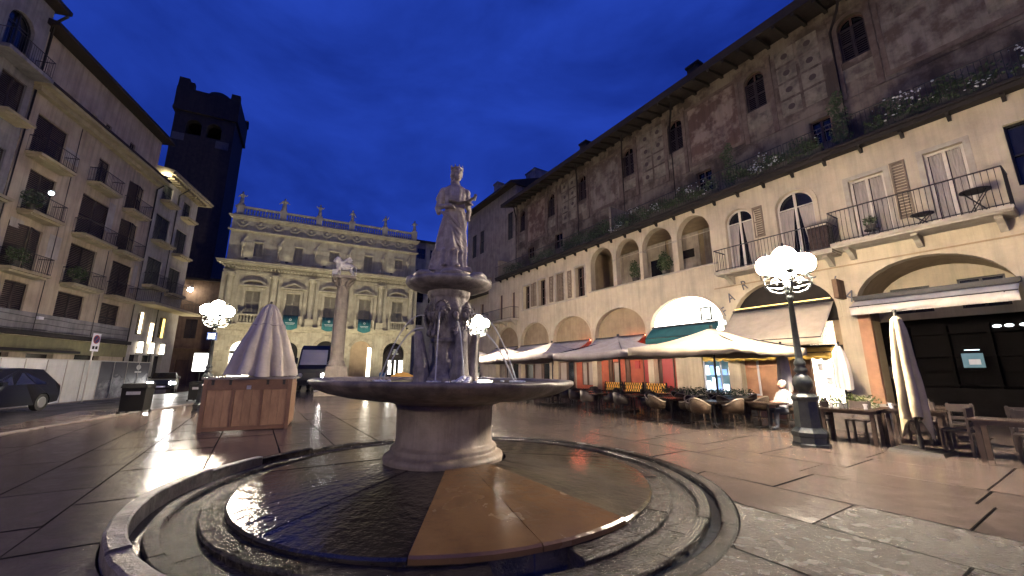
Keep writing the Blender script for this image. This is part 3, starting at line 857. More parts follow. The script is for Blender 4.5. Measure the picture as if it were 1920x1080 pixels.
# cloak gathered at the hips, falling to the right
for k in range(5):
    b.tube([(-0.20 + 0.02 * k, -0.07 - 0.02 * k, 1.04 - 0.03 * k), (-0.05, -0.19, 0.93 - 0.09 * k), (0.12, -0.17, 0.74 - 0.11 * k), (0.24, -0.04, 0.62 - 0.08 * k)], 0.024, 7, r1=0.016)
body = b.build('body', 'marble_statue', ST, loc=(0, 0, 0.07))
remesh(body, 0.009)
b = MB()
hc = Vector((0.05, -0.02, 1.785 + 0.07))
b.tube([(hc.x + 0.098 * math.cos(a), hc.y + 0.118 * math.sin(a), hc.z + 0.088) for a in [2 * PI * i / 20 for i in range(20)]], 0.014, 6, closed=True)
for i in range(9):
    a = R(40 * i + 10); p = Vector((hc.x + 0.10 * math.cos(a), hc.y + 0.12 * math.sin(a), hc.z + 0.09))
    b.cyl(p, p + Vector((0.012 * math.cos(a), 0.012 * math.sin(a), 0.055 if i != 4 else 0.10)), 0.017, 0.004, 6)
b.build('crown', 'marble_statue', ST)
b = MB()                             # the scroll stretched between the hands
nn = 14; v = []
for i in range(nn + 1):
    u = i / nn
    x = -0.05 + 0.40 * u; y = -0.27 - 0.10 * u + 0.02 * math.sin(u * PI); z = 1.155 + 0.035 * u - 0.05 * math.sin(u * PI)
    v += [(x, y - 0.085, z + 0.005), (x, y + 0.10, z + 0.035), (x, y + 0.10, z + 0.012), (x, y - 0.085, z - 0.018)]
b.add(v, [(i * 4 + j, i * 4 + (j + 1) % 4, (i + 1) * 4 + (j + 1) % 4, (i + 1) * 4 + j) for i in range(nn) for j in range(4)], 0, True)
b.poly(v[:4]); b.poly(list(reversed(v[-4:])))
b.cyl((0.36, -0.47, 1.20), (0.36, -0.25, 1.225), 0.028, 0.028, 10); b.cyl((-0.06, -0.36, 1.165), (-0.06, -0.17, 1.19), 0.025, 0.025, 10)
b.build('scroll', 'marble_grey', ST, loc=(0, 0, 0.07))

# ================================================================== shared facade pieces
LEAF = {}
def shutter_leaf(w, h, m, nslat=None):
    key = (round(w, 2), round(h, 2), m)
    if key in LEAF: return LEAF[key]
    b = MB(); f = 0.055; d = 0.045
    b.box(0, f, 0, d, 0, h); b.box(w - f, w, 0, d, 0, h); b.box(f, w - f, 0, d, 0, f); b.box(f, w - f, 0, d, h - f, h)
    b.box(f, w - f, 0.002, d - 0.002, h * 0.5 - 0.03, h * 0.5 + 0.03)
    n = nslat or max(6, int(h / 0.11)); st = (h - 2 * f) / n
    for i in range(n):
        z = f + i * st
        b.add([(f, 0.006, z + st * 0.95), (w - f, 0.006, z + st * 0.95), (w - f, d - 0.006, z + 0.01), (f, d - 0.006, z + 0.01)], [(0, 1, 2, 3)])
    LEAF[key] = b.mesh('shutter', m)
    return LEAF[key]
def shutters(parent, s0, s1, z0, z1, t, m, kind='closed'):
    w = (s1 - s0) / 2 - 0.01; h = z1 - z0 - 0.04
    me = shutter_leaf(w, h, m)
    if kind == 'closed':
        link('shutter', me, parent, loc=(s0 + 0.005, t, z0 + 0.02)); link('shutter', me, parent, loc=(s0 + w + 0.015, t, z0 + 0.02))
    elif kind == 'ajar':
        link('shutter', me, parent, loc=(s0 + 0.005, t, z0 + 0.02), rz=R(16)); link('shutter', me, parent, loc=(s1 - 0.005, t, z0 + 0.02), rz=R(164))
    elif kind == 'open':
        link('shutter', me, parent, loc=(s0 - w - 0.03, 0.02, z0 + 0.02)); link('shutter', me, parent, loc=(s1 + 0.03, 0.02, z0 + 0.02))
def window(parent, s0, s1, z0, z1, t, arched=0.0, pane='dark_glass', frame='white_paint', rows=3, curtain=None, fw=0.06):
    """frame with a central post and bars; pane and curtain are its sub-parts"""
    sc = (s0 + s1) / 2; hw = (s1 - s0) / 2
    b = MB()
    o = arch(sc, hw - 0.001, z0, z1 - arched, arched) if arched else rect(s0, s1, z0, z1)
    i = arch(sc, hw - fw, z0 + fw, z1 - arched, arched - fw * 0.9) if arched else rect(s0 + fw, s1 - fw, z0 + fw, z1 - fw)
    b.plate(o, [i], t - 0.03, t + 0.03)
    b.box(sc - fw * 0.6, sc + fw * 0.6, t - 0.025, t + 0.036, z0 + fw, z1 - fw)
    zz = [z1 - arched] if arched else [z0 + (z1 - z0) * k / rows for k in range(1, rows)]
    for z in zz:
        b.box(s0 + fw, sc - fw * 0.6, t - 0.02, t + 0.025, z - 0.02, z + 0.02); b.box(sc + fw * 0.6, s1 - fw, t - 0.02, t + 0.025, z - 0.02, z + 0.02)
    f = b.build('window', frame, parent)
    p = MB()
    p.plate(arch(sc, hw - 0.02, z0 + 0.02, z1 - arched, arched - 0.02) if arched else rect(s0 + 0.02, s1 - 0.02, z0 + 0.02, z1 - 0.02), [], t - 0.10, t - 0.085)
    p.build('pane', pane, f)
    if curtain:
        for (a, e, dirn) in curtain:                    # drawn cloth folds just inside the glass
            c = MB(); n = 14; top = z1 - arched - 0.02 if arched else z1 - 0.08; v = []
            for k in range(n + 1):
                u = k / n; x = a + (e - a) * u
                y = t - 0.038 + 0.012 * math.sin(u * 22)
                xb = (a + (e - a) * u * (0.55 if dirn == 1 else 1.0)) if dirn else x
                if dirn == -1: xb = e + (a - e) * (1 - u) * 0.55
                v += [(x, y, top), (xb, y, z0 + 0.08)]
            c.add(v, [(2 * k, 2 * k + 1, 2 * k + 3, 2 * k + 2) for k in range(n)], 0, True)
            c.build('curtain', 'curtain', f)
    return f
def railing(parent, s0, s1, t0, t1, z0, z1, m='iron', step=0.12, ends=True, belly=0.0):
    b = MB()
    path = [(s0, t0), (s0, t1), (s1, t1), (s1, t0)] if ends else [(s0, t1), (s1, t1)]
    for i in range(len(path) - 1):
        (a0, b0), (a1, b1) = path[i], path[i + 1]
        n = max(1, int(math.hypot(a1 - a0, b1 - b0) / step))
        for k in range(n + (1 if i == len(path) - 2 else 0)):
            u = k / n; x, y = a0 + (a1 - a0) * u, b0 + (b1 - b0) * u
            if belly and i == 1:
                b.tube([(x, y, z0), (x, y + belly, z0 + (z1 - z0) * 0.3), (x, y, z1)], 0.009, 4)
            else: b.cyl((x, y, z0), (x, y, z1), 0.009, n=4)
    r = b.build('railing', m, parent)
    b = MB()
    for z, w in ((z1, 0.022), (z0 + 0.06, 0.014)):
        for i in range(len(path) - 1):
            b.cyl((*path[i], z), (*path[i + 1], z), w, n=6)
    b.build('handrail', m, r)
    return r
def bracket(parent, s, t0, t1, z, w=0.16, h=0.35, m='stone_trim'):
    b = MB()
    pr = [(t0, z), (t1, z), (t1, z - 0.08), (t0 + (t1 - t0) * 0.55, z - h * 0.5), (t0 + (t1 - t0) * 0.25, z - h), (t0, z - h)]
    v = [(s - w / 2, y, q) for y, q in pr] + [(s + w / 2, y, q) for y, q in pr]; n = len(pr)
    b.add(v, [tuple(range(n - 1, -1, -1)), tuple(range(n, 2 * n))] + [(i, (i + 1) % n, n + (i + 1) % n, n + i) for i in range(n)])
    return b.build('bracket', m, parent)
def leaf_cloud(b, c, r, n, size=0.07, mi=0, seed=0, flat=1.0):
    q = random.Random(seed)
    for i in range(n):
        u = Vector((q.gauss(0, 1), q.gauss(0, 1), q.gauss(0, 1) * flat)); u.normalize()
        k = q.random() ** 0.4
        p = Vector((c[0] + u.x * r[0] * k, c[1] + u.y * r[1] * k, c[2] + u.z * r[2] * k))
        a = Vector((q.gauss(0, 1), q.gauss(0, 1), q.gauss(0, 1))).normalized(); e = a.cross(Vector((q.gauss(0, 1), q.gauss(0, 1), q.gauss(0, 1)))).normalized()
        s = size * q.uniform(0.6, 1.3)
        b.add([p - a * s * 0.5, p + e * s * 0.28, p + a * s * 0.6, p - e * s * 0.28], [(0, 1, 2, 3)], mi)
    return b

# ================================================================== THE LONG ARCADED HOUSE (right)
RH = thing('arcaded_house', 'long cream arcaded house on the right with a planted terrace and faded frescoes above it', 'building', RB.base, RB.rz)
ARC = [(3.40, 1.92), (7.86, 1.95), (12.43, 2.08), (16.88, 2.0), (21.30, 2.0), (25.74, 1.9), (29.92, 1.88)]
ZS, RISE = 3.95, 1.48
LOG = [(18.08, 1.0), (15.88, 0.92), (13.73, 1.01), (11.47, 0.93)]
WIN = [(26.28, 27.24, 6.66, 8.65), (24.12, 25.08, 6.67, 8.77), (21.93, 22.85, 6.68, 8.80), (19.72, 20.64, 6.68, 8.81)]
holes = [arch(c, hw, -0.02, ZS, RISE) for c, hw in ARC]
holes += [arch(c, hw, 6.86, 8.62, 1.02) for c, hw in LOG]
holes += [rect(*w) for w in WIN]
holes += [rect(30.66, 31.2, 6.02, 8.52), rect(28.58, 29.08, 6.02, 8.45)]
holes += [arch(9.12, 0.62, 6.12, 8.52, 0.62), arch(6.80, 0.70, 6.12, 8.44, 0.70)]
holes += [rect(3.88, 4.90, 6.26, 8.76), rect(1.90, 2.82, 6.26, 8.88), rect(-0.5, 1.05, 6.98, 8.97)]
b = MB(); b.plate(rect(-6, 33.3, -0.3, 9.90), holes, -0.42, 0.0)
b.build('wall', 'plaster_cream', RH)
b = MB()
b.box(-6, 33.3, -9, -2.62, -0.3, 9.85); b.box(33.0, 33.3, -2.6, -0.43, -0.3, 9.85); b.box(-6, -5.7, -2.6, -0.43, -0.3, 9.85)
b.build('rear_wall', 'vault_tan', RH)
b = MB(); b.box(-5.7, 33.0, -2.60, -0.43, 5.62, 5.95); b.box(5.5, 33.0, -2.60, -0.43, 6.62, 6.84); b.box(-5.7, 33, -2.6, -0.43, 9.70, 9.88)
for s in (10.2, 19.4, 23.4, 27.8, 8.0, 5.4, 3.2, 1.4): b.box(s - 0.06, s + 0.06, -2.6, -0.43, 6.85, 9.69)
b.build('floor_slab', 'vault_tan', RH)
# imposts and thin string course
b = MB(); b.box(-6, 10.6, 0.0, 0.035, 5.50, 5.545); b.build('string_course', 'vault_tan', RH)
b = MB(); b.box(10.3, 19.3, 0.0, 0.07, 6.76, 6.84); b.build('loggia_sill', 'stone_trim', RH)
b = MB(); b.box(19.5, 27.6, 0.0, 0.05, 6.56, 6.63); b.build('window_sill', 'stone_trim', RH)
for i, (c, hw) in enumerate(ARC[1:]):       # raised plaster band round each arch
    b = MB(); b.plate(arch_ring(c, hw + 0.004, 0.13, 3.6, ZS, RISE), [], 0.002, 0.022)
    b.build('arch_band', 'plaster_cream', RH)
# windows of the first floor, with their stone surrounds and shutters
for s0, s1, z0, z1 in WIN:
    b = MB(); b.plate(rect(s0 - 0.13, s1 + 0.13, z0 - 0.02, z1 + 0.12), [rect(s0 - 0.003, s1 + 0.003, z0, z1)], 0.002, 0.03); b.build('window_surround', 'stone_trim', RH)
    window(RH, s0, s1, z0, z1, -0.30, rows=3, frame='door_wood', curtain=[(s0 + 0.08, s0 + 0.36, 0)])
shutters(RH, WIN[2][0], WIN[2][1], WIN[2][2], WIN[2][3], -0.16, 'tan_shutter')
for s0, w, z0, h in ((25.36, 0.36, 6.75, 1.95), (25.78, 0.3, 6.75, 1.9), (23.2, 0.42, 6.75, 2.0), (21.05, 0.42, 6.75, 2.0), (8.02, 0.42, 7.5, 1.45), (3.28, 0.40, 6.8, 2.12)):
    link('shutter', shutter_leaf(w, h, 'tan_shutter'), RH, loc=(s0, 0.006, z0))
for s0, s1, z1 in ((30.66, 31.2, 8.52), (28.58, 29.08, 8.45)):
    b = MB(); b.box(s0, s1, -0.2, -0.14, 6.02, z1); b.build('door', 'door_wood', RH)
for c, hw, zs, ri in ((9.12, 0.62, 8.52, 0.62), (6.80, 0.70, 8.44, 0.70)):
    window(RH, c - hw, c + hw, 6.12, zs + ri, -0.20, arched=ri, curtain=[(c + 0.08, c + hw - 0.06, -1), (c - hw + 0.06, c - 0.08, 1)], fw=0.075)
    b = MB(); b.plate(arch_ring(c, hw + 0.003, 0.16, 6.12, zs, ri), [], 0.002, 0.045); b.build('window_surround', 'plaster_cream', RH)
for s0, s1, z1 in ((3.88, 4.90, 8.76), (1.90, 2.82, 8.88)):
    window(RH, s0, s1, 6.26, z1, -0.17, rows=1, curtain=[(s0 + 0.09, (s0 + s1) / 2 - 0.06, 0), ((s0 + s1) / 2 + 0.06, s1 - 0.09, 0)], fw=0.08)
    b = MB(); b.plate(rect(s0 - 0.16, s1 + 0.16, 6.25, z1 + 0.15), [rect(s0 - 0.003, s1 + 0.003, 6.26, z1)], 0.002, 0.03); b.build('window_surround', 'stone_trim', RH)
window(RH, -0.5, 1.05, 6.98, 8.97, -0.18, rows=2, frame='iron', fw=0.05)
# loggia: posts, rods, back wall windows and the plaster inside
b = MB()
for c, hw in LOG: b.box(c - hw, c + hw, -2.61, -2.55, 6.85, 9.69)
b.build('loggia_wall', 'plaster_dim', RH)
for c, hw in LOG[1:]:
    b = MB(); b.cyl((c - hw, -0.2, 8.6), (c + hw, -0.2, 8.6), 0.02, n=6); b.build('tie_rod', 'stone_trim', RH)
for s, z, w, h in ((11.3, 6.9, 0.75, 1.2), (13.5, 8.2, 0.9, 0.5), (15.7, 6.9, 0.8, 1.7)):
    b = MB(); b.box(s - w / 2, s + w / 2, -2.55, -2.50, z, z + h); b.build('door', 'dark_glass', RH)
for s in (14.85, 12.56, 16.95):
    b = MB(); b.cyl((s, -0.2, 6.86), (s, -0.2, 8.45), 0.085, 0.075, 12); b.box(s - 0.13, s + 0.13, -0.36, -0.02 + 0.025, 8.45, 8.56); b.build('loggia_column', 'stone_trim', RH)
# three balconies
for s0, s1, zt, tm, rt, ex in ((5.50, 9.95, 6.10, 0.90, 7.12, 0.0), (1.22, 5.42, 6.22, 0.95, 7.42, 0.05), (28.0, 33.2, 6.02, 0.75, 7.0, 0.0)):
    b = MB(); b.box(s0 - 0.05, s1 + 0.05, 0.001, tm + 0.06, zt - 0.11, zt); b.box(s0 - 0.02, s1 + 0.02, 0.001, tm, zt - 0.17, zt - 0.112)
    b.build('balcony', 'stone_trim', RH)
    railing(RH, s0, s1, 0.0, tm, zt, rt, step=0.13, belly=ex)
    for k in range(3 if s1 - s0 < 5 else 4):
        bracket(RH, s0 + 0.3 + (s1 - s0 - 0.6) * k / (2 if s1 - s0 < 5 else 3), 0.0, tm * 0.75, zt - 0.172, h=0.36)
# lettering painted round the second arch
def text_mesh(ch, size, ext=0.012):
    cu = bpy.data.curves.new('letter', 'FONT'); cu.body = ch; cu.size = size; cu.extrude = ext; cu.align_x = 'CENTER'
    o = bpy.data.objects.new('letter', cu); COL.objects.link(o)
    bpy.context.view_layer.update()
    me = bpy.data.meshes.new_from_object(o.evaluated_get(bpy.context.evaluated_depsgraph_get()))
    bpy.data.objects.remove(o)
    return me
def add_text(b, ch, size, s, t, z, phi=0.0, ext=0.012, sx=1.0):
    me = text_mesh(ch, size, ext)
    cp, sp = math.cos(phi), math.sin(phi)
    v = []
    for p in me.vertices:
        x, y = p.co.x * sx, p.co.y
        v.append((s - (x * cp - y * sp), t + p.co.z, z + x * sp + y * cp))
    b.add(v, [tuple(p.vertices) for p in me.polygons])
mat('letter_grey', (0.13, 0.125, 0.14), rough=0.8)
for i, ch in enumerate('FARMACIA'):
    th = R(12 + 156 * i / 7)
    b = MB(); add_text(b, ch, 0.62, 7.86 + 2.36 * math.cos(th), 0.012, 3.95 + 1.72 * math.sin(th) - 0.12, phi=R(90) * 0.33 - th * 0.33, ext=0.01, sx=0.75)
    b.build('letter', 'letter_grey', RH)
# ---- shop fronts inside the arches
def panel(name, m, s0, s1, t0, t1, z0, z1, parent=RH):
    b = MB(); b.box(s0, s1, t0, t1, z0, z1); return b.build(name, m, parent)
for c, hw in ARC[1:]:                      # tympanum of each arch
    b = MB(); b.plate(arch(c, hw + 0.02, 3.55, ZS, RISE + 0.02, 18), [], -0.40, -0.30)
    b.build('tympanum', 'lit_white' if abs(c - 12.43) < 0.1 else ('eave_wood' if c < 8 else 'vault_tan'), RH)
b = MB()
b.plate(rect(11.05, 11.65, 4.08, 4.78), [rect(11.13, 11.57, 4.16, 4.70)], -0.298, -0.27)
for k in range(4): b.tube([(11.18 + 0.1 * k, -0.28, 4.2), (11.22 + 0.1 * k, -0.28, 4.35 + 0.06 * (k % 2)), (11.2 + 0.1 * k, -0.28, 4.66)], 0.028, 5)
b.build('emblem', 'iron', RH)
front = [('fascia', 'plaster_pier', 5.45, 6.05), ('fascia', 'lit_shop', 6.25, 7.15), ('door', 'door_wood', 7.2, 7.95), ('fascia', 'plaster_pier', 7.95, 9.85), ('fascia', 'plaster_cream', 11.9, 13.4),
         ('fascia', 'plaster_red', 13.4, 18.9), ('fascia', 'plaster_red', 19.2, 21.3), ('fascia', 'plaster_dim', 21.3, 23.4), ('fascia', 'plaster_dim', 23.7, 27.8), ('fascia', 'plaster_dim', 28.0, 31.9)]
for nm, m, s0, s1 in front: panel(nm, m, s0, s1, -0.52, -0.41, 0.0, 3.54)
panel('fascia', 'vault_tan', 5.9, 12.0, -0.52, -0.41, 2.62, 3.54)
panel('fascia', 'dark_void', 6.05, 6.25, -0.52, -0.415, 0, 2.6)
# doors and windows on the red front and the dim fronts beyond it
for s0, s1, z0, z1, m in ((13.55, 14.25, 0.05, 2.35, 'sign_red'), (14.35, 14.62, 0.05, 2.35, 'door_wood'), (14.70, 15.45, 0.05, 2.35, 'sign_red'), (17.35, 17.75, 0.6, 2.1, 'curtain'), (17.95, 18.15, 0.05, 2.3, 'door_wood'),
                          (19.35, 20.05, 0.7, 2.2, 'curtain'), (20.2, 20.6, 0.7, 2.2, 'curtain'), (16.55, 16.8, 0.05, 2.3, 'door_wood'), (21.5, 22.1, 0.05, 2.3, 'dark_glass'), (22.3, 23.0, 0.5, 2.2, 'curtain'), (24.0, 25.0, 0.05, 2.3, 'dark_glass'),
                          (25.3, 26.2, 0.05, 2.4, 'curtain'), (26.4, 27.4, 0.05, 2.3, 'dark_glass'), (28.3, 29.4, 0.05, 2.3, 'dark_glass'), (29.7, 30.6, 0.5, 2.2, 'curtain')):
    f = MB(); f.plate(rect(s0 - 0.06, s1 + 0.06, z0, z1 + 0.06), [rect(s0, s1, z0 + 0.02, z1)], -0.408, -0.35); fo = f.build('window', 'door_wood', RH)
    p = MB(); p.box(s0 + 0.002, s1 - 0.002, -0.405, -0.385, z0 + 0.022, z1 - 0.002); p.build('pane', m, fo)
panel('wall_box', 'sign_red', 15.75, 16.05, -0.408, -0.30, 1.75, 2.2)
for s0, s1, z in ((19.2, 20.8, 2.62), (13.6, 14.1, 2.52), (14.5, 15.4, 2.52)): panel('light_strip', 'lit_red', s0, s1, -0.36, -0.28, z, z + 0.06)
panel('light_strip', 'lit_red', 15.1, 16.6, -0.26, -0.22, 3.63, 3.67); panel('light_strip', 'lit_red', 19.5, 20.6, -0.26, -0.22, 3.63, 3.67)  # added red emitters hidden behind the awnings to redden the tympana
# the bright shop window with rows of pale goods
SW = panel('shop_window', 'iron', 9.15, 11.85, -0.52, -0.47, 0.0, 2.6)
b = MB(); b.plate(rect(9.2, 11.8, 0.55, 2.3), [rect(9.27, 10.05, 0.62, 2.24), rect(10.1, 10.9, 0.62, 2.24), rect(10.95, 11.73, 0.62, 2.24)], -0.40, -0.34); b.build('window_frame', 'sign_white', SW)
q = random.Random(5)
for k in range(18):
    s = 9.35 + 2.35 * (k % 9) / 8 + q.uniform(-0.05, 0.05); z = 0.7 + 0.72 * (k // 9); w = q.uniform(0.08, 0.16); h = q.uniform(0.25, 0.6)
    b = MB(); b.box(s - w, s + w, -0.46, -0.43, z, z + h, tx=0.03); b.build('display_item', q.choice(('lit_blue', 'lit_paleblue', 'lit_blue', 'sign_blue', 'lit_paleblue')), SW)
panel('display_back', 'lit_dimblue', 9.25, 11.75, -0.468, -0.463, 0.6, 2.28, SW)
for s, z in ((6.4, 1.7), (6.65, 1.1), (6.9, 1.6), (6.7, 2.0)): panel('poster', 'sign_white', s - 0.1, s + 0.1, -0.408, -0.40, z, z + 0.3)
# ---- first arch: a deep dark bar
b = MB()
n = 16; v = []
for t_ in (-0.43, -2.3):
    for p in arch(3.40, 1.90, 3.5, ZS, RISE - 0.02, n): v.append((p[0], t_, p[1]))
k = n + 3
b.add(v, [(i, i + 1, k + i + 1, k + i) for i in range(k - 1)], 0, True)
b.build('vault', 'vault_tan', RH)
b = MB(); b.plate(arch(3.4, 1.9, 3.5, ZS, RISE - 0.02, n), [rect(3.75, 4.85, 3.75, 4.72), rect(1.95, 3.05, 3.75, 4.80)], -2.32, -2.2); b.build('tympanum', 'plaster_cream', RH)
for s0, s1, z1 in ((3.75, 4.85, 4.72), (1.95, 3.05, 4.80)): window(RH, s0, s1, 3.75, z1, -2.28, rows=2, frame='iron')
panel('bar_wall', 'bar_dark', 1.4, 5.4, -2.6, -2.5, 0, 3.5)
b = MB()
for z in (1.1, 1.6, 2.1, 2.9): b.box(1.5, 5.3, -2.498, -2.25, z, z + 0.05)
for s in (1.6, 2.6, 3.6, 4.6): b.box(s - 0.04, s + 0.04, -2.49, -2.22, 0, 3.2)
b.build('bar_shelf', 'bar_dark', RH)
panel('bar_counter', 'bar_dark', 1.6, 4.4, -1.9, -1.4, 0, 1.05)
b = MB()
for s in (2.05, 2.3, 1.75): b.sph((s, -1.4, 3.02), (0.10, 0.10, 0.05), 10, 6)
b.build('ceiling_lamp', 'lit_ceiling', RH)
SCN = panel('screen', 'lit_dimblue', 2.85, 3.35, -2.24, -2.2, 1.72, 2.2)
panel('screen_picture', 'sign_white', 2.93, 3.2, -2.195, -2.19, 1.82, 2.0, SCN)
panel('shelf_light', 'lit_paleblue', 2.9, 3.25, -2.2, -2.16, 2.30, 2.33)
panel('pier', 'plaster_pier', 4.95, 5.30, 0.003, 0.16, 0.0, 3.7)
panel('pier_base', 'stone_trim', 4.90, 5.36, 0.003, 0.22, 0.0, 0.5)
panel('notice_board', 'eave_wood', 4.4, 4.75, 0.003, 0.04, 1.35, 1.75); panel('bell_plate', 'iron', 4.5, 4.66, 0.003, 0.03, 1.95, 2.1)
panel('hanging_sign', 'alley_brown', 5.55, 5.70, 0.05, 0.75, 4.25, 4.95)
# ---- awnings (fabric parts of the shop fronts)
def awning(name, m, s0, s1, t0, z0, t1, z1, drop, n=14, scallop=0.0, sag=0.05, label=None):
    b = MB(); v = []; rows = 5
    for j in range(rows + 1):
        u = j / rows
        for i in range(n * 3 + 1):
            s = s0 + (s1 - s0) * i / (n * 3)
            v.append((s, t0 + (t1 - t0) * u, z0 + (z1 - z0) * u - sag * math.sin(u * PI) - 0.012 * abs(math.sin(PI * i / 3 / 2)) * u))
    w = n * 3 + 1
    for i in range(w):
        s = s0 + (s1 - s0) * i / (n * 3)
        v.append((s, t1 + 0.01, z1 - drop - scallop * abs(math.sin(PI * i / 3))))
    b.add(v, [(j * w + i, j * w + i + 1, (j + 1) * w + i + 1, (j + 1) * w + i) for j in range(rows + 1) for i in range(w - 1)], 0, True)
    o = b.build(name, m, RH)
    md = o.modifiers.new('s', 'SOLIDIFY'); md.thickness = 0.012
    bar = MB(); bar.cyl((s0, t0, z0 + 0.02), (s1, t0, z0 + 0.02), 0.045, n=8); bar.cyl((s0, t1, z1), (s1, t1, z1), 0.022, n=6)
    for s in (s0 + 0.25, s1 - 0.25): bar.tube([(s, t0, z0 - 0.25), (s, (t0 + t1) / 2, (z0 + z1) / 2 - 0.3), (s, t1, z1 - 0.02)], 0.02, 6)
    bar.build('awning_frame', 'iron', o)
    return o
awning('awning', 'canvas_cream', 5.95, 9.80, 0.10, 4.25, 1.75, 2.80, 0.25, sag=0.03)
panel('light_strip', 'lit_yellow', 6.05, 9.7, 0.06, 0.10, 4.36, 4.40)
awning('awning', 'teal', 10.45, 14.35, 0.08, 3.92, 0.75, 3.32, 0.30, sag=0.02)
panel('light_strip', 'lit_paleblue', 10.2, 10.42, 0.05, 0.3, 3.75, 3.95)
awning('awning', 'canvas_yellow', 6.2, 11.4, -0.1, 2.55, 0.30, 2.32, 0.22, scallop=0.07, n=16, sag=0.0)
awning('awning', 'canvas_white', 1.50, 5.28, 0.22, 4.10, 0.85, 3.83, 0.30, sag=0.0)
panel('awning_case', 'iron', 1.45, 5.32, 0.05, 0.26, 4.14, 4.28)
for s0, s1 in ((14.95, 18.8), (19.4, 23.2), (23.9, 27.6), (28.1, 31.7)): awning('awning', 'canvas_grey', s0, s1, 0.05, 3.62, 1.2, 3.0, 0.2)
# ---- terrace with its iron rail
b = MB(); b.box(-6, 31.4, -1.98, 0.38, 9.90, 10.06); b.box(-6, 31.4, -1.98, 0.44, 10.062, 10.16); b.build('terrace', 'eave_wood', RH)
for k in range(32): bracket(RH, -4.9 + 1.155 * k, 0.0, 0.33, 9.898, w=0.09, h=0.20, m='eave_wood')
for k in range(9):
    s0 = -5.5 + k * 4.1
    railing(RH, s0, s0 + 4.02, 0.3, 0.34, 10.16, 11.2, step=0.135, ends=False)
panel('terrace_screen', 'plaster_dim', 31.15, 31.4, -1.97, 0.2, 10.163, 11.9)
panel('terrace_screen', 'plaster_dim', 17.2, 17.35, -1.97, -0.2, 10.163, 12.3)
# ---- painted upper wall, set back behind the terrace
UW = [(30.24, 0.46), (25.70, 0.46), (21.72, 0.47), (16.98, 0.48), (13.22, 0.50), (8.46, 0.49), (4.36, 0.48), (0.2, 0.48)]
LW = [(28.43, 29.36, 11.9, 13.0), (24.3, 25.3, 11.8, 13.1), (11.2, 12.1, 11.6, 12.9), (5.6, 6.4, 11.7, 12.9)]
TW = -2.0
b = MB(); b.plate(rect(-6, 31.4, 9.95, 18.0), [arch(c, h, 14.95, 16.6, 0.5) for c, h in UW] + [rect(*w) for w in LW], TW - 0.4, TW); b.build('upper_wall', 'fresco', RH)
b = MB(); b.box(-6, 31.4, -9, -2.55, 9.86, 18.0); b.build('rear_wall', 'dark_void', RH)
for c, h in UW:
    window(RH, c - h, c + h, 14.95, 17.1, TW - 0.2, arched=0.5, frame='door_wood')
    shutters(RH, c - h, c + h, 14.95, 16.6, TW - 0.12, 'dark_shutter')
    b = MB(); b.plate(arch_ring(c, h + 0.003, 0.16, 14.95, 16.6, 0.503), [], TW + 0.002, TW + 0.03); b.build('window_surround', 'fresco_band', RH)
    panel('window_apron', 'fresco_pale', c - h - 0.1, c + h + 0.1, TW + 0.002, TW + 0.02, 13.95, 14.6)
for w in LW: window(RH, *w, TW - 0.15, rows=2, frame='door_wood')
def fp(m, s0, s1, z0, z1): panel('fresco_panel', m, s0, s1, TW + 0.002, TW + 0.014, z0, z1)
for s0, s1 in ((26.45, 29.5), (17.75, 20.95), (9.25, 12.45), (-0.5, 3.6)):
    b = MB(); b.plate(rect(s0, s1, 13.4, 17.3), [rect(s0 + 0.16, s1 - 0.16, 13.6, 17.1)], TW + 0.002, TW + 0.03); b.build('fresco_frame', 'fresco_band', RH)
    panel('fresco_panel', 'fresco_red' if s0 in (9.25, 26.45) else 'fresco_grey', s0 + 0.165, s1 - 0.165, TW + 0.001, TW + 0.010, 13.61, 17.09)
panel('plain_patch', 'fresco_pale', 1.75, 3.0, TW + 0.012, TW + 0.03, 15.75, 16.6)
for s0 in (22.45, 14.05, 5.55, 31.5 - 40.0):                       # blocks of painted square coffers
    for i in range(2):
        for j in range(4):
            a = s0 + i * 0.98; z = 13.75 + j * 0.93
            pn = panel('fresco_coffer', 'fresco_pale', a, a + 0.84, TW + 0.002, TW + 0.022, z, z + 0.80)
            if j > 0 or i == 1:
                d = MB(); d.cyl((a + 0.42, TW + 0.023, z + 0.40), (a + 0.42, TW + 0.03, z + 0.40), 0.15, n=12); d.build('rosette', 'dark_disc', pn)
for s in (29.62, 31.0, 26.33, 24.95, 22.3, 21.1, 17.62, 16.3, 13.95, 12.6, 9.1, 7.7, 5.0, 3.75):
    b = MB(); b.box(s - 0.11, s + 0.11, TW + 0.004, TW + 0.05, 13.2, 17.3); b.box(s - 0.15, s + 0.15, TW + 0.004, TW + 0.07, 17.302, 17.5); b.build('painted_pilaster', 'fresco_band', RH)
panel('fresco_band', 'fresco_band', -6, 31.4, TW + 0.003, TW + 0.035, 12.95 + 0.25, 13.35 - 0.15)
for s in (31.3, 22.2, 17.45, 13.5, 5.05):
    b = MB(); b.tube([(s - 0.75, TW + 0.9, 17.72), (s - 0.5, TW + 0.6, 17.2), (s, TW + 0.09, 16.7), (s, TW + 0.09, 10.2)], 0.055, 8); b.build('downpipe', 'eave_wood', RH)
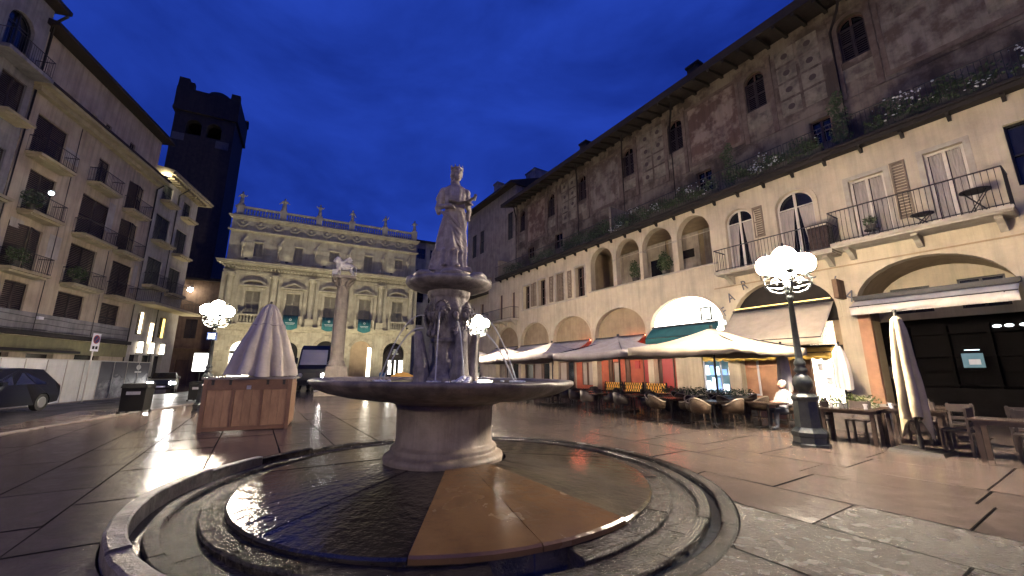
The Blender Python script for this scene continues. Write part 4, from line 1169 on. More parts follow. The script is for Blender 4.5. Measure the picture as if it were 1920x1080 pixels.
# deep eaves and the tiled roof
b = MB()
b.add([(-6, -0.45, 17.78), (31.9, -0.45, 17.62), (31.9, -0.45, 17.95), (-6, -0.45, 18.35), (-6, -9, 17.95), (31.9, -9, 17.95), (31.9, -9, 20.6), (-6, -9, 20.6), (-6, TW - 0.3, 18.1), (31.9, TW - 0.3, 18.1)],
      [(0, 1, 2, 3), (3, 2, 6, 7), (9, 1, 0, 8), (8, 4, 5, 9), (1, 9, 2), (9, 6, 2), (9, 5, 6), (8, 0, 3), (8, 3, 7), (8, 7, 4)])
b.build('roof', 'roof_tile', RH)
rm = MB().box(-0.07, 0.07, 0, 1.5, -0.09, 0.09).mesh('rafter', 'eave_wood')
for k in range(46):
    o = link('rafter', rm, RH, loc=(-5.6 + k * 0.82, TW + 0.01, 17.92)); o.rotation_euler = (R(-9), 0, 0)
for s, z in ((11.2, 18.6), (20.6, 18.5)):
    b = MB(); b.box(s - 0.35, s + 0.35, -1.9, -1.2, z - 0.6, z + 0.55); b.box(s - 0.42, s + 0.42, -1.97, -1.13, z + 0.552, z + 0.7); b.build('chimney', 'roof_tile', RH)

# ------------------------------------------------------------------ plants and furniture that stand on it
TG = 'planters along the terrace rail'
TL = [('flower box thick with white blooms hanging over the terrace rail above the pharmacy lettering', 7.2, 'f'), ('flower box with white blooms on the terrace rail above the tall loggia arch', 11.6, 'f'), ('dense flower box of white blooms at the terrace end of the painted coffers', 15.0, 'f'),
      ('sparse white flowering box on the terrace rail high above the dark bar', 2.4, 'f'), ('white flowering box on the terrace rail nearest the right edge', -1.2, 'f'), ('big round evergreen shrub behind the terrace rail beside the plaster screen', 18.6, 's'),
      ('broad dark shrub on the terrace above the loggia pillars', 21.2, 's'), ('low bushy shrub on the terrace near its far end', 25.0, 'l'), ('clipped shrub by the end screen of the terrace', 29.2, 'l'), ('tall thin climber on the terrace under the coffered fresco', 9.4, 't'), ('leafy tall shrub on the terrace above the arched windows', 4.9, 't')]
for i, (lab, s, kind) in enumerate(TL):
    o = thing('terrace_planter', lab, 'planter', RB.w(s, 0.0 if kind == 'f' else -0.35, 10.16), RB.rz, TG)
    b = MB()
    wd = 1.7 if kind == 'f' else 0.5
    b.box(-wd, wd, -0.14, 0.14, 0, 0.36, tx=-0.02); b.build('box', 'planter', o)
    b = MB()
    if kind == 'f':
        for k in range(7): leaf_cloud(b, (-wd + 0.3 + k * 0.47, 0.08, 0.50 + 0.16 * math.sin(k * 2.3 + i)), (0.40, 0.34, 0.50 + 0.15 * math.sin(k * 1.7 + i * 2)), 190, 0.12, seed=i * 20 + k)
    elif kind == 's':
        for k in range(6): leaf_cloud(b, (-0.9 + 0.36 * k, 0.0, 0.75 + 0.3 * math.sin(k * 1.3)), (0.5, 0.45, 0.55), 190, 0.11, seed=i * 20 + k)
    elif kind == 'l':
        for k in range(5): leaf_cloud(b, (-1.3 + 0.6 * k, 0.1, 0.65), (0.5, 0.4, 0.42), 140, 0.10, seed=i * 20 + k)
    else:
        for k in range(6): leaf_cloud(b, (0.1 * math.sin(k * 2), 0.0, 0.6 + 0.36 * k), (0.42 - 0.04 * k, 0.35 - 0.03 * k, 0.32), 110, 0.11, seed=i * 20 + k)
    b.build('foliage', 'leaf', o, kind='stuff')
    if kind == 'f':
        q = random.Random(i + 50); b = MB()
        for c_ in range(9):
            cx, cz = q.uniform(-wd, wd), q.uniform(0.25, 1.0); n_ = q.choice((2, 3, 4, 6, 12, 16))
            for k in range(n_):
                x = cx + q.gauss(0, 0.14); y = q.uniform(0.22, 0.45); z = cz + q.gauss(0, 0.10)
                w = q.uniform(0.015, 0.05)
                b.sph((x, y, z), (w, w * 0.7, w * q.uniform(0.5, 0.8)), 6, 4)
        b.build('blossoms', 'flower_white', o, kind='stuff')
LP = [('leafy pot plant filling the middle loggia arch', 15.75, 7.0, 0.42, 'p'), ('tall green pot plant in the loggia arch with the dark awning arm', 13.6, 7.1, 0.55, 'p')]
for i, (lab, s, z, r, _) in enumerate(LP):
    o = thing('pot_plant', lab, 'plant', RB.w(s, -0.5, 6.84), RB.rz, 'pot plants in the loggia')
    b = MB(); b.lathe([(0.16, 0), (0.22, 0.3), (0.24, 0.32)], 14); b.build('pot', 'planter', o)
    b = MB(); leaf_cloud(b, (0, 0, 0.75), (r, 0.3, 0.5), 320, 0.12, seed=90 + i); leaf_cloud(b, (0.1, 0, 1.1), (r * 0.6, 0.25, 0.4), 120, 0.12, seed=95 + i); b.build('foliage', 'leaf', o, kind='stuff')
def bistro_table(lab, s, t, z, r, h=0.72, m='iron'):
    o = thing('bistro_table', lab, 'table', RB.w(s, t, z), RB.rz, 'folding tables on the upper balcony')
    b = MB(); b.cyl((0, 0, h), (0, 0, h + 0.03), r, n=20); b.build('tabletop', m, o)
    for k in (-1, 1):
        b = MB(); b.cyl((-r * 0.7, 0.12 * k, 0), (r * 0.7, 0.12 * k, h), 0.014, n=6); b.cyl((r * 0.7, 0.12 * k, 0), (-r * 0.7, 0.12 * k, h), 0.014, n=6); b.build('leg', m, o)
    return o
bistro_table('round folding table at the right end of the upper balcony', 1.85, 0.45, 6.22, 0.34, 0.78)
bistro_table('low folding table under the shutter of the upper balcony', 3.05, 0.55, 6.22, 0.28, 0.42)
o = thing('pot_plant', 'small pot plant on a stand before the left balcony door', 'plant', RB.w(4.35, 0.5, 6.22), RB.rz)
b = MB(); b.cyl((0, 0, 0.3), (0, 0, 0.33), 0.22, n=14)
for k in range(3): b.cyl((0.18 * math.cos(k * 2.1), 0.18 * math.sin(k * 2.1), 0), (0.05 * math.cos(k * 2.1), 0.05 * math.sin(k * 2.1), 0.3), 0.012, n=5)
b.build('stand', 'iron', o)
b = MB(); b.lathe([(0.10, 0.33), (0.14, 0.5)], 12); b.build('pot', 'planter', o)
b = MB(); leaf_cloud(b, (0, 0, 0.66), (0.22, 0.2, 0.2), 160, 0.09, seed=77); b.build('foliage', 'leaf', o, kind='stuff')
o = thing('balcony_planter', 'grey planter chest on the corner of the lower balcony beside the arched window', 'planter', RB.w(5.85, 0.55, 6.10), RB.rz)
b = MB(); b.box(-0.3, 0.3, -0.3, 0.3, 0, 0.95, tx=-0.01); b.build('chest', 'table_dark', o)
b = MB(); b.box(-0.34, 0.34, -0.34, 0.34, 0.952, 1.0); b.build('lid', 'stone_trim', o)

# ================================================================== PLAIN HOUSE beyond the terrace
PH = thing('plain_house', 'tall plain plastered house with dark shutters beyond the end of the terrace', 'building', RB.base, RB.rz)
b = MB(); PWN = [(40.0, 41.0, 14.8, 17.6), (38.1, 39.1, 14.85, 17.6), (31.95, 32.95, 14.8, 17.7)]
b.plate(rect(31.45, 42.4, -0.3, 20.4), [rect(*w) for w in PWN], -2.35, -2.0); b.box(31.45, 42.4, -11, -2.4, -0.3, 20.4)
b.build('wall', 'plaster_dim', PH)
for w in PWN: shutters(PH, *w, -2.12, 'green_shutter')
b = MB(); b.plate(rect(33.32, 42.4, -0.3, 9.2), [rect(34.3, 35.0, 5.9, 8.2), rect(36.2, 36.9, 5.9, 8.0), rect(34.2, 36.6, 0.0, 3.6), rect(37.6, 40.0, 0, 3.6)], -0.4, 0.0); b.box(33.32, 42.4, -1.99, -0.42, -0.3, 9.0)
b.build('lower_wall', 'plaster_cream', PH)
for w in ((34.3, 35.0, 5.9, 8.2), (36.2, 36.9, 5.9, 8.0)): window(PH, *w, -0.2, rows=2, frame='door_wood')
b = MB(); b.add([(33.3, 0.7, 9.15), (42.6, 0.7, 9.15), (42.6, -1.98, 10.4), (33.3, -1.98, 10.4), (33.3, 0.7, 9.0), (42.6, 0.7, 9.0), (42.6, -1.98, 9.1), (33.3, -1.98, 9.1)], [(0, 3, 2, 1), (4, 5, 6, 7), (0, 1, 5, 4), (0, 4, 7, 3), (1, 2, 6, 5), (3, 7, 6, 2)]); b.build('lean_to_roof', 'roof_tile', PH)
b = MB(); b.add([(31.2, -1.2, 20.35), (42.9, -1.2, 20.35), (42.9, -1.2, 20.6), (31.2, -1.2, 20.6), (31.2, -7, 22.6), (42.9, -7, 22.6), (31.2, -11.4, 20.9), (42.9, -11.4, 20.9), (31.2, -11.4, 20.4), (42.9, -11.4, 20.4)],
      [(0, 1, 2, 3), (3, 2, 5, 4), (4, 5, 7, 6), (0, 3, 4, 6, 8), (1, 9, 7, 5, 2), (0, 8, 9, 1), (6, 7, 9, 8)]); rf = b.build('roof', 'roof_tile', PH)
b = MB(); b.box(36.7, 37.5, -3.6, -2.9, 20.9, 23.0); b.box(36.6, 37.6, -3.7, -2.8, 23.0, 23.2); b.build('chimney', 'plaster_dim', rf)
b = MB(); b.box(31.46, 33.2, -9, -4.5, 20.42, 22.9); b.box(31.4, 33.3, -9.1, -4.4, 22.902, 23.05); b.build('attic', 'left_grey', PH)
for k in range(3):
    b = MB(); b.box(33.6 + k * 2.6, 34.5 + k * 2.6, -1.99, -1.4, 10.5, 11.3 + 0.2 * k); b.build('roof_vent', 'plaster_dim', PH)

# ================================================================== row of shops behind everything on the right is closed by this far house
FH = thing('far_house', 'narrow dark house with square windows between palace and fountain statue', 'building', (-13.0, 62, 0), R(207))
b = MB(); FW = [(-3 + 2.1 * i, -1.7 + 2.1 * i, z, z + 1.7) for i in range(4) for z in (19.3, 15.8, 12.2, 8.6)]
b.plate(rect(-6, 7, -0.3, 22.0), [rect(*w) for w in FW], -0.3, 0); b.box(-6, 7, -8, -0.35, -0.3, 22.0); b.build('wall', 'left_grey', FH)
for w in FW: window(FH, *w, -0.12, rows=2, frame='iron')
b = MB(); b.box(-6.5, 7.5, -8.5, 0.6, 22.0, 22.25); b.build('roof', 'roof_tile', FH)

# ================================================================== PALACE at the end of the square
PA = thing('palace', 'floodlit baroque stone palace with half columns, balustrade and roof statues closing the square', 'palace', PB.base, PB.rz)
PX0, PX1 = -12.75, 8.95
BAYS = [5.93, 1.80, -2.35, -6.45, -10.58]
COLS = [8.30, 3.88, -0.13, -4.05, -8.33, -12.35]
GA = [(6.37, 1.05, 3.9), (1.80, 1.1, 3.9), (-2.3, 1.15, 4.1), (-6.45, 1.3, 4.1), (-10.5, 1.35, 3.95)]
holes = [rect(c - 0.73, c + 0.73, 8.0, 10.8) for c in BAYS]
AT = [(5.58, 6.44, 14.9, 16.65), (1.32, 2.25, 14.5, 16.67), (-2.86, -1.70, 15.3, 16.7), (-6.98, -5.92, 14.5, 16.7), (-10.98, -9.92, 15.4, 16.72)]
holes += [rect(*a) for a in AT]
holes += [arch(c, h, -0.02, zs, h, 12) for c, h, zs in GA]
holes += [rect(4.55 - 0.0, 4.56, 1.0, 1.01)] if False else []
b = MB(); b.plate(rect(PX0, PX1, -0.3, 19.7), holes, -0.5, 0.0); b.box(PX0, PX1, -14, -0.9, -0.3, 19.6); b.box(PX0, PX0 + 0.3, -0.9, -0.5, -0.3, 19.6); b.box(PX1 - 0.3, PX1, -0.9, -0.5, -0.3, 19.6)
b.build('wall', 'palace_stone', PA)
def pal(name, m, s0, s1, t0, t1, z0, z1, parent=PA): 
    b = MB(); b.box(s0, s1, t0, t1, z0, z1); return b.build(name, m, parent)
# rusticated ground storey: single blocks, recessed joints
BM = {}
zc = 0.35; row = 0
while zc < 6.2:
    h = 0.58; s = PX0 + (0.0 if row % 2 else -0.5)
    while s < PX1 - 0.2:
        ln = 1.06; a, e = max(s, PX0), min(s + ln, PX1)
        mid = (a + e) / 2; ok = e - a > 0.25
        for c, hw, zs in GA:
            top = zs + hw + 0.25
            if zc < zs and a < c + hw + 0.22 and e > c - hw - 0.22: ok = False
            if zc + h > zs and a < c + hw + 0.22 and e > c - hw - 0.22 and zc < top + 0.1: ok = False
        if ok:
            key = round(e - a, 2)
            if key not in BM: BM[key] = MB().box(-key / 2 + 0.03, key / 2 - 0.03, 0.0, 0.11, 0.03, h - 0.03, tx=0.02, ty=0.0).mesh('stone_block', 'palace_block')
            link('stone_block', BM[key], PA, loc=(mid, 0.002, zc))
        s += ln
    zc += h; row += 1
for c, hw, zs in GA:                        # voussoirs
    for k in range(9):
        a0 = PI * k / 9 + 0.02; a1 = PI * (k + 1) / 9 - 0.02
        r0, r1 = hw + 0.02, hw + (0.62 if k == 4 else 0.42)
        pts = [(c + r0 * math.cos(a0), zs + r0 * math.sin(a0)), (c + r0 * math.cos(a1), zs + r0 * math.sin(a1)), (c + r1 * math.cos(a1), zs + r1 * math.sin(a1)), (c + r1 * math.cos(a0), zs + r1 * math.sin(a0))]
        b = MB(); b.plate(pts, [], 0.002, 0.13 if k == 4 else 0.09); b.build('voussoir', 'palace_block', PA)
fills = ['lit_shop', 'dark_void', 'dark_void', 'vault_tan', 'dark_void']
for (c, hw, zs), m in zip(GA, fills):
    b = MB(); b.plate(arch(c, hw - 0.002, 0, zs, hw - 0.002, 12), [], -0.49, -0.42); b.build('door', m, PA)
pal('door_lintel', 'eave_wood', 5.35, 7.4, -0.42, -0.3, 3.55, 3.85)
pal('shop_light', 'lit_white', 5.5, 7.2, -0.41, -0.36, 4.1, 4.6); pal('door_poster', 'sign_red', 5.6, 6.1, -0.41, -0.38, 2.2, 2.8)
pal('light_reveal', 'lit_warm', -5.50, -5.38, -0.41, -0.2, 0.6, 4.3) if False else None
pal('door_leaf', 'lit_shop', -7.72, -7.25, -0.41, -0.36, 0.9, 4.6)
b = MB(); b.lathe([(0.1, 5.05), (0.6, 4.8), (1.05, 4.3), (1.32, 3.65), (1.33, 3.3)], 18, c=(-10.5, -0.35, 0), a0=0.0, a1=PI); dk = b.build('dome_awning', 'eave_wood', PA)
b = MB()
for i in range(3): b.box(-10.9 + 0.1 * i, -10.1 - 0.1 * i, 0.995 - 0.12 * i, 1.0 - 0.12 * i, 3.75 + 0.26 * i, 3.82 + 0.26 * i)
b.build('awning_mark', 'white_mark', dk)
for s0, s1, z0, z1 in ((-11.8, -11.3, 0.4, 3.0), (-10.9, -10.75, 0.4, 3.0), (-10.35, -9.95, 1.2, 3.0)): pal('shop_light', 'lit_white', s0, s1, -0.41, -0.36, z0, z1)
# string of mouldings
def mould(name, z0, steps, s0=PX0, s1=PX1):
    b = MB(); z = z0
    for (h, t) in steps:
        b.box(s0 - t * 0.9, s1 + t * 0.9, 0.001, t, z, z + h - 0.004); z += h
    return b.build(name, 'palace_stone', PA)
mould('balcony_band', 6.35, [(0.16, 0.18), (0.16, 0.34), (0.16, 0.5)])
mould('plinth_course', -0.2, [(0.5, 0.12)])
mould('architrave', 12.75, [(0.18, 0.1), (0.16, 0.16), (0.42, 0.08)])
mould('cornice', 13.52, [(0.14, 0.3), (0.16, 0.62), (0.20, 0.86), (0.08, 0.95)])
dm = MB().box(-0.09, 0.09, 0, 0.42, 0, 0.2).mesh('dentil', 'palace_stone')
for k in range(62): link('dentil', dm, PA, loc=(PX0 + 0.2 + k * 0.352, 0.1, 13.315))
mould('attic_string', 17.75, [(0.1, 0.12), (0.14, 0.3)])
mould('roof_cornice', 19.3, [(0.14, 0.15), (0.16, 0.3), (0.1, 0.42)])
# half columns with capitals and pedestals
cm = MB()
cm.lathe([(0.36, 7.75), (0.40, 7.80), (0.40, 7.9), (0.34, 7.95), (0.335, 9.5), (0.285, 12.1), (0.31, 12.14), (0.29, 12.2), (0.33, 12.3), (0.42, 12.52), (0.44, 12.6)], 14)
cm.box(-0.44, 0.44, -0.1, 0.44, 12.60, 12.745); cm.box(-0.48, 0.48, -0.1, 0.48, 6.84, 7.0); cm.box(-0.43, 0.43, -0.1, 0.43, 7.001, 7.62); cm.box(-0.48, 0.48, -0.1, 0.48, 7.621, 7.748)
for q in (-1, 1): cm.cyl((0.40 * q, 0.1, 12.45), (0.40 * q, 0.46, 12.45), 0.11, n=8)
cme = cm.mesh('half_column', 'palace_stone')
for s in COLS: link('half_column', cme, PA, loc=(s, 0.16, 0))
pm = MB(); pm.box(-0.2, 0.2, 0, 0.12, 6.85, 12.74); pme = pm.mesh('pilaster', 'palace_stone')
for s in COLS:
    for q in (-0.62, 0.62): link('pilaster', pme, PA, loc=(s + q, 0.001, 0))
for i, c in enumerate(BAYS):               # great windows, pediments, little balconies
    b = MB(); b.plate(rect(c - 1.0, c + 1.0, 7.85, 11.05), [rect(c - 0.732, c + 0.732, 8.0, 10.8)], 0.002, 0.14); b.box(c - 1.1, c + 1.1, 0.003, 0.2, 11.052, 11.2)
    b.build('window_surround', 'palace_stone', PA)
    shutters(PA, c - 0.72, c + 0.72, 8.0, 10.8, -0.18, 'palace_shutter')
    b = MB(); b.box(c - 1.4, c + 1.4, 0.002, 0.42, 11.28, 11.42)
    if i % 2 == 0: b.plate(arch(c, 1.3, 11.425, 11.45, 0.62, 12), [arch(c, 0.95, 11.5, 11.52, 0.38, 10)], 0.002, 0.36)
    else: b.plate([(c - 1.35, 11.425), (c, 12.1), (c + 1.35, 11.425)], [[(c - 0.85, 11.52), (c, 11.92), (c + 0.85, 11.52)]], 0.002, 0.36)
    b.plate(rect(c - 0.9, c + 0.9, 11.43, 11.9), [], 0.004, 0.08)
    b.build('pediment', 'palace_stone', PA)
    b = MB(); b.box(c - 1.15, c + 1.15, 0.5, 0.95, 6.84, 6.98); b.box(c - 1.2, c + 1.2, 0.62, 0.94, 7.82, 7.97); b.box(c - 1.2, c - 0.95, 0.65, 0.9, 6.982, 7.818); b.box(c + 0.95, c + 1.2, 0.65, 0.9, 6.982, 7.818)
    bl = b.build('balcony', 'palace_stone', PA)
    b = MB()
    for k in range(6): b.lathe([(0.05, 6.98), (0.09, 7.15), (0.10, 7.25), (0.05, 7.5), (0.05, 7.6), (0.07, 7.82)], 8, c=(c - 0.78 + 0.31 * k, 0.78, 0))
    b.build('balusters', 'palace_stone', bl)
for a in AT:
    b = MB(); b.plate(rect(a[0] - 0.14, a[1] + 0.14, a[2] - 0.12, a[3] + 0.14), [rect(a[0] - 0.002, a[1] + 0.002, a[2], a[3])], 0.002, 0.08); b.build('window_surround', 'palace_stone', PA)
    shutters(PA, *a, -0.16, 'palace_shutter')
# carved garlands and masks in the attic
for i in range(12):
    s = 7.9 - i * 1.82
    b = MB()
    b.tube([(s - 0.5, 0.06, 18.8), (s - 0.25, 0.1, 18.5), (s, 0.1, 18.42), (s + 0.25, 0.1, 18.5), (s + 0.5, 0.06, 18.8)], 0.10, 7)
    b.sph((s, 0.05, 18.95), (0.2, 0.12, 0.22), 8, 6); b.build('garland', 'palace_stone', PA)
for s in COLS[1:-1] + [7.6, -11.7]:
    b = MB(); b.sph((s, 0.12, 16.4), (0.28, 0.2, 0.42), 8, 6); b.tube([(s - 0.35, 0.08, 17.3), (s - 0.1, 0.15, 16.9), (s, 0.2, 16.1), (s + 0.05, 0.12, 15.3), (s, 0.1, 14.6)], 0.14, 7, r1=0.07); b.box(s - 0.3, s + 0.3, 0.001, 0.2, 14.5, 14.65); b.build('carved_trophy', 'palace_stone', PA)
for i in range(10):
    s = 7.0 - i * 2.06
    b = MB(); b.box(s - 0.42, s + 0.42, 0.001, 0.035, 15.2, 16.6); b.build('attic_panel', 'palace_stone', PA)
# roof balustrade
pal('balustrade_base', 'palace_stone', PX0 + 0.1, PX1 - 0.1, -0.3, 0.25, 19.705, 19.88)
pal('balustrade_rail', 'palace_stone', PX0 + 0.1, PX1 - 0.1, -0.28, 0.22, 20.72, 20.9)
for s in COLS: pal('balustrade_pier', 'palace_stone', s - 0.36, s + 0.36, -0.34, 0.29, 19.881, 21.0)
bm_ = MB().lathe([(0.08, 0), (0.08, 0.06), (0.06, 0.1), (0.12, 0.3), (0.12, 0.36), (0.055, 0.62), (0.055, 0.7), (0.08, 0.78), (0.08, 0.835)], 8).mesh('baluster', 'palace_stone')
for i in range(5):
    a, e = COLS[i] - 0.45, COLS[i + 1] + 0.45; n = 11
    for k in range(n): link('baluster', bm_, PA, loc=(a + (e - a) * (k + 0.5) / n, -0.03, 19.882))
# six stone gods on the balustrade, each turned and posed differently
gods = ['stone roof statue at the left corner of the palace balustrade', 'second roof statue from the left, stout and cloaked', 'roof statue with both arms spread, third from the left', 'slim roof statue above the lion column, arms at its sides',
        'roof statue second from the right, one arm raised', 'stone roof statue at the right corner of the palace balustrade']
for i, s in enumerate(COLS):
    o = thing('roof_statue', gods[i], 'statue', PB.w(s, 0, 21.0), PB.rz + PI + R([20, -10, 5, 0, -15, 10][i]), 'statues on the palace balustrade')
    b = MB(); w = [1.0, 1.25, 0.95, 0.85, 0.9, 1.0][i]
    b.lathe([(0.26 * w, 0), (0.24 * w, 0.2), (0.20 * w, 0.6), (0.17 * w, 0.95), (0.22 * w, 1.2), (0.24 * w, 1.35), (0.1, 1.47), (0.07, 1.5)], 14, fn=lambda r, z, a: r * (1 + 0.12 * math.sin(a * 6 + z * 3)))
    b.sph((0, -0.02, 1.62), (0.11, 0.12, 0.15), 10, 8)
    up = [0.2, -0.2, 0.25, -0.45, 0.45, 0.1][i]
    for q in (-1, 1):
        ee = up if (q > 0 or i == 2) else -0.3
        b.tube([(0.2 * w * q, 0, 1.32), (0.36 * w * q, -0.05, 1.15 + ee * 0.3), (0.48 * w * q, -0.14, 1.2 + ee)], 0.08, 7, r1=0.05)
    b.sph((0.05, -0.12, 0.5), (0.16, 0.14, 0.4), 8, 6)
    me = b.build('figure', 'palace_stone', o); remesh(me, 0.05)
    b = MB(); b.box(-0.32, 0.32, -0.28, 0.28, -0.0, 0.12); b.build('plinth', 'palace_stone', o)
# teal banners hung over three balconies
for i, c in enumerate(BAYS[1:4]):
    o = thing('banner', ['teal banner half hidden by the closed market parasol', 'teal banner left of the lion column', 'teal banner right of the lion column'][i], 'banner', PB.w(c, 0.98, 6.2), PB.rz, 'teal banners on the palace balconies')
    b = MB(); n = 16; v = []
    for k in range(n + 1):
        x = -0.78 + 1.56 * k / n; y = 0.03 * math.sin(k * 1.7)
        v += [(x, y, 1.82), (x, y + 0.01, 0.9), (x, y + 0.02, 0.12 - 0.28 * math.cos((k / n - 0.5) * PI) * 0.9 + 0.25)]
    b.add(v, [(3 * k + j, 3 * k + j + 1, 3 * k + 4 + j, 3 * k + 3 + j) for k in range(n) for j in (0, 1)], 0, True)
    cl = b.build('cloth', 'teal', o)
    md = cl.modifiers.new('s', 'SOLIDIFY'); md.thickness = 0.01
    b = MB(); b.plate(rect(-0.5, 0.5, 0.92, 0.965), [], 0.055, 0.06); b.plate(rect(-0.42, 0.42, 0.78, 0.81), [], 0.055, 0.06)
    b.plate([(0.13 * math.cos(R(a)), 1.32 + 0.13 * math.sin(R(a))) for a in range(0, 360, 30)], [[(0.08 * math.cos(R(a)), 1.32 + 0.08 * math.sin(R(a))) for a in range(0, 360, 30)]], 0.055, 0.06); b.build('print', 'white_mark', o)
    b = MB(); b.cyl((-0.8, 0, 1.84), (0.8, 0, 1.84), 0.03, n=6); b.build('rod', 'iron', o)
# floodlights on the balcony band wash the facade from below
def spot(name, label, pos, target, energy, color, size=R(100), rad=0.15, blend=0.8):
    o = thing(name, label, 'floodlight', pos, 0, None)
    b = MB(); b.box(-0.14, 0.14, -0.10, 0.10, 0, 0.16); b.cyl((0, 0, -0.12), (0, 0, 0), 0.02, n=6); b.build('housing', 'iron', o)
    l = bpy.data.lights.new(name + '_light', 'SPOT'); l.energy = energy; l.color = color; l.spot_size = size; l.spot_blend = blend; l.shadow_soft_size = rad
    lo = bpy.data.objects.new(name + '_light', l); COL.objects.link(lo)
    lo.location = Vector(pos) + Vector((0, 0, 0.22)); lo.rotation_euler = (Vector(target) - lo.location).to_track_quat('-Z', 'Y').to_euler()
    return o
FL = ['floodlight low in front of the palace near the lit doorway', 'floodlight on the paving before the middle of the palace', 'floodlight in front of the right half of the palace']
for i, s in enumerate((6.5, -1.9, -10.2)):
    spot('floodlight', FL[i], PB.w(s, 7.5, 0.15), PB.w(s, 0, 10.5), 4600, (1.0, 0.88, 0.65), R(115))
spot('floodlight', 'small floodlight over the arch at the right end of the palace', PB.w(-11.8, 1.2, 6.95) + Vector((0, 0, 0.12)), PB.w(-11.8, 0.1, 5.0), 26, (1.0, 0.78, 0.42), R(120))
for i, s in enumerate((7.0, 2.9, -1.2, -5.2, -9.4)):
    spot('floodlight', ['uplight on the palace cornice at its left end', 'uplight on the palace cornice above the second column', 'uplight on the palace cornice above the middle', 'uplight on the cornice behind the stone lion', 'uplight on the palace cornice at its right end'][i],
         PB.w(s, 0.75, 14.33), PB.w(s, 0.0, 18.2), 45, (1.0, 0.88, 0.62), R(150))

# ================================================================== LION COLUMN
def dist_pt(x, y, Y): return Vector(((x - 960) / 740 * (Y * math.cos(math.atan(156 / 740))), Y, 0))
LC = Vector((-12.25, 28.0, 0))
CO = thing('lion_column', 'tall smooth stone column on a stepped pedestal in front of the palace', 'column', LC, R(27))
b = MB(); b.box(-1.25, 1.25, -1.25, 1.25, 0, 0.3); b.box(-1.0, 1.0, -1.0, 1.0, 0.302, 0.6); b.build('step', 'column_stone', CO)
b = MB(); b.box(-0.82, 0.82, -0.82, 0.82, 0.602, 1.75, tx=0.16, ty=0.16); b.box(-0.68, 0.68, -0.68, 0.68, 1.752, 1.92, tx=0.05, ty=0.05); b.build('pedestal', 'column_stone', CO)
b = MB(); b.lathe([(0.60, 1.92), (0.62, 2.02), (0.54, 2.1), (0.56, 2.2), (0.49, 2.28), (0.455, 2.4), (0.45, 4.0), (0.425, 6.5), (0.39, 7.45), (0.43, 7.5), (0.40, 7.56)], 32); b.build('shaft', 'column_stone', CO)
b = MB(); b.lathe([(0.40, 7.56), (0.42, 7.75), (0.54, 7.98), (0.66, 8.12)], 24)
for k in range(8):
    a = k * PI / 4 + PI / 8
    b.tube([(0.41 * math.cos(a), 0.41 * math.sin(a), 7.6), (0.56 * math.cos(a), 0.56 * math.sin(a), 7.85), (0.78 * math.cos(a), 0.78 * math.sin(a), 8.05), (0.72 * math.cos(a), 0.72 * math.sin(a), 7.93)], 0.09, 6, r1=0.05)
b.box(-0.76, 0.76, -0.76, 0.76, 8.12, 8.30); b.build('capital', 'column_stone', CO)
LI = thing('stone_lion', 'pale winged stone lion with a book standing on top of the column', 'sculpture', LC + Vector((0, 0, 8.30)), R(24))
LI.scale = (0.84, 0.84, 0.92)
b = MB()
b.sph((0.10, 0, 0.88), (0.62, 0.26, 0.30), 16, 10); b.sph((-0.42, 0, 1.00), (0.34, 0.30, 0.40), 14, 10)       # body and chest
b.sph((-0.58, -0.04, 1.32), (0.27, 0.28, 0.31), 14, 10); b.sph((-0.76, -0.06, 1.30), (0.16, 0.16, 0.18), 10, 8)     # mane and head
b.sph((-0.88, -0.07, 1.24), (0.09, 0.09, 0.08), 8, 6)
for q in (-1, 1): b.sph((-0.66, -0.04 + 0.15 * q, 1.55), 0.06, 8, 6)
for x, y, kx in ((-0.50, -0.16, -0.62), (-0.40, 0.16, -0.36)): b.tube([(x, y, 0.85), ((x + kx) / 2, y, 0.45), (kx, y, 0.10)], 0.125, 8, r1=0.085); b.sph((kx - 0.05, y, 0.08), (0.13, 0.09, 0.08), 8, 6)
for y, kx in ((-0.17, 0.42), (0.17, 0.68)): b.tube([(0.55, y, 0.85), (0.50, y, 0.58), (0.72, y, 0.36), (kx + 0.1, y, 0.08)], 0.17, 8, r1=0.075); b.sph((kx + 0.03, y, 0.07), (0.14, 0.09, 0.07), 8, 6)
b.tube([(0.68, 0, 0.98), (0.92, 0, 0.9), (0.98, 0, 0.55), (0.92, 0, 0.3)], 0.055, 7, r1=0.04); b.sph((0.91, 0, 0.25), 0.08, 8, 6)
for q in (-1, 1):
    for k in range(4): b.tube([(-0.22, 0.20 * q, 1.05 + 0.04 * k), (0.15, 0.28 * q, 1.32 + 0.05 * k), (0.62 - 0.08 * k, 0.30 * q, 1.36 + 0.09 * k)], 0.075, 6, r1=0.03)
bd = b.build('body', 'lion_stone', LI); remesh(bd, 0.03)
b = MB(); b.box(-0.95, -0.55, -0.5, -0.36, 0.0, 0.5); b.build('book', 'lion_stone', LI)
b = MB(); b.box(-0.95, 0.95, -0.42, 0.42, -0.002, 0.06); b.build('plinth', 'lion_stone', LI)

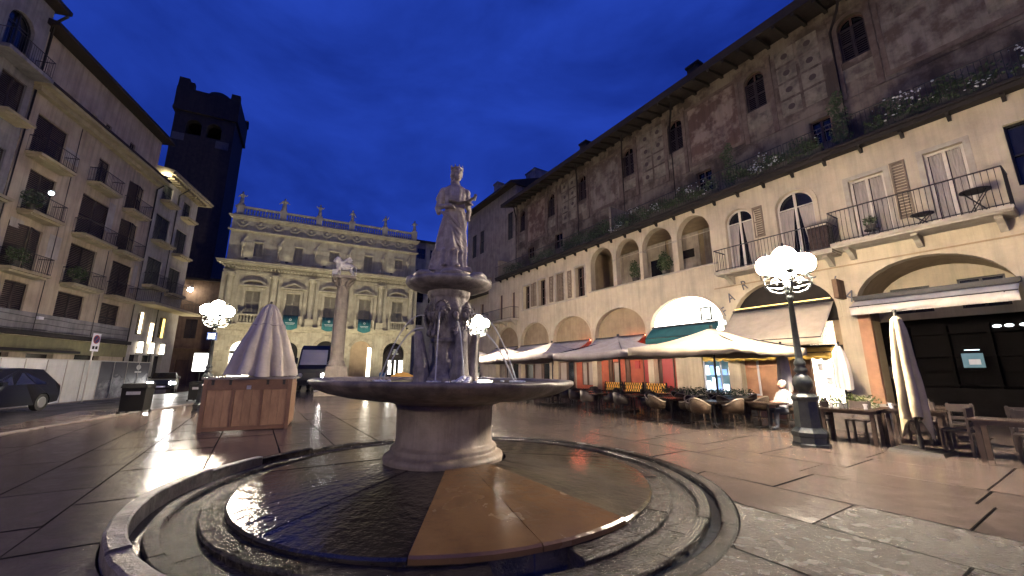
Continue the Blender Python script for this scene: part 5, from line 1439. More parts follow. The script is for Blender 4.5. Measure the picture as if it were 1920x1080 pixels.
# ================================================================== LEFT SIDE
def slabbed(parent, s0, s1, z0, z1, m='dark_shutter', t=-0.14, slab=True, rail=False, ext=0.22, kind='closed', h=0.16):
    shutters(parent, s0, s1, z0, z1, t, m, kind)
    if slab:
        b = MB(); b.box(s0 - ext, s1 + ext, 0.001, 0.75, z0 - h, z0 - 0.01); b.box(s0 - ext + 0.1, s1 + ext - 0.1, 0.001, 0.6, z0 - h - 0.12, z0 - h - 0.002); b.build('balcony', 'soffit', parent)
        if rail: railing(parent, s0 - ext + 0.05, s1 + ext - 0.05, 0.0, 0.7, z0, z0 + 0.95, step=0.13)
LH = thing('shuttered_house', 'tall ochre house on the left with dark shutters and small balconies', 'building', LB.base, LB.rz)
BW = [(-28.72, -26.55, 13.45, 15.90, 1), (-28.75, -26.95, 10.25, 12.70, 1), (-28.70, -26.55, 6.98, 9.50, 1), (-28.65, -27.2, 4.05, 6.40, 0),
      (-32.55, -31.50, 13.90, 15.90, 2), (-33.50, -30.85, 10.25, 13.0, 1), (-33.15, -30.85, 7.0, 9.62, 1), (-32.95, -30.75, 4.5, 6.45, 0),
      (-36.65, -34.80, 13.55, 15.85, 1), (-36.75, -34.75, 10.28, 12.78, 1), (-37.1, -34.85, 6.95, 9.55, 1), (-36.65, -34.65, 4.35, 6.40, 0)]
AW = [(-27.5, -26.95, 17.95, 18.5), (-28.87, -28.3, 18.0, 18.55), (-31.07, -30.55, 18.1, 18.6), (-32.5, -31.95, 18.15, 18.75), (-35.2, -34.6, 18.0, 18.9)]
holes = [rect(*w[:4]) for w in BW] + [rect(-28.5, -26.6, 0, 2.6), rect(-31.5, -29.6, 0, 2.6), rect(-35.5, -33.2, 0, 2.8)]
b = MB(); b.plate(rect(-38.3, -25.9, -0.3, 17.2), holes, -0.35, 0.0); b.box(-38.3, -25.9, -12, -0.4, -0.3, 17.2); b.build('wall', 'left_plaster', LH)
for i, w in enumerate(BW): slabbed(LH, *w[:4], kind='ajar' if i in (2, 8, 9) else 'closed', slab=w[4] > 0, rail=w[4] > 0, ext=0.65 if w[4] == 2 else 0.22)
b = MB(); b.plate(rect(-38.3, -25.9, 17.2, 21.0), [rect(*w) for w in AW], -0.65, -0.35); b.box(-38.3, -25.9, -12, -0.7, 17.2, 21.0); b.build('attic_wall', 'left_plaster', LH)
for w in AW: window(LH, *w, -0.5, rows=1, frame='eave_wood', fw=0.04)
b = MB(); b.box(-38.35, -25.85, 0.001, 0.35, 16.9, 17.2); b.box(-38.4, -25.8, -0.349, 0.75, 17.2, 17.38); b.build('cornice', 'soffit', LH)
b = MB(); b.add([(-38.4, 0.85, 17.385), (-25.8, 0.85, 17.385), (-25.8, -0.348, 17.75), (-38.4, -0.348, 17.75), (-38.4, 0.85, 17.5), (-25.8, 0.85, 17.5)], [(0, 1, 5, 4), (4, 5, 2, 3), (0, 4, 3), (1, 2, 5), (0, 3, 2, 1)]); b.build('cornice_tiles', 'roof_tile', LH)
b = MB(); b.add([(-38.6, 0.55, 21.0), (-25.6, 0.55, 21.0), (-25.6, 0.55, 21.22), (-38.6, 0.55, 21.22), (-38.6, -6, 23), (-25.6, -6, 23), (-38.6, -12, 21), (-25.6, -12, 21)], [(0, 1, 2, 3), (3, 2, 5, 4), (4, 5, 7, 6), (0, 6, 7, 1), (0, 3, 4, 6), (1, 7, 5, 2)]); b.build('roof', 'roof_tile', LH)
def lp(name, m, s0, s1, t0, t1, z0, z1, parent=LH):
    b = MB(); b.box(s0, s1, t0, t1, z0, z1); return b.build(name, m, parent)
lp('string_course', 'eave_wood', -38.3, -25.9, 0.001, 0.28, 3.60, 3.85); lp('shop_fascia', 'green_panel', -38.2, -26, 0.001, 0.12, 2.65, 3.55); lp('shop_awning_box', 'eave_wood', -33.0, -26, 0.121, 0.4, 2.70, 2.85)
for s0, s1 in ((-28.5, -26.6), (-31.5, -29.6), (-35.5, -33.2)): lp('shop_door', 'dark_glass', s0, s1, -0.34, -0.3, 0, 2.6 if s0 > -33 else 2.8)
for k in range(3):
    b = MB(); z = 3.95 + 0.35 * k
    b.tube([(-38.0 + 1.1 * j, 0.03 + 0.01 * (j % 2), z + 0.03 * math.sin(j * 1.9 + k)) for j in range(12)], 0.018, 5); b.build('cable', 'iron', LH)
for s, z0, z1 in ((-29.6, 3.9, 16.8), (-34.2, 3.9, 10.0)):
    b = MB(); b.tube([(s + 0.02 * math.sin(z * 2), 0.03, z) for z in (z0, (z0 * 2 + z1) / 3, (z0 + 2 * z1) / 3, z1)], 0.02, 5); b.build('cable', 'iron', LH)
for s, z, w, h in ((-30.1, 8.2, 0.9, 1.4), (-34.0, 11.3, 0.7, 2.1), (-29.9, 14.3, 1.1, 0.8), (-37.8, 7.6, 0.5, 2.2), (-27.4, 9.2, 0.8, 0.5)): lp('plaster_patch', 'corner_plaster', s, s + w, 0.001, 0.006, z, z + h)
lp('wall_lamp', 'sign_white', -29.95, -29.6, 0.001, 0.16, 4.55, 4.72); lp('render_patch', 'left_grey', -38.2, -25.95, 0.001, 0.006, 3.86, 4.9)
b = MB(); b.tube([(-38.1, 0.5, 17.0), (-38.1, 0.08, 16.6), (-38.1, 0.08, 0.0)], 0.06, 8); b.build('downpipe', 'iron', LH)
# neighbour on the far left, greyer and darker
NH = thing('grey_house', 'dark grey stucco house cut by the left edge, with an arched top window', 'building', LB.base, LB.rz)
GW = [(-25.35, -24.0, 6.4, 9.3), (-25.4, -23.9, 10.3, 12.9), (-25.5, -24.1, 14.6, 16.8), (-22.8, -21.2, 6.4, 9.3), (-22.8, -21.2, 10.3, 12.9), (-22.8, -21.2, 14.6, 16.8)]
b = MB(); b.plate(rect(-25.85, -14, -0.3, 22.2), [rect(*w) for w in GW] + [arch(-24.4, 0.75, 17.9, 19.6, 0.75), rect(-25.4, -23.0, 0, 3.0)], -0.35, 0.0); b.box(-25.85, -14, -12, -0.4, -0.3, 22.2); b.build('wall', 'left_grey', NH)
for w in GW: slabbed(NH, *w, ext=0.15)
window(NH, -25.15, -23.65, 17.9, 20.35, -0.2, arched=0.75, frame='iron')
b = MB(); b.box(-25.7, -23.0, 0.001, 0.9, 17.3, 17.5); b.build('balcony', 'left_grey', NH); railing(NH, -25.6, -23.1, 0, 0.85, 17.5, 18.5)
lp('shop_door', 'dark_glass', -25.4, -23.0, -0.34, -0.3, 0, 3.0, NH); lp('string_course', 'eave_wood', -25.84, -14, 0.001, 0.3, 3.6, 3.85, NH); lp('shop_fascia', 'green_panel', -25.84, -14, 0.001, 0.1, 2.9, 3.5, NH)
b = MB(); b.add([(-26.0, 0.7, 22.0), (-13.8, 0.7, 22.0), (-13.8, 0.7, 22.25), (-26.0, 0.7, 22.25), (-26.0, -6, 24), (-13.8, -6, 24), (-26, -12, 22), (-13.8, -12, 22)], [(0, 1, 2, 3), (3, 2, 5, 4), (4, 5, 7, 6), (0, 6, 7, 1), (0, 3, 4, 6), (1, 7, 5, 2)]); b.build('roof', 'roof_tile', NH)
b = MB(); b.tube([(-25.9, 0.6, 21.9), (-25.9, 0.1, 21.3), (-25.9, 0.1, 0)], 0.07, 8); b.build('downpipe', 'iron', NH)
# the corner house with lit cornice
CH = thing('corner_house', 'pale corner house with a floodlit bracketed cornice and glowing ground floor', 'building', LB.base, LB.rz)
CW = [(-40.6, -39.0, 16.1, 17.7), (-44.0, -42.6, 15.9, 17.5), (-40.95, -38.8, 12.45, 14.8), (-44.1, -42.2, 12.2, 14.6), (-40.95, -38.8, 8.6, 11.0), (-44.1, -42.2, 8.5, 10.9)]
CG = [(-40.0, -39.0, 4.5, 6.3), (-43.3, -42.2, 4.5, 6.3), (-40.1, -38.9, 0, 2.9), (-42.0, -40.6, 0, 2.9), (-43.6, -42.3, 0, 2.9)]
b = MB(); b.plate(rect(-45.2, -38.35, -0.3, 18.3), [rect(*w) for w in CW + CG], -0.35, 0.0); b.box(-45.2, -38.35, -12, -0.4, -0.3, 18.3); b.build('wall', 'corner_plaster', CH)
for w in CW: slabbed(CH, *w, m='green_shutter', ext=0.18, rail=w[2] < 12)
for w in CG[:2]: window(CH, *w, -0.2, rows=2, frame='iron')
for w in CG[2:]: lp('shop_door', 'dark_glass', w[0], w[1], -0.34, -0.3, 0, 2.9, CH)
b = MB(); b.box(-46.0, -38.3, -12, 0.9, 18.302, 18.5); b.add([(-46.1, 1.0, 18.502), (-38.3, 1.0, 18.502), (-38.3, 1.0, 18.62), (-46.1, 1.0, 18.62), (-46.1, -6, 20.2), (-38.3, -6, 20.2), (-46.1, -12, 18.6), (-38.3, -12, 18.6)], [(0, 1, 2, 3), (3, 2, 5, 4), (4, 5, 7, 6), (0, 3, 4, 6), (1, 7, 5, 2), (0, 6, 7, 1)]); b.build('roof', 'soffit', CH)
mm_ = MB().box(-0.09, 0.09, 0.002, 0.7, 0, 0.24).mesh('cornice_bracket', 'soffit')
for k in range(15): link('cornice_bracket', mm_, CH, loc=(-38.6 - k * 0.47, 0, 18.05))
b = MB(); b.box(-45.9, -37.9, 0.001, 1.5, 6.85, 7.05); b.build('canopy', 'soffit', CH); railing(CH, -45.8, -38.0, 0.0, 1.4, 7.05, 8.0)
lp('light_strip', 'lit_warm', -39.6, -39.35, 0.001, 0.05, 4.6, 6.3, CH); lp('light_strip', 'lit_yellow', -42.95, -42.65, 0.001, 0.05, 4.5, 6.2, CH)
lp('light_strip', 'lit_warm', -41.25, -40.9, 0.001, 0.08, 3.9, 5.6, CH)
for s in (-39.6, -41.2, -42.85):
    b = MB(); b.box(s - 0.17, s + 0.17, 0.12, 0.36, 3.05, 3.95, tx=0.03, ty=0.03); la = b.build('lantern', 'lit_shop', CH)
    b = MB(); b.box(s - 0.2, s + 0.2, 0.09, 0.39, 3.952, 4.03); b.build('lantern_cap', 'iron', la)
    b = MB(); b.box(s - 0.2, s + 0.2, 0.09, 0.39, 2.98, 3.048); b.build('lantern_base', 'iron', la)
    b = MB(); b.box(s - 0.04, s + 0.04, 0.001, 0.119, 3.4, 3.5); b.build('lantern_bracket', 'iron', la)
b = MB(); b.tube([(-41.3, 0.9, 18.2), (-41.5, 0.08, 17.6), (-41.5, 0.08, 0.2)], 0.06, 8); b.build('downpipe', 'iron', CH)
spot('floodlight', 'small floodlight on the tiled ledge washing the bracketed cornice', LB.w(-37.9, 0.55, 17.62), LB.w(-41.0, -0.3, 18.2), 300, (1.0, 0.90, 0.62), R(130), 0.08)
# window planters on the left house
for i, (lab, s, t, z) in enumerate((('trailing plant on the lowest balcony at the left edge of the ochre house', -26.75, 0.55, 7.4), ('bushy plant spilling from the middle balcony of the ochre house', -31.0, 0.55, 7.4), ('dry plant on a balcony high on the ochre house', -26.7, 0.6, 10.6))):
    o = thing('balcony_plant', lab, 'plant', LB.w(s, t, z - 0.4), LB.rz, 'plants on the left balconies')
    b = MB(); b.lathe([(0.15, 0), (0.2, 0.3)], 12); b.build('pot', 'planter', o)
    b = MB(); leaf_cloud(b, (0.1, 0.1, 0.6), (0.65, 0.4, 0.5), 260, 0.14, seed=300 + i); b.build('foliage', 'leaf', o, kind='stuff')
SL = thing('star_lamp', 'cold blue white wall lamp shining between two dark shutters', 'wall lamp', LB.w(-27.3, 0.9, 11.45), LB.rz)
b = MB(); b.sph((0, 0, 0), 0.11, 12, 8); b.build('bulb', 'lit_spot', SL)
b = MB(); b.cyl((0, -0.9, 0.1), (0, -0.05, 0.1), 0.02, n=6); b.lathe([(0.16, 0.10), (0.05, 0.2)], 12); b.build('arm', 'iron', SL)

# ================================================================== TOWER and the alley houses beneath it
TO = thing('tower', 'tall near black medieval brick tower rising behind the left houses', 'tower', (-45.3, 52, 0), R(207))
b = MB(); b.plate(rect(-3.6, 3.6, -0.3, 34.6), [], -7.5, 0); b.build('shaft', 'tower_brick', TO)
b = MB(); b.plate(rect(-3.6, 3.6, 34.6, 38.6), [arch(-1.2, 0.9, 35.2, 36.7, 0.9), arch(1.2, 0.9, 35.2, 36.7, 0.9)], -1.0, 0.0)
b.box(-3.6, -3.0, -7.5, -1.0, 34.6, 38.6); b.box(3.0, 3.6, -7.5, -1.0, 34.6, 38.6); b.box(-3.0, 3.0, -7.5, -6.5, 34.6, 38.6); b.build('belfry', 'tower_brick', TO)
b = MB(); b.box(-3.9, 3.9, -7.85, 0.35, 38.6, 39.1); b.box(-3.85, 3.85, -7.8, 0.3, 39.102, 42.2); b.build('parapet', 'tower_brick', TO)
for x, y, w, h in ((-3.2, 0.0, 0.6, 0.9), (3.15, 0.0, 0.65, 1.6), (2.2, 0.0, 0.35, 1.1), (-3.2, -7.4, 0.8, 1.2), (3.1, -7.4, 0.7, 1.2), (0.0, -7.4, 0.8, 1.0)):
    b = MB(); b.box(x - w, x + w, y - 0.4, y + 0.28, 42.202, 42.2 + h, tx=0.05); b.build('merlon', 'tower_brick', TO)
b = MB(); b.lathe([(1.75, 42.2), (1.75, 43.2), (1.45, 43.9), (0.8, 44.35), (0, 44.5)], 16, c=(-0.6, -3.0, 0)); b.build('turret', 'tower_brick', TO)
for x0, x1, z0, z1 in ((2.1, 3.5, 34.0, 35.1), (-3.2, -1.6, 33.8, 35.0), (-0.6, 1.4, 21.5, 24.5)):
    b = MB(); b.box(x0, x1, 0.002, 0.05, z0, z1); b.build('stone_panel', 'tower_patch', TO)
AH = thing('alley_house', 'brown house in the alley between corner house and palace, lit by a wall lamp', 'building', (-37.0, 51.0, 0), R(207))
b = MB(); b.plate(rect(-5.0, 6.5, -0.3, 13), [rect(-3.5, -1.2, 0, 3.4), rect(0.2, 2.4, 0, 3.0), rect(3.2, 4.6, 0, 3.0), rect(-3.2, -2.0, 5.6, 8.0), rect(3.0, 4.2, 5.6, 8.0)], -0.4, 0); b.box(-5, 6.5, -4, -0.45, -0.3, 13); b.build('wall', 'alley_brown', AH)
for r_ in ((-3.5, -1.2, 0, 3.4), (0.2, 2.4, 0, 3.0), (3.2, 4.6, 0, 3.0)):
    b = MB(); b.box(r_[0], r_[1], -0.38, -0.3, 0, r_[3]); b.build('door', 'door_wood', AH)
for w in ((-3.2, -2.0, 5.6, 8.0), (3.0, 4.2, 5.6, 8.0)): shutters(AH, *w, -0.15, 'dark_shutter')
b = MB(); b.box(-5.2, 6.7, 0.001, 0.5, 4.3, 4.5); b.build('string_course', 'alley_brown', AH)
b = MB(); b.box(-5.3, 6.8, -4.2, 0.6, 13, 13.3); b.build('roof', 'roof_tile', AH)
WL = thing('wall_lamp', 'small bright wall lamp high on the dark alley house by the palace', 'wall lamp', (-40.2, 48.3, 11.6), R(207))
b = MB(); b.sph((0, 0, 0), 0.30, 12, 8); b.build('bulb', 'lit_head', WL)
b = MB(); b.tube([(0, -1.1, 0.5), (0, -0.4, 0.7), (0, 0, 0.42)], 0.03, 6); b.lathe([(0.34, 0.2), (0.1, 0.42)], 12); b.build('arm', 'iron', WL)

# ================================================================== STREET LAMPS
def street_lamp(label, loc, globe, rz=0.0, sc=1.0):
    o = thing('street_lamp', label, 'street lamp', loc, rz, 'cast iron candelabra lamps')
    b = MB()
    oct_ = lambda prof, n=8: b.lathe(prof, n, smooth=False)
    oct_([(0.36, 0), (0.36, 0.06), (0.33, 0.08), (0.32, 0.20), (0.345, 0.22), (0.345, 0.30), (0.29, 0.36), (0.255, 0.40), (0.235, 0.95), (0.265, 1.0), (0.265, 1.05), (0.17, 1.12)])
    b.build('pedestal', 'iron_lamp', o)
    b = MB(); b.lathe([(0.12, 1.11), (0.10, 1.15), (0.15, 1.20), (0.19, 1.29), (0.195, 1.36), (0.17, 1.45), (0.12, 1.52), (0.085, 1.55), (0.13, 1.60), (0.13, 1.64), (0.09, 1.70), (0.115, 1.74), (0.115, 1.80), (0.075, 1.86), (0.072, 1.9), (0.052, 3.25), (0.075, 3.27), (0.075, 3.32), (0.05, 3.36)], 18,
                       fn=lambda r, z, a: r * (1 + (0.05 * math.cos(a * 10) if 1.2 < z < 1.5 else 0)))
    b.build('post', 'iron_lamp', o)
    b = MB()
    b.lathe([(0.05, 3.36), (0.10, 3.42), (0.07, 3.5), (0.12, 3.55), (0.05, 3.6), (0.045, 4.0)], 14)
    b.tube([(0.44 * math.cos(2 * PI * i / 28), 0.44 * math.sin(2 * PI * i / 28), 3.60) for i in range(28)], 0.022, 6, closed=True)
    for k in range(4):
        a = k * PI / 2 + PI / 4; c, s_ = math.cos(a), math.sin(a)
        def sc_(pts, r=0.022): b.tube([(x * c, x * s_, z) for x, z in pts], r, 6)
        sc_([(0.05, 3.42), (0.20, 3.40), (0.36, 3.46), (0.46, 3.60), (0.47, 3.74), (0.40, 3.84)], 0.028)
        sp = [(0.24 + 0.10 * (1 - j / 14) * math.cos(j * 0.75), 3.68 + 0.10 * (1 - j / 14) * math.sin(j * 0.75)) for j in range(14)]
        sc_(sp, 0.018)
        sp = [(0.13 + 0.06 * (1 - j / 12) * math.cos(2 - j * 0.8), 3.82 + 0.06 * (1 - j / 12) * math.sin(2 - j * 0.8)) for j in range(12)]
        sc_(sp, 0.015)
        sc_([(0.03, 3.45), (0.12, 3.52), (0.22, 3.50)], 0.02)
        b.lathe([(0.03, 3.80), (0.06, 3.83), (0.10, 3.88), (0.11, 3.93)], 10, c=(0.40 * c, 0.40 * s_, 0))
    b.build('scroll_arms', 'iron_lamp', o)
    for k in range(4):
        a = k * PI / 2 + PI / 4; z = 4.10
        g_ = MB(); g_.sph((0.36 * math.cos(a), 0.36 * math.sin(a), z), (0.25, 0.25, 0.25), 18, 12); gl = g_.build('globe', globe, o)
        f = MB(); f.lathe([(0.10, z + 0.208), (0.08, z + 0.235), (0.03, z + 0.26), (0.015, z + 0.32)], 14, c=(0.36 * math.cos(a), 0.36 * math.sin(a), 0.015)); f.build('cap', 'iron_lamp', gl)
    g_ = MB(); g_.sph((0, 0, 4.30), (0.25, 0.25, 0.25), 18, 12); gl = g_.build('globe', globe, o)
    f = MB(); f.lathe([(0.10, 4.53), (0.08, 4.555), (0.03, 4.58), (0.015, 4.65)], 14); f.build('cap', 'iron_lamp', gl)
    return o
street_lamp('tall lit candelabra street lamp standing before the cafe chairs', (6.55, 9.15, 0), 'globe_warm', R(20))
street_lamp('lit candelabra lamp with a blue sign on its post, beside the wooden stall', (-12.42, 16.5, 0), 'globe_far', R(5))
street_lamp('lit candelabra lamp seen right beside the fountain shaft, near the parasols', (-1.80, 21.0, 0), 'globe_far', R(40))
street_lamp('added unseen candelabra lamp behind the viewer on the right, lighting the fountain', (5.5, -7.5, 0), 'globe_dim', R(10))  # added out of view to light the fountain and statue fronts
street_lamp('added unseen candelabra lamp behind the viewer on the left, lighting the fountain', (-10.0, -3.5, 0), 'globe_dim', R(30))  # second added lamp, out of view, for the same fronts
BS = thing('bus_sign', 'small blue and white sign fixed on the post of the lamp by the wooden stall', 'sign', (-12.40, 16.38, 2.85), R(10))
b = MB(); b.box(-0.19, 0.19, -0.03, 0.0, 0, 0.32); b.build('plate', 'sign_blue', BS)
b = MB(); b.plate(rect(-0.13, -0.02, 0.06, 0.26), [], -0.04, -0.031); b.plate(rect(0.02, 0.13, 0.16, 0.26), [], -0.04, -0.031); b.plate(rect(0.02, 0.13, 0.05, 0.12), [], -0.04, -0.031); b.build('print', 'lit_paleblue', BS)

# ================================================================== MARKET STALL with its closed parasol
KR = R(23)
KS = thing('market_stall', 'closed wooden market stall box with framed panels', 'stall', (-7.45, 11.45, 0), KR)
KS.scale = (1.06, 1.06, 1.06)
KS.location = Vector((-7.38, 11.42, 0))
b = MB(); b.box(-0.97, 0.97, 0.02, 1.45, 0.05, 1.30); b.build('carcass', 'kiosk_wood', KS)
for x0, x1 in ((-0.90, -0.36), (-0.30, 0.28), (0.34, 0.90)):
    for k in range(3):
        w = (x1 - x0) / 3
        b = MB(); b.box(x0 + k * w + 0.003, x0 + (k + 1) * w - 0.003, 0.002, 0.018, 0.12, 1.02, tx=0.002); b.build('plank', 'kiosk_wood', KS)
for x0, x1, z0, z1 in ((-1.0, -0.905, 0.0, 1.30), (0.905, 1.0, 0.0, 1.30), (-0.355, -0.305, 0.1, 1.03), (0.285, 0.335, 0.1, 1.03), (-0.9, 0.9, 1.035, 1.29), (-0.9, 0.9, 0.02, 0.11)):
    b = MB(); b.box(x0, x1, -0.02, 0.017, z0, z1); b.build('frame', 'kiosk_frame', KS)
for y0 in (0.06, 0.52, 0.98):
    b = MB(); b.box(0.972, 0.99, y0, y0 + 0.43, 0.1, 1.2); b.build('side_panel', 'kiosk_wood', KS)
b = MB(); b.box(-1.04, 1.04, -0.05, 1.5, 1.302, 1.36); b.build('counter_top', 'kiosk_top', KS)
for x in (-0.8, -0.42, 0.42, 0.8):
    b = MB(); b.box(x - 0.03, x + 0.03, -0.032, -0.0201, 1.16, 1.27); b.cyl((x - 0.04, -0.034, 1.275), (x + 0.04, -0.034, 1.275), 0.012, n=6); b.build('hinge', 'iron', KS)
b = MB(); b.box(-0.05, 0.05, -0.036, -0.0201, 1.04, 1.14); b.build('clasp', 'metal_pale', KS)
def closed_parasol(name, label, loc, rz, prof, folds, m, pole_h, group=None, depth=0.22, jag=0.12, seed=1, lean=(0, 0), flat=1.0, base=True, cap=True):
    o = thing(name, label, 'parasol', loc, rz, group)
    b = MB(); q = random.Random(seed); ph = [q.uniform(-0.5, 0.5) for _ in range(folds)]; hh = [q.uniform(-jag, jag) for _ in range(folds)]
    n = folds * 8; rows = []; z0, z1 = prof[0][1], prof[-1][1]
    pp = []
    for i in range(len(prof) - 1):
        for k in range(4): pp.append(tuple(prof[i][j] + (prof[i + 1][j] - prof[i][j]) * k / 4 for j in (0, 1)))
    pp.append(prof[-1]); v = []
    for r, z in pp:
        u = (z - z0) / (z1 - z0)
        for i in range(n):
            a = 2 * PI * i / n; fi = a / (2 * PI) * folds; w = ph[int(fi) % folds]
            k = abs(math.sin(PI * fi + 0.5 * w * math.sin(2 * PI * fi)))
            rr = r * (1 - depth * (1.0 - k ** 0.8) * (1 - u * 0.45)) * (1 + 0.14 * w * (1 - u)) * (1 + 0.03 * math.sin(z * 5 + w * 9) + 0.035 * mnoise.noise((math.cos(a) * 3, math.sin(a) * 3, z * 3.2 + seed)))
            zz = z + (hh[int(fi) % folds] * k) * max(0, 1 - u * 2.5)
            v.append((rr * math.cos(a) + lean[0] * u, rr * flat * math.sin(a) + lean[1] * u, zz))
    m_ = len(pp)
    b.add(v, [(j * n + i, j * n + (i + 1) % n, (j + 1) * n + (i + 1) % n, (j + 1) * n + i) for j in range(m_ - 1) for i in range(n)], 0, True)
    b.poly([v[(m_ - 1) * n + i] for i in range(n)])
    b.build('canopy', m, o)
    b = MB(); b.cyl((0, 0, 0.0), (lean[0], lean[1], pole_h), 0.028, n=10); b.sph((lean[0], lean[1], pole_h + 0.03), 0.04, 8, 6); b.build('pole', 'iron', o)
    if base:
        b = MB(); b.box(-0.42, 0.42, -0.42, 0.42, 0, 0.06, tx=0.03, ty=0.03); b.cyl((0, 0, 0.06), (0, 0, 0.3), 0.045, n=10); b.build('base', 'iron', o)
    return o
kp = Vector((-7.35, 11.62, 0)); kd = Vector((math.cos(KR), math.sin(KR), 0)); kn = Vector((-math.sin(KR), math.cos(KR), 0))
closed_parasol('closed_parasol', 'big beige closed market parasol draped over the wooden stall', Vector((-7.42, 11.42, 1.445)) + kd * 0.22 + kn * 0.62, KR,
               [(0.98, 0.03), (0.93, 0.2), (0.80, 0.6), (0.62, 1.1), (0.46, 1.5), (0.40, 1.62), (0.30, 1.86), (0.22, 2.04), (0.12, 2.15), (0.03, 2.19)], 11, 'canvas_stall', 2.2, base=False, seed=4, jag=0.05, depth=0.36)
st_ = [o for o in bpy.data.objects if o.get('label', '').startswith('big beige closed market')][0]
b = MB(); b.tube([(0.43 * math.cos(2 * PI * k / 40) * (1 + 0.04 * math.sin(k * 1.9)), 0.43 * math.sin(2 * PI * k / 40), 1.52 + 0.02 * math.sin(k * 0.9)) for k in range(40)], 0.014, 5, closed=True); b.build('strap', 'canvas_grey', st_)
closed_parasol('closed_parasol', 'tall pale yellow closed parasol with ragged hem before the dark bar', (8.28, 8.47, 0), R(30),
               [(0.36, 0.62), (0.36, 0.9), (0.33, 1.3), (0.28, 1.8), (0.23, 2.25), (0.19, 2.5), (0.17, 2.56), (0.13, 2.70), (0.05, 2.76)], 6, 'canvas_closed', 2.85, seed=9, jag=0.42, depth=0.5, flat=0.7)
closed_parasol('closed_parasol', 'slim white closed parasol against the orange pier', RB.w(5.35, 2.2, 0), R(0), [(0.24, 1.0), (0.25, 1.3), (0.22, 1.8), (0.15, 2.2), (0.05, 2.42)], 6, 'canvas_white', 2.5, seed=12, jag=0.15)
closed_parasol('closed_parasol', 'grey white closed parasol partly hidden behind the street lamp post', RB.w(6.35, 3.9, 0), R(0), [(0.20, 1.05), (0.20, 1.4), (0.16, 2.0), (0.05, 2.45)], 6, 'canvas_white', 2.5, seed=15, jag=0.2)

# ================================================================== OPEN CAFE PARASOLS in a row
def open_parasol(label, s, t, a, z, apex, m, rz=0.0, drop=0.24, seed=0):
    o = thing('cafe_parasol', label, 'parasol', RB.w(s, t), RB.rz + rz, 'big square parasols over the cafe tables')
    q = random.Random(seed); b = MB(); n = 16; v = []; rows = 8
    def per(u):                                  # square perimeter, u in 0..4
        k = int(u) % 4; f = u - int(u)
        return [(-1 + 2 * f, -1), (1, -1 + 2 * f), (1 - 2 * f, 1), (-1, 1 - 2 * f)][k]
    N = 4 * n
    cs = [q.uniform(-0.05, 0.05) for _ in range(4)]
    def edge_z(u):
        f = u - int(u)
        c = cs[int(u) % 4] * (1 - f) + cs[(int(u) + 1) % 4] * f
        return z + c - 0.07 * math.sin(f * PI)
    for j in range(rows + 1):
        w = j / rows
        for i in range(N):
            u = 4 * i / N; x, y = per(u); f = u - int(u)
            r = a * (0.04 + 0.96 * w)
            rib = 0.05 * math.sin(f * PI) * w * (1 - w) * 4
            v.append((x * r, y * r, apex + (edge_z(u) - apex) * w - rib - 0.10 * math.sin(w * PI)))
    for i in range(N):
        u = 4 * i / N; x, y = per(u)
        v.append((x * a * 1.003, y * a * 1.003, edge_z(u) - drop + 0.02 * math.sin(i * 1.9)))
    b.add(v, [(j * N + i, (j + 1) * N + i, (j + 1) * N + (i + 1) % N, j * N + (i + 1) % N) for j in range(rows + 1) for i in range(N)], 0, True)
    b.poly(v[:N])
    c = b.build('canopy', m, o)
    md = c.modifiers.new('s', 'SOLIDIFY'); md.thickness = 0.008
    b = MB(); b.cyl((0, 0, 0), (0, 0, apex + 0.02), 0.032, n=10); b.cyl((0, 0, apex - 0.05), (0, 0, apex + 0.12), 0.05, n=10); b.build('pole', 'iron', o)
    for k in range(4):
        x, y = ((-1, -1), (1, -1), (1, 1), (-1, 1))[k]
        b = MB(); b.cyl((0, 0, apex - 0.09), (x * a * 0.985, y * a * 0.985, z - 0.06), 0.018, n=6); b.cyl((0, 0, apex - 0.55), (x * a * 0.5, y * a * 0.5, (apex + z) / 2 - 0.16), 0.014, n=6); b.build('rib', 'iron', o)
    b = MB(); b.box(-0.5, 0.5, -0.5, 0.5, 0, 0.07, tx=0.02, ty=0.02); b.cyl((0, 0, 0.07), (0, 0, 0.4), 0.05, n=10); b.build('base', 'iron', o)
    return o
open_parasol('nearest open cream parasol, over the rattan chairs by the street lamp', 7.55, 5.8, 1.92, 2.36, 2.98, 'canvas_cream', seed=1)
open_parasol('second open parasol, greyish, before the red shop front', 11.75, 5.7, 1.95, 2.38, 3.02, 'canvas_grey', seed=2)
open_parasol('third open parasol in the row, above the right end of the basin', 16.0, 5.9, 1.95, 2.40, 3.0, 'canvas_grey', seed=3)
open_parasol('fourth open parasol in the row, half hidden by the water jets', 20.3, 5.9, 1.95, 2.36, 2.92, 'canvas_grey', seed=4)
open_parasol('farthest open parasol, right beside the lamp behind the fountain', 24.6, 5.6, 1.95, 2.36, 2.92, 'canvas_white', seed=5)

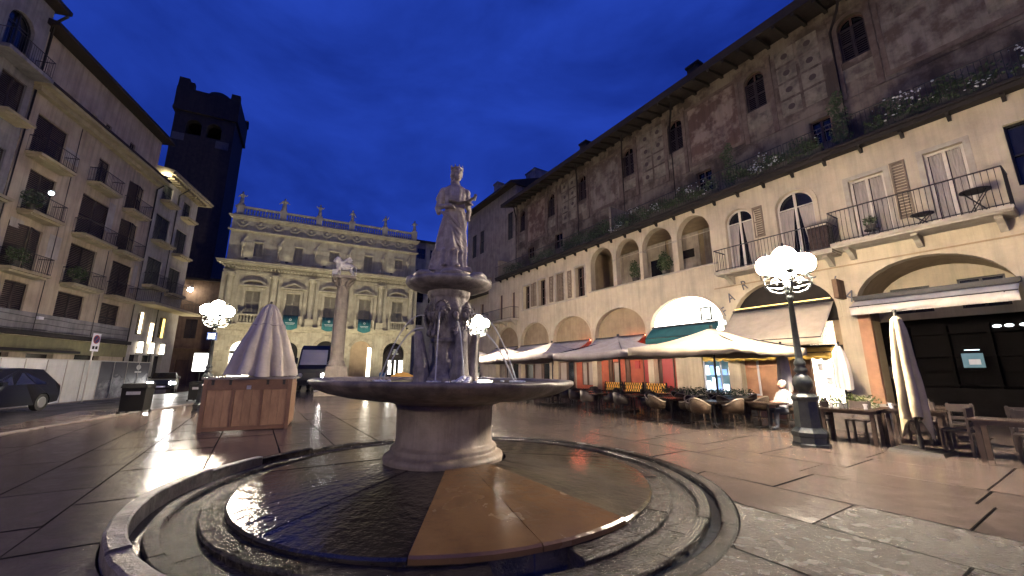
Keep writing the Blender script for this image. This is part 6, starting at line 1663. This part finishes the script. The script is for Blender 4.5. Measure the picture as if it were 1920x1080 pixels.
# ================================================================== CAFE CHAIRS AND TABLES
def make_chair(label, wm, fm, pm):
    o = thing('cafe_chair', label, 'chair', (0, 0, 0))
    b = MB(); b.lathe([(0.05, 0.435), (0.20, 0.43), (0.225, 0.44), (0.225, 0.46), (0.20, 0.468), (0.0, 0.462)], 18); b.build('seat', wm, o)
    arc_ = [(0.25 * math.cos(R(a)), 0.25 * math.sin(R(a)) * 1.0 + 0.0) for a in range(-35, 216, 14)]
    b = MB(); v = []
    for x, y in arc_:
        back = max(0.0, y / 0.25)
        top = 0.66 + 0.20 * back ** 1.2
        v += [(x, y, 0.47), (x * 1.05, y * 1.08, (0.47 + top) / 2), (x * 1.09, y * 1.14, top)]
    k = len(arc_)
    b.add(v, [(3 * i + j, 3 * i + j + 1, 3 * i + 4 + j, 3 * i + 3 + j) for i in range(k - 1) for j in (0, 1)], 0, True)
    bk = b.build('backrest', wm, o); md = bk.modifiers.new('s', 'SOLIDIFY'); md.thickness = 0.012
    b = MB(); b.tube([v[3 * i + 2] for i in range(k)], 0.019, 7); b.build('top_rail', pm, o)
    for x, y in ((-0.16, -0.15), (0.16, -0.15), (-0.17, 0.16), (0.17, 0.16)):
        b = MB(); b.cyl((x * 1.2, y * 1.25, 0), (x, y, 0.44), 0.013, 0.015, 6); b.build('leg', fm, o)
    b = MB(); b.tube([(0.19 * math.cos(2 * PI * i / 14), 0.19 * math.sin(2 * PI * i / 14), 0.22) for i in range(14)], 0.009, 5, closed=True); b.build('stretcher', fm, o)
    return o
def make_table(label, top, leg, r=0.36, square=True):
    o = thing('cafe_table', label, 'table', (0, 0, 0))
    b = MB()
    if square: b.box(-r, r, -r, r, 0.715, 0.745); b.box(-r + 0.03, r - 0.03, -r + 0.03, r - 0.03, 0.69, 0.714)
    else: b.cyl((0, 0, 0.715), (0, 0, 0.745), r, n=24)
    b.build('tabletop', top, o)
    b = MB(); b.cyl((0, 0, 0.03), (0, 0, 0.70), 0.035, n=10); b.lathe([(0.04, 0.12), (0.07, 0.05)], 10); b.build('column', leg, o)
    b = MB()
    for k in range(4):
        a = k * PI / 2 + PI / 4; b.tube([(0.02 * math.cos(a), 0.02 * math.sin(a), 0.09), (0.2 * math.cos(a), 0.2 * math.sin(a), 0.05), (0.30 * math.cos(a), 0.30 * math.sin(a), 0.015)], 0.018, 6)
    b.build('foot', leg, o)
    return o
CH_R = make_chair('rattan cafe chair with a round woven back', 'rattan', 'rattan', 'rattan_pale')
CH_D = make_chair('dark cafe chair with a curved back', 'chair_dark', 'chair_dark', 'chair_dark')
TB_R = make_table('cafe table', 'table_dark', 'iron', 0.36)
first = {'R': True, 'D': True, 'T': True}
def put(kind, src, s, t, rz, label, group):
    p = RB.w(s, t)
    if first[kind]:
        first[kind] = False; src.location = p; src.rotation_euler = (0, 0, rz); src['label'] = label; src['group'] = group; return src
    return dup(src, p, rz, label, group)
q = random.Random(21)
GR, GD, GT = 'rattan chairs round the tables under the nearest parasol', 'dark chairs around the tables before the red front', 'square dark tables of the cafe'
rat = [(8.55, 6.85), (7.0, 7.0), (8.8, 5.2), (7.2, 5.3), (8.0, 4.2)]
words_t = ['beside the big lamp base', 'straight under the cream parasol', 'at the outer edge by the lamp', 'behind the parasol pole', 'in front of the seated man', 'nearest the orange pier']
for i, (s, t) in enumerate(rat):
    tn = ['outer table beside the parasol pole', 'outer table nearest the street lamp', 'inner table toward the red front', 'inner table behind the parasol pole', 'innermost table by the hedge trough'][i]
    put('T', TB_R, s, t, RB.rz + q.uniform(-0.1, 0.1), 'square dark cafe table under the cream parasol, the ' + tn, GT)
    for (dx, dy), side in zip(((0.62, 0), (-0.62, 0.05), (0.05, 0.62)), ('palace', 'lamp', 'fountain')):
        a = math.atan2(-dy, -dx)
        # the chair's open side looks at the table
        put('R', CH_R, s + dx + q.uniform(-0.08, 0.08), t + dy + q.uniform(-0.08, 0.08), RB.rz + math.atan2(dy, dx) - PI / 2 + q.uniform(-0.3, 0.3), 'rattan chair, ' + side + ' side of the ' + tn, GR)
dark = [(10.3, 6.6), (11.8, 6.9), (13.2, 6.3), (14.6, 6.7), (10.4, 4.9), (12.0, 4.8), (13.6, 4.6), (15.9, 6.2), (17.4, 6.5), (15.5, 4.4), (17.3, 4.6), (19.0, 6.2), (20.6, 5.8), (19.2, 4.3)]
for i, (s, t) in enumerate(dark):
    rowname = 'outer' if t > 5.5 else 'inner'
    rank = sorted(x for x, y in dark if (y > 5.5) == (t > 5.5)).index(s)
    tn = ['first', 'second', 'third', 'fourth', 'fifth', 'sixth', 'seventh', 'eighth', 'ninth'][rank] + ' table of the ' + rowname + ' row from the lamp'
    put('T', TB_R, s, t, RB.rz + q.uniform(-0.1, 0.1), 'square dark cafe table, ' + tn, GT)
    for (dx, dy), side in zip(((0.6, 0), (-0.6, 0), (0, 0.62)) if i < 11 else ((0.6, 0), (-0.6, 0)), ('palace', 'lamp', 'fountain')):
        put('D', CH_D, s + dx + q.uniform(-0.08, 0.08), t + dy + q.uniform(-0.08, 0.08), RB.rz + math.atan2(dy, dx) - PI / 2 + q.uniform(-0.3, 0.3), 'dark chair, ' + side + ' side of the ' + tn, GD)
# heavier wooden tables before the dark bar
def wood_table(label, s, t, rz, w=1.1, d=0.7, h=0.76, grp='heavy wooden tables before the dark bar'):
    o = thing('wooden_table', label, 'table', RB.w(s, t), RB.rz + rz, grp)
    b = MB()
    for k in range(4): b.box(-w / 2, w / 2, -d / 2 + k * d / 4 + 0.004, -d / 2 + (k + 1) * d / 4 - 0.004, h - 0.03, h)
    b.build('tabletop', 'table_dark', o)
    b = MB(); b.box(-w / 2 + 0.06, w / 2 - 0.06, -d / 2 + 0.06, d / 2 - 0.06, h - 0.1, h - 0.032); b.build('apron', 'table_dark', o)
    for x in (-1, 1):
        for y in (-1, 1):
            b = MB(); b.box(x * (w / 2 - 0.1) - 0.035, x * (w / 2 - 0.1) + 0.035, y * (d / 2 - 0.09) - 0.035, y * (d / 2 - 0.09) + 0.035, 0, h - 0.1); b.build('leg', 'table_dark', o)
    return o
for lab, s, t, rz in (('heavy wooden table nearest the lamp base, under white tableware', 3.85, 6.75, 0.05), ('heavy wooden table left of the yellow closed parasol', 3.0, 5.9, 0.1), ('long wooden table at the right edge, its legs glinting wet', 1.35, 7.15, 0.0), ('wooden table behind the one at the right edge', 0.7, 5.9, 0.0),
                      ('wooden table in the shade by the bar front', 3.2, 4.3, 0.0), ('wooden table against the dark bar, farthest right', 1.2, 4.0, 0.1)):
    wood_table(lab, s, t, rz)
def stool(lab, s, t, rz):
    o = thing('bar_chair', lab, 'chair', RB.w(s, t), RB.rz + rz, 'dark wooden chairs at the heavy tables')
    b = MB(); b.box(-0.21, 0.21, -0.21, 0.21, 0.43, 0.47); b.build('seat', 'chair_dark', o)
    b = MB(); b.box(-0.21, 0.21, 0.18, 0.215, 0.72, 0.88); b.box(-0.21, 0.21, 0.185, 0.21, 0.56, 0.62); b.build('backrest', 'chair_dark', o)
    for x in (-0.18, 0.18):
        b = MB(); b.box(x - 0.02, x + 0.02, -0.2, -0.16, 0, 0.43); b.build('leg', 'chair_dark', o)
        b = MB(); b.box(x - 0.02, x + 0.02, 0.175, 0.215, 0, 0.90); b.build('leg', 'chair_dark', o)
for lab, s, t, rz in (('behind the table that carries the white tableware', 3.9, 6.15, 3.1), ('between the yellow closed parasol and the bar front', 3.0, 5.3, 3.0), ('at the left end of the long table at the right edge', 2.2, 6.6, 1.5), ('at the right end of the long edge table', 0.6, 6.7, -1.6),
                      ('pushed behind the long table at the right edge', 1.3, 6.45, 3.2), ('just right of the yellow closed parasol', 2.4, 5.0, 0.2), ('behind the shaded table by the bar front', 3.4, 3.7, 3.1), ('farthest back against the dark bar', 0.9, 3.4, 3.0), ('between the two tables at the right edge', 1.5, 5.2, 0.1), ('tucked close beside the street lamp base', 4.55, 6.7, 1.6)):
    stool('dark plain wooden chair ' + lab, s, t, rz)
# tableware
for lab, s, t, n in (('white cups and glasses on the heavy table beside the lamp', 3.85, 6.75, 5), ('pale glasses on the table left of the yellow parasol', 3.0, 5.9, 4)):
    o = thing('tableware', lab, 'tableware', RB.w(s, t, 0.761), RB.rz)
    for k in range(n):
        b = MB(); x, y = q.uniform(-0.4, 0.4), q.uniform(-0.25, 0.25)
        b.lathe([(0.03, 0), (0.035, 0.01), (0.03, 0.05), (0.045, 0.11)], 12, c=(x, y, 0)); b.build('glass', 'flower_white' if k % 2 else 'metal_pale', o)
MP = thing('menu_card', 'small glowing white menu lamp on the table beside the street lamp', 'table lamp', RB.w(4.6, 5.9, 0.0), RB.rz)
b = MB(); b.cyl((0, 0, 0), (0, 0, 0.95), 0.03, n=8); b.build('stand', 'iron', MP)
b = MB(); b.sph((0, 0, 1.02), (0.07, 0.07, 0.09), 10, 8); b.build('shade', 'lit_shop', MP)
# low lattice boards, lit amber, before the red front
for i, s in enumerate((13.2, 14.6, 16.0)):
    o = thing('screen_board', ['amber lattice screen behind the dark chairs, nearest the pale pillar', 'middle amber lattice screen behind the dark chairs', 'amber lattice screen behind the dark chairs, nearest the basin'][i], 'screen', RB.w(s, 1.6, 0), RB.rz, 'amber lattice screens')
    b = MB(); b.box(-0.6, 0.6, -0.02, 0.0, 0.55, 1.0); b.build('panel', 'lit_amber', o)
    for k in range(9):
        b = MB(); x = -0.6 + k * 0.15
        b.add([(x - 0.02, -0.001 + 0.004, 0.55), (x + 0.02, 0.003, 0.55), (x + 0.17, 0.003, 1.0), (x + 0.13, 0.003, 1.0)], [(0, 1, 2, 3)]); b.add([(x - 0.02, 0.006, 1.0), (x + 0.02, 0.006, 1.0), (x + 0.17, 0.006, 0.55), (x + 0.13, 0.006, 0.55)], [(3, 2, 1, 0)])
        b.build('slat', 'eave_wood', o)
    for x in (-0.6, 0.6):
        b = MB(); b.box(x - 0.025, x + 0.025, -0.04, 0.02, 0, 1.05); b.build('leg', 'iron', o)
# planted troughs that fence the terraces
for i, (lab, s, t, ln, m) in enumerate((('long clipped hedge trough before the bright shop window', 10.2, 3.2, 1.5, 'leaf'), ('second hedge trough beside the seated man', 8.4, 3.0, 0.5, 'leaf'), ('trough of bright yellow green plants by the orange pier', 4.75, 4.4, 0.75, 'leaf_lime'))):
    o = thing('plant_trough', lab, 'planter', RB.w(s, t), RB.rz, 'plant troughs round the cafe')
    b = MB(); b.box(-ln, ln, -0.2, 0.2, 0.0, 0.55, tx=-0.02); b.build('trough', 'planter', o)
    b = MB()
    for k in range(int(ln * 6)): leaf_cloud(b, (-ln + 0.15 + k * 0.33, 0, 0.75), (0.26, 0.26, 0.24), 130, 0.075, seed=500 + i * 30 + k)
    b.build('foliage', m, o, kind='stuff')

# ================================================================== PEOPLE
def skin_body(name, nodes, edges, root, m, parent, sub=2):
    me = bpy.data.meshes.new(name)
    keys = list(nodes); ix = {k: i for i, k in enumerate(keys)}
    me.from_pydata([nodes[k][0] for k in keys], [(ix[a], ix[c]) for a, c in edges], [])
    o = bpy.data.objects.new(name, me); COL.objects.link(o); o.parent = parent
    md = o.modifiers.new('skin', 'SKIN'); md.use_smooth_shade = True
    sd = me.skin_vertices[0].data
    for k in keys:
        r = nodes[k][1]; sd[ix[k]].radius = r if hasattr(r, '__len__') else (r, r)
    sd[ix[root]].use_root = True
    s_ = o.modifiers.new('sub', 'SUBSURF'); s_.levels = sub; s_.render_levels = sub
    me.materials.append(M[m])
    return o
def face(parent, c, fwd, r=0.1):
    f = Vector(fwd).normalized(); sd = Vector((-f.y, f.x, 0)); up = Vector((0, 0, 1)); c = Vector(c)
    b = MB(); b.sph(c, (r * 0.80, r * 0.95, r * 1.12), 16, 12); b.sph(c + f * r * 0.25 - up * r * 0.45, (r * 0.62, r * 0.62, r * 0.6), 12, 8)
    b.tube([c + f * r * 0.88 + up * r * 0.12, c + f * r * 1.12 - up * r * 0.22, c + f * r * 0.9 - up * r * 0.3], r * 0.13, 6)
    for q_ in (-1, 1):
        b.sph(c + sd * q_ * r * 0.82 - up * r * 0.02, (r * 0.14, r * 0.2, r * 0.3), 8, 6)
        b.sph(c + f * r * 0.78 + sd * q_ * r * 0.32 + up * r * 0.12, r * 0.13, 8, 6)
    b.tube([c + f * r * 0.82 + sd * r * 0.26 - up * r * 0.56, c + f * r * 0.92 - up * r * 0.55, c + f * r * 0.82 - sd * r * 0.26 - up * r * 0.56], r * 0.07, 6)
    return b.build('head', 'skin', parent)
MAN = thing('person', 'seated elderly person with white hair and a pale short sleeved shirt behind a cafe table', 'person', RB.w(5.70, 5.62, 0), RB.rz + PI - 0.35)
# local frame: the person looks along -y (towards the square)
N = {'pel': ((0, 0, 0.50), (0.17, 0.13)), 'sp1': ((0, 0.02, 0.68), (0.17, 0.125)), 'sp2': ((0, 0.02, 0.86), (0.185, 0.125)), 'nb': ((0, 0.0, 1.00), (0.10, 0.085)), 'nk': ((0, -0.02, 1.10), 0.055),
     'ls': ((0.19, 0.01, 0.95), 0.075), 'le': ((0.26, -0.06, 0.70), 0.052), 'lw': ((0.13, -0.28, 0.74), 0.036), 'lh': ((0.08, -0.34, 0.76), 0.034), 'rs': ((-0.19, 0.01, 0.95), 0.075), 're': ((-0.27, -0.04, 0.70), 0.052), 'rw': ((-0.15, -0.26, 0.74), 0.036), 'rh': ((-0.09, -0.33, 0.76), 0.034)}
E_ = [('pel', 'sp1'), ('sp1', 'sp2'), ('sp2', 'nb'), ('nb', 'nk'), ('sp2', 'ls'), ('ls', 'le'), ('le', 'lw'), ('lw', 'lh'), ('sp2', 'rs'), ('rs', 're'), ('re', 'rw'), ('rw', 'rh')]
skin_body('body', {k: v for k, v in N.items()}, E_, 'pel', 'shirt', MAN)
face(MAN, (0, -0.04, 1.215), (0, -1, 0), 0.108)
b = MB(); b.sph((0, 0.005, 1.255), (0.098, 0.108, 0.098), 14, 8); b.build('hair', 'hair_grey', MAN)
LGN = {'p': ((0, 0, 0.50), (0.16, 0.12)), 'lk': ((0.12, -0.44, 0.50), 0.075), 'la': ((0.12, -0.46, 0.09), 0.045), 'lf': ((0.13, -0.62, 0.045), 0.04), 'lh': ((0.1, -0.1, 0.5), 0.09), 'rh': ((-0.1, -0.1, 0.5), 0.09), 'rk': ((-0.12, -0.44, 0.50), 0.075), 'ra': ((-0.12, -0.44, 0.09), 0.045), 'rf': ((-0.13, -0.60, 0.045), 0.04)}
skin_body('trousers', LGN, [('p', 'lh'), ('lh', 'lk'), ('lk', 'la'), ('la', 'lf'), ('p', 'rh'), ('rh', 'rk'), ('rk', 'ra'), ('ra', 'rf')], 'p', 'trousers', MAN)
for q_ in (-1, 1):
    b = MB(); w = Vector((0.10 * q_, -0.32, 0.755)); b.tube([Vector((0.25 * q_, -0.08, 0.715)), Vector((0.15 * q_, -0.25, 0.74)), w], 0.040, 8, r1=0.033); hand(b, w, (-0.45 * q_, -0.9, 0.0), (0, 0, 1), 1.0, 0.45); b.build('hand', 'skin', MAN)
dup(CH_R, RB.w(5.70, 5.56), RB.rz - 0.35 + PI, 'rattan chair the white haired person sits on', GR)
t_ = dup(TB_R, RB.w(5.88, 6.22), RB.rz - 0.35, 'square dark table right before the seated person', GT)
WK = thing('person', 'distant standing person in a blue coat near the lit palace door', 'person', (-13.2, 41.0, 0), R(10))
N = {'pel': ((0, 0, 0.92), (0.16, 0.12)), 'sp1': ((0, 0, 1.12), (0.165, 0.12)), 'sp2': ((0, 0, 1.34), (0.19, 0.125)), 'nk': ((0, 0, 1.52), 0.06), 'ls': ((0.2, 0, 1.40), 0.07), 'le': ((0.25, 0.02, 1.12), 0.05), 'lw': ((0.24, -0.06, 0.88), 0.04), 'rs': ((-0.2, 0, 1.40), 0.07), 're': ((-0.25, 0.02, 1.12), 0.05), 'rw': ((-0.22, -0.1, 0.90), 0.04), 'hem': ((0, 0, 0.70), (0.18, 0.13))}
skin_body('body', N, [('hem', 'pel'), ('pel', 'sp1'), ('sp1', 'sp2'), ('sp2', 'nk'), ('sp2', 'ls'), ('ls', 'le'), ('le', 'lw'), ('sp2', 'rs'), ('rs', 're'), ('re', 'rw')], 'pel', 'coat_blue', WK)
N = {'p': ((0, 0, 0.86), (0.14, 0.11)), 'lk': ((0.09, -0.05, 0.48), 0.065), 'la': ((0.09, 0, 0.08), 0.042), 'lf': ((0.10, -0.15, 0.04), 0.04), 'rk': ((-0.09, 0.04, 0.48), 0.065), 'ra': ((-0.09, 0.12, 0.08), 0.042), 'rf': ((-0.10, -0.02, 0.04), 0.04)}
skin_body('trousers', N, [('p', 'lk'), ('lk', 'la'), ('la', 'lf'), ('p', 'rk'), ('rk', 'ra'), ('ra', 'rf')], 'p', 'trousers', WK)
face(WK, (0, -0.02, 1.64), (0, -1, 0), 0.105)
b = MB(); b.sph((0, 0.015, 1.675), (0.10, 0.112, 0.10), 12, 8); b.build('hair', 'trousers', WK)
for q_ in (-1, 1):
    b = MB(); hand(b, (0.235 * q_, -0.07, 0.88), (0, -0.2, -1), (q_, 0, 0), 1.0, 0.3); b.build('hand', 'skin', WK)

# ================================================================== VEHICLES
def car(name, label, loc, rz, L_=4.3, W_=1.8, H_=1.6, lit=False, suv=True):
    o = thing(name, label, 'car', loc, rz)
    prof = [(-L_ / 2, 0.42), (-L_ / 2 - 0.03, 0.70), (-L_ / 2 + 0.08, 0.98), (-L_ / 2 + 1.05, 1.06), (-L_ / 2 + 1.75, H_ - 0.04), (-L_ / 2 + 2.5, H_), (L_ / 2 - 0.9, H_ - 0.05), (L_ / 2 - 0.35, 1.25), (L_ / 2 - 0.05, 1.0), (L_ / 2, 0.62), (L_ / 2 - 0.06, 0.35)]
    arcs = []
    for cx in (L_ / 2 - 0.85, -L_ / 2 + 0.85):
        arcs += [(cx + 0.40 * math.cos(PI * k / 8), 0.34 + 0.40 * math.sin(PI * k / 8)) for k in range(9)]
    outl = prof + [(arcs[0][0], 0.28)] + arcs[:9] + [(arcs[8][0], 0.26), (arcs[9][0], 0.26)] + arcs[9:] + [(arcs[-1][0], 0.28)]
    n = len(outl); v = []; lv = [(-1.0, -0.06), (-0.97, 0.0), (0.97, 0.0), (1.0, -0.06)]
    for k, (wy, sh) in enumerate(lv):
        for x, z in outl:
            nar = 0.16 * max(0, (z - 1.0) / (H_ - 1.0))
            y = wy * (W_ / 2 - nar)
            if k in (0, 3): v.append((x * 0.985, y, z - 0.0 if z < 0.9 else z - 0.03))
            else: v.append((x, y, z))
    b = MB()
    b.add(v, [(k * n + i, k * n + (i + 1) % n, (k + 1) * n + (i + 1) % n, (k + 1) * n + i) for k in range(3) for i in range(n)], 0, False)
    b.add(v, [tuple(range(n - 1, -1, -1)), tuple(3 * n + i for i in range(n))])
    b.build('body', 'car_black', o)
    for q_ in (-1, 1):
        for x0, x1 in ((-L_ / 2 + 1.45, -0.1 + 0.05), (0.02, L_ / 2 - 0.75)):
            y = q_ * (W_ / 2 - 0.07); b = MB()
            b.add([(x0, y + 0.012 * q_, 1.08), (x1, y + 0.012 * q_, 1.08), (x1 - 0.12, y - 0.078 * q_, H_ - 0.12), (x0 + 0.35, y - 0.078 * q_, H_ - 0.12)], [(0, 1, 2, 3) if q_ < 0 else (3, 2, 1, 0)]); b.build('side_window', 'dark_glass', o)
        b = MB(); b.box(-L_ / 2 + 1.4, -L_ / 2 + 1.6, q_ * (W_ / 2) - 0.02, q_ * (W_ / 2 + 0.18), 1.05, 1.2); b.build('mirror', 'car_black', o)
        for x in (L_ / 2 - 0.85, -L_ / 2 + 0.85):
            b = MB(); b.cyl((x, q_ * (W_ / 2 - 0.22), 0.34), (x, q_ * (W_ / 2 - 0.02), 0.34), 0.34, n=24); w_ = b.build('wheel', 'tyre', o)
            b = MB(); b.cyl((x, q_ * (W_ / 2 - 0.02), 0.34), (x, q_ * (W_ / 2 - 0.005), 0.34), 0.22, 0.20, n=18)
            b.build('rim', 'rim', w_)
        b = MB(); b.box(-L_ / 2 - 0.045, -L_ / 2 + 0.04, q_ * 0.62 - 0.17, q_ * 0.62 + 0.17, 0.66, 0.84); b.build('headlight', 'lit_beam' if lit else 'rim', o)
        b = MB(); b.box(L_ / 2 - 0.06, L_ / 2 + 0.006, q_ * 0.72 - 0.1, q_ * 0.72 + 0.1, 0.85, 1.05); b.build('tail_light', 'sign_red', o)
    b = MB(); xs = -L_ / 2
    b.add([(xs + 1.08, -0.72, 1.085), (xs + 1.08, 0.72, 1.085), (xs + 1.72, 0.62, H_ - 0.03), (xs + 1.72, -0.62, H_ - 0.03)], [(3, 2, 1, 0)]); wv_ = b.build('windscreen', 'dark_glass', o); wv_.location = (-0.02, 0, 0.01)
    b = MB(); b.box(-L_ / 2 - 0.05, -L_ / 2 - 0.02, -0.26, 0.26, 0.45, 0.56); b.build('number_plate', 'sign_white', o)
    return o
car('parked_car', 'dark parked sport utility car at the left edge before the white hoarding', LB.w(-20.5, 5.2, 0), LB.rz + PI, 4.5, 1.8, 1.72)
car('parked_car', 'distant dark car facing the camera with both headlights on', (-26.6, 31.0, 0), R(126), 3.6, 1.55, 1.5, lit=True)
VN = thing('van', 'tall black delivery van with pale windscreen behind the wooden stall', 'van', (-16.6, 33.5, 0), R(14))
b = MB()
pr = [(0.0, 0.45), (-0.06, 0.9), (0.0, 1.75), (0.12, 2.05), (0.55, 3.45), (0.9, 3.75), (5.2, 3.75), (5.3, 3.4), (5.3, 0.45)]
n = len(pr); v = []
for x, ins in ((-1.2, 1), (-1.14, 0), (1.14, 0), (1.2, 1)):
    for y, z in pr: v.append((x * (1 - 0.06 * max(0, z - 1.7) / 2), y + (0.06 if ins else 0), z - (0.06 if ins and z > 3 else 0)))
b.add(v, [(k * n + i, k * n + (i + 1) % n, (k + 1) * n + (i + 1) % n, (k + 1) * n + i) for k in range(3) for i in range(n)]); b.add(v, [tuple(range(n - 1, -1, -1)), tuple(3 * n + i for i in range(n))])
b.build('body', 'car_black', VN)
b = MB(); b.add([(-1.04, 0.14, 2.12), (1.04, 0.14, 2.12), (0.99, 0.52, 3.38), (-0.99, 0.52, 3.38)], [(0, 1, 2, 3)]); o = b.build('windscreen', 'windshield', VN); o.location = (0, -0.015, 0)
for q_ in (-1, 1):
    b = MB(); b.sph((0.88 * q_, -0.03, 1.25), (0.19, 0.07, 0.19), 12, 8); b.build('headlight', 'lit_head' if q_ > 0 else 'rim', VN)
    b = MB(); b.box(1.2 * q_, 1.42 * q_, 0.1, 0.25, 2.2, 2.7); b.build('mirror', 'car_black', VN)
    for y in (1.0, 4.3):
        b = MB(); b.cyl((1.02 * q_, y, 0.45), (1.22 * q_, y, 0.45), 0.45, n=20); b.build('wheel', 'tyre', VN)
b = MB(); b.box(-0.28, 0.28, -0.1, -0.065, 0.72, 0.86); b.build('number_plate', 'sign_white', VN)
b = MB()
for k in range(4): b.box(-0.6, 0.6, -0.075, -0.03, 1.1 + k * 0.1, 1.15 + k * 0.1)
b.build('grille', 'iron', VN)

# ================================================================== HOARDING, BINS, SIGNS
HO = thing('hoarding', 'long site hoarding, plain white panels then dark printed panels, along the left road', 'hoarding', LB.w(0, 4.0, 0), LB.rz)
for k in range(16):
    s0 = -14.0 - k * 1.22
    white = s0 - 1.22 > -28.8
    b = MB(); b.box(s0 - 1.2, s0 - 0.01, -0.04, 0.0, 0.05, 2.15)
    p = b.build('panel', 'hoard_white' if white else 'hoard_print', HO)
    if not white:
        b = MB(); n = 10
        top = [(s0 - 1.2 + 1.19 * i / n, 1.15 + 0.22 * math.sin((s0 + i * 0.12) * 2.1) + 0.1 * math.sin((s0 + 0.12 * i) * 6)) for i in range(n + 1)]
        b.plate([(s0 - 0.01, 2.13), (s0 - 1.2, 2.13)] + top, [], 0.003, 0.008); b.build('print', 'hoard_navy', p)
for k in range(17):
    b = MB(); s0 = -14.0 - k * 1.22; b.box(s0 - 0.02, s0 + 0.02, -0.06, 0.02, 0, 2.2); b.build('post', 'metal_pale', HO)
b = MB(); b.box(-33.6, -14, -0.05, 0.03, 2.152, 2.2); b.build('top_rail', 'metal_pale', HO)
b = MB(); b.box(-33.6, -14, -0.3, 0.1, 0.0, 0.05); b.build('foot_rail', 'kiosk_top', HO)
b = MB(); b.plate([(-30.2 + 0.3 * math.cos(R(a)), 1.45 + 0.24 * math.sin(R(a))) for a in range(0, 360, 20)], [[(-30.2 + 0.2 * math.cos(R(a)), 1.45 + 0.15 * math.sin(R(a))) for a in range(0, 360, 20)]], 0.002, 0.008); b.plate(rect(-30.32, -30.08, 1.42, 1.5), [], 0.002, 0.008); b.build('round_mark', 'hoard_navy', HO)
b = MB(); b.plate([(-32.3 + 0.25 * math.cos(R(a)), 1.85 + 0.16 * math.sin(R(a))) for a in range(0, 360, 20)], [], 0.009, 0.013); b.plate(rect(-32.65, -31.95, 1.5, 1.6), [], 0.009, 0.013); b.build('round_mark', 'hoard_white', HO)
# hoarding returns round the corner in the distance
for i, (lab, x, y, w, h, rz) in enumerate((('dark square litter bin on the left paving, nearest the road', -14.95, 16.3, 0.36, 1.12, 0.4), ('dark square litter bin left of the wooden stall', -17.3, 22.6, 0.38, 1.05, 0.3))):
    o = thing('litter_bin', lab, 'bin', (x, y, 0), rz, 'dark litter bins')
    b = MB(); b.box(-w, w, -w, w, 0.08, h - 0.16, tx=-0.02, ty=-0.02); b.build('body', 'bin_dark', o)
    b = MB(); b.box(-w - 0.05, w + 0.05, -w - 0.05, w + 0.05, h - 0.158, h, tx=0.04, ty=0.04); b.build('lid', 'bin_dark', o)
    for x_ in (-1, 1):
        for y_ in (-1, 1):
            b = MB(); b.box(x_ * w - 0.04, x_ * w + 0.04, y_ * w - 0.04, y_ * w + 0.04, 0, 0.08); b.build('foot', 'tyre', o)
    b = MB(); b.box(-w * 0.6, w * 0.6, -w - 0.034, -w - 0.022, h - 0.42, h - 0.3); b.build('slot', 'metal_pale', o)
NP = thing('traffic_sign', 'white no parking sign with a round blue symbol, standing behind the white hoarding', 'sign', LB.w(-26.95, 4.5, 0), LB.rz)
b = MB(); b.cyl((0, 0, 0), (0, 0, 3.6), 0.035, n=8); b.build('post', 'metal_pale', NP)
b = MB(); b.plate(rect(-0.30, 0.30, 2.65, 3.6), [], 0.04, 0.055); b.build('plate', 'sign_white', NP)
def disc(r, n=24, c=(0, 3.28)): return [(c[0] + r * math.cos(2 * PI * i / n), c[1] + r * math.sin(2 * PI * i / n)) for i in range(n)]
b = MB(); b.plate(disc(0.235), [disc(0.185)], 0.057, 0.062); b.obox((0, 0.0605, 3.28), 0, 0.001, 0.001, 0.001)
b.add([(-0.14, 0.066, 3.39), (-0.10, 0.066, 3.42), (0.14, 0.066, 3.17), (0.10, 0.066, 3.14)], [(3, 2, 1, 0)]); b.build('red_ring', 'sign_red', NP)
b = MB(); b.plate(disc(0.184), [], 0.057, 0.061); b.build('blue_disc', 'sign_blue', NP)
b = MB(); b.plate(rect(-0.2, -0.04, 2.76, 2.92), [], 0.057, 0.061); b.plate(rect(0.04, 0.2, 2.76, 2.92), [], 0.057, 0.061); b.build('pictogram', 'bin_dark', NP)
LS = thing('light_box', 'white glowing advertising box at the end of the dark hoarding', 'sign', (-28.3, 36.5, 0), R(20))
b = MB(); b.box(-0.06, 0.06, -0.06, 0.06, 0, 1.5); b.build('post', 'iron', LS)
b = MB(); b.box(-0.6, 0.6, -0.1, 0.1, 1.5, 3.3); b.build('box', 'iron', LS)
b = MB(); b.box(-0.54, 0.54, -0.115, -0.102, 1.6, 3.2); b.build('face', 'lit_white', LS)
# orange stall cover and small shop front lights far across the square
OS = thing('market_cover', 'low orange covered stall glowing near the lit palace door', 'stall', (-11.8, 43.5, 0), R(27))
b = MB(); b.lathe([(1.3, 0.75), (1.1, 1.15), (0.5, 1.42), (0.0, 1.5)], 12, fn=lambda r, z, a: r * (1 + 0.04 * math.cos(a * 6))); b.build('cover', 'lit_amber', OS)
b = MB(); b.box(-0.9, 0.9, -0.6, 0.6, 0, 0.75); b.build('table', 'kiosk_wood', OS)
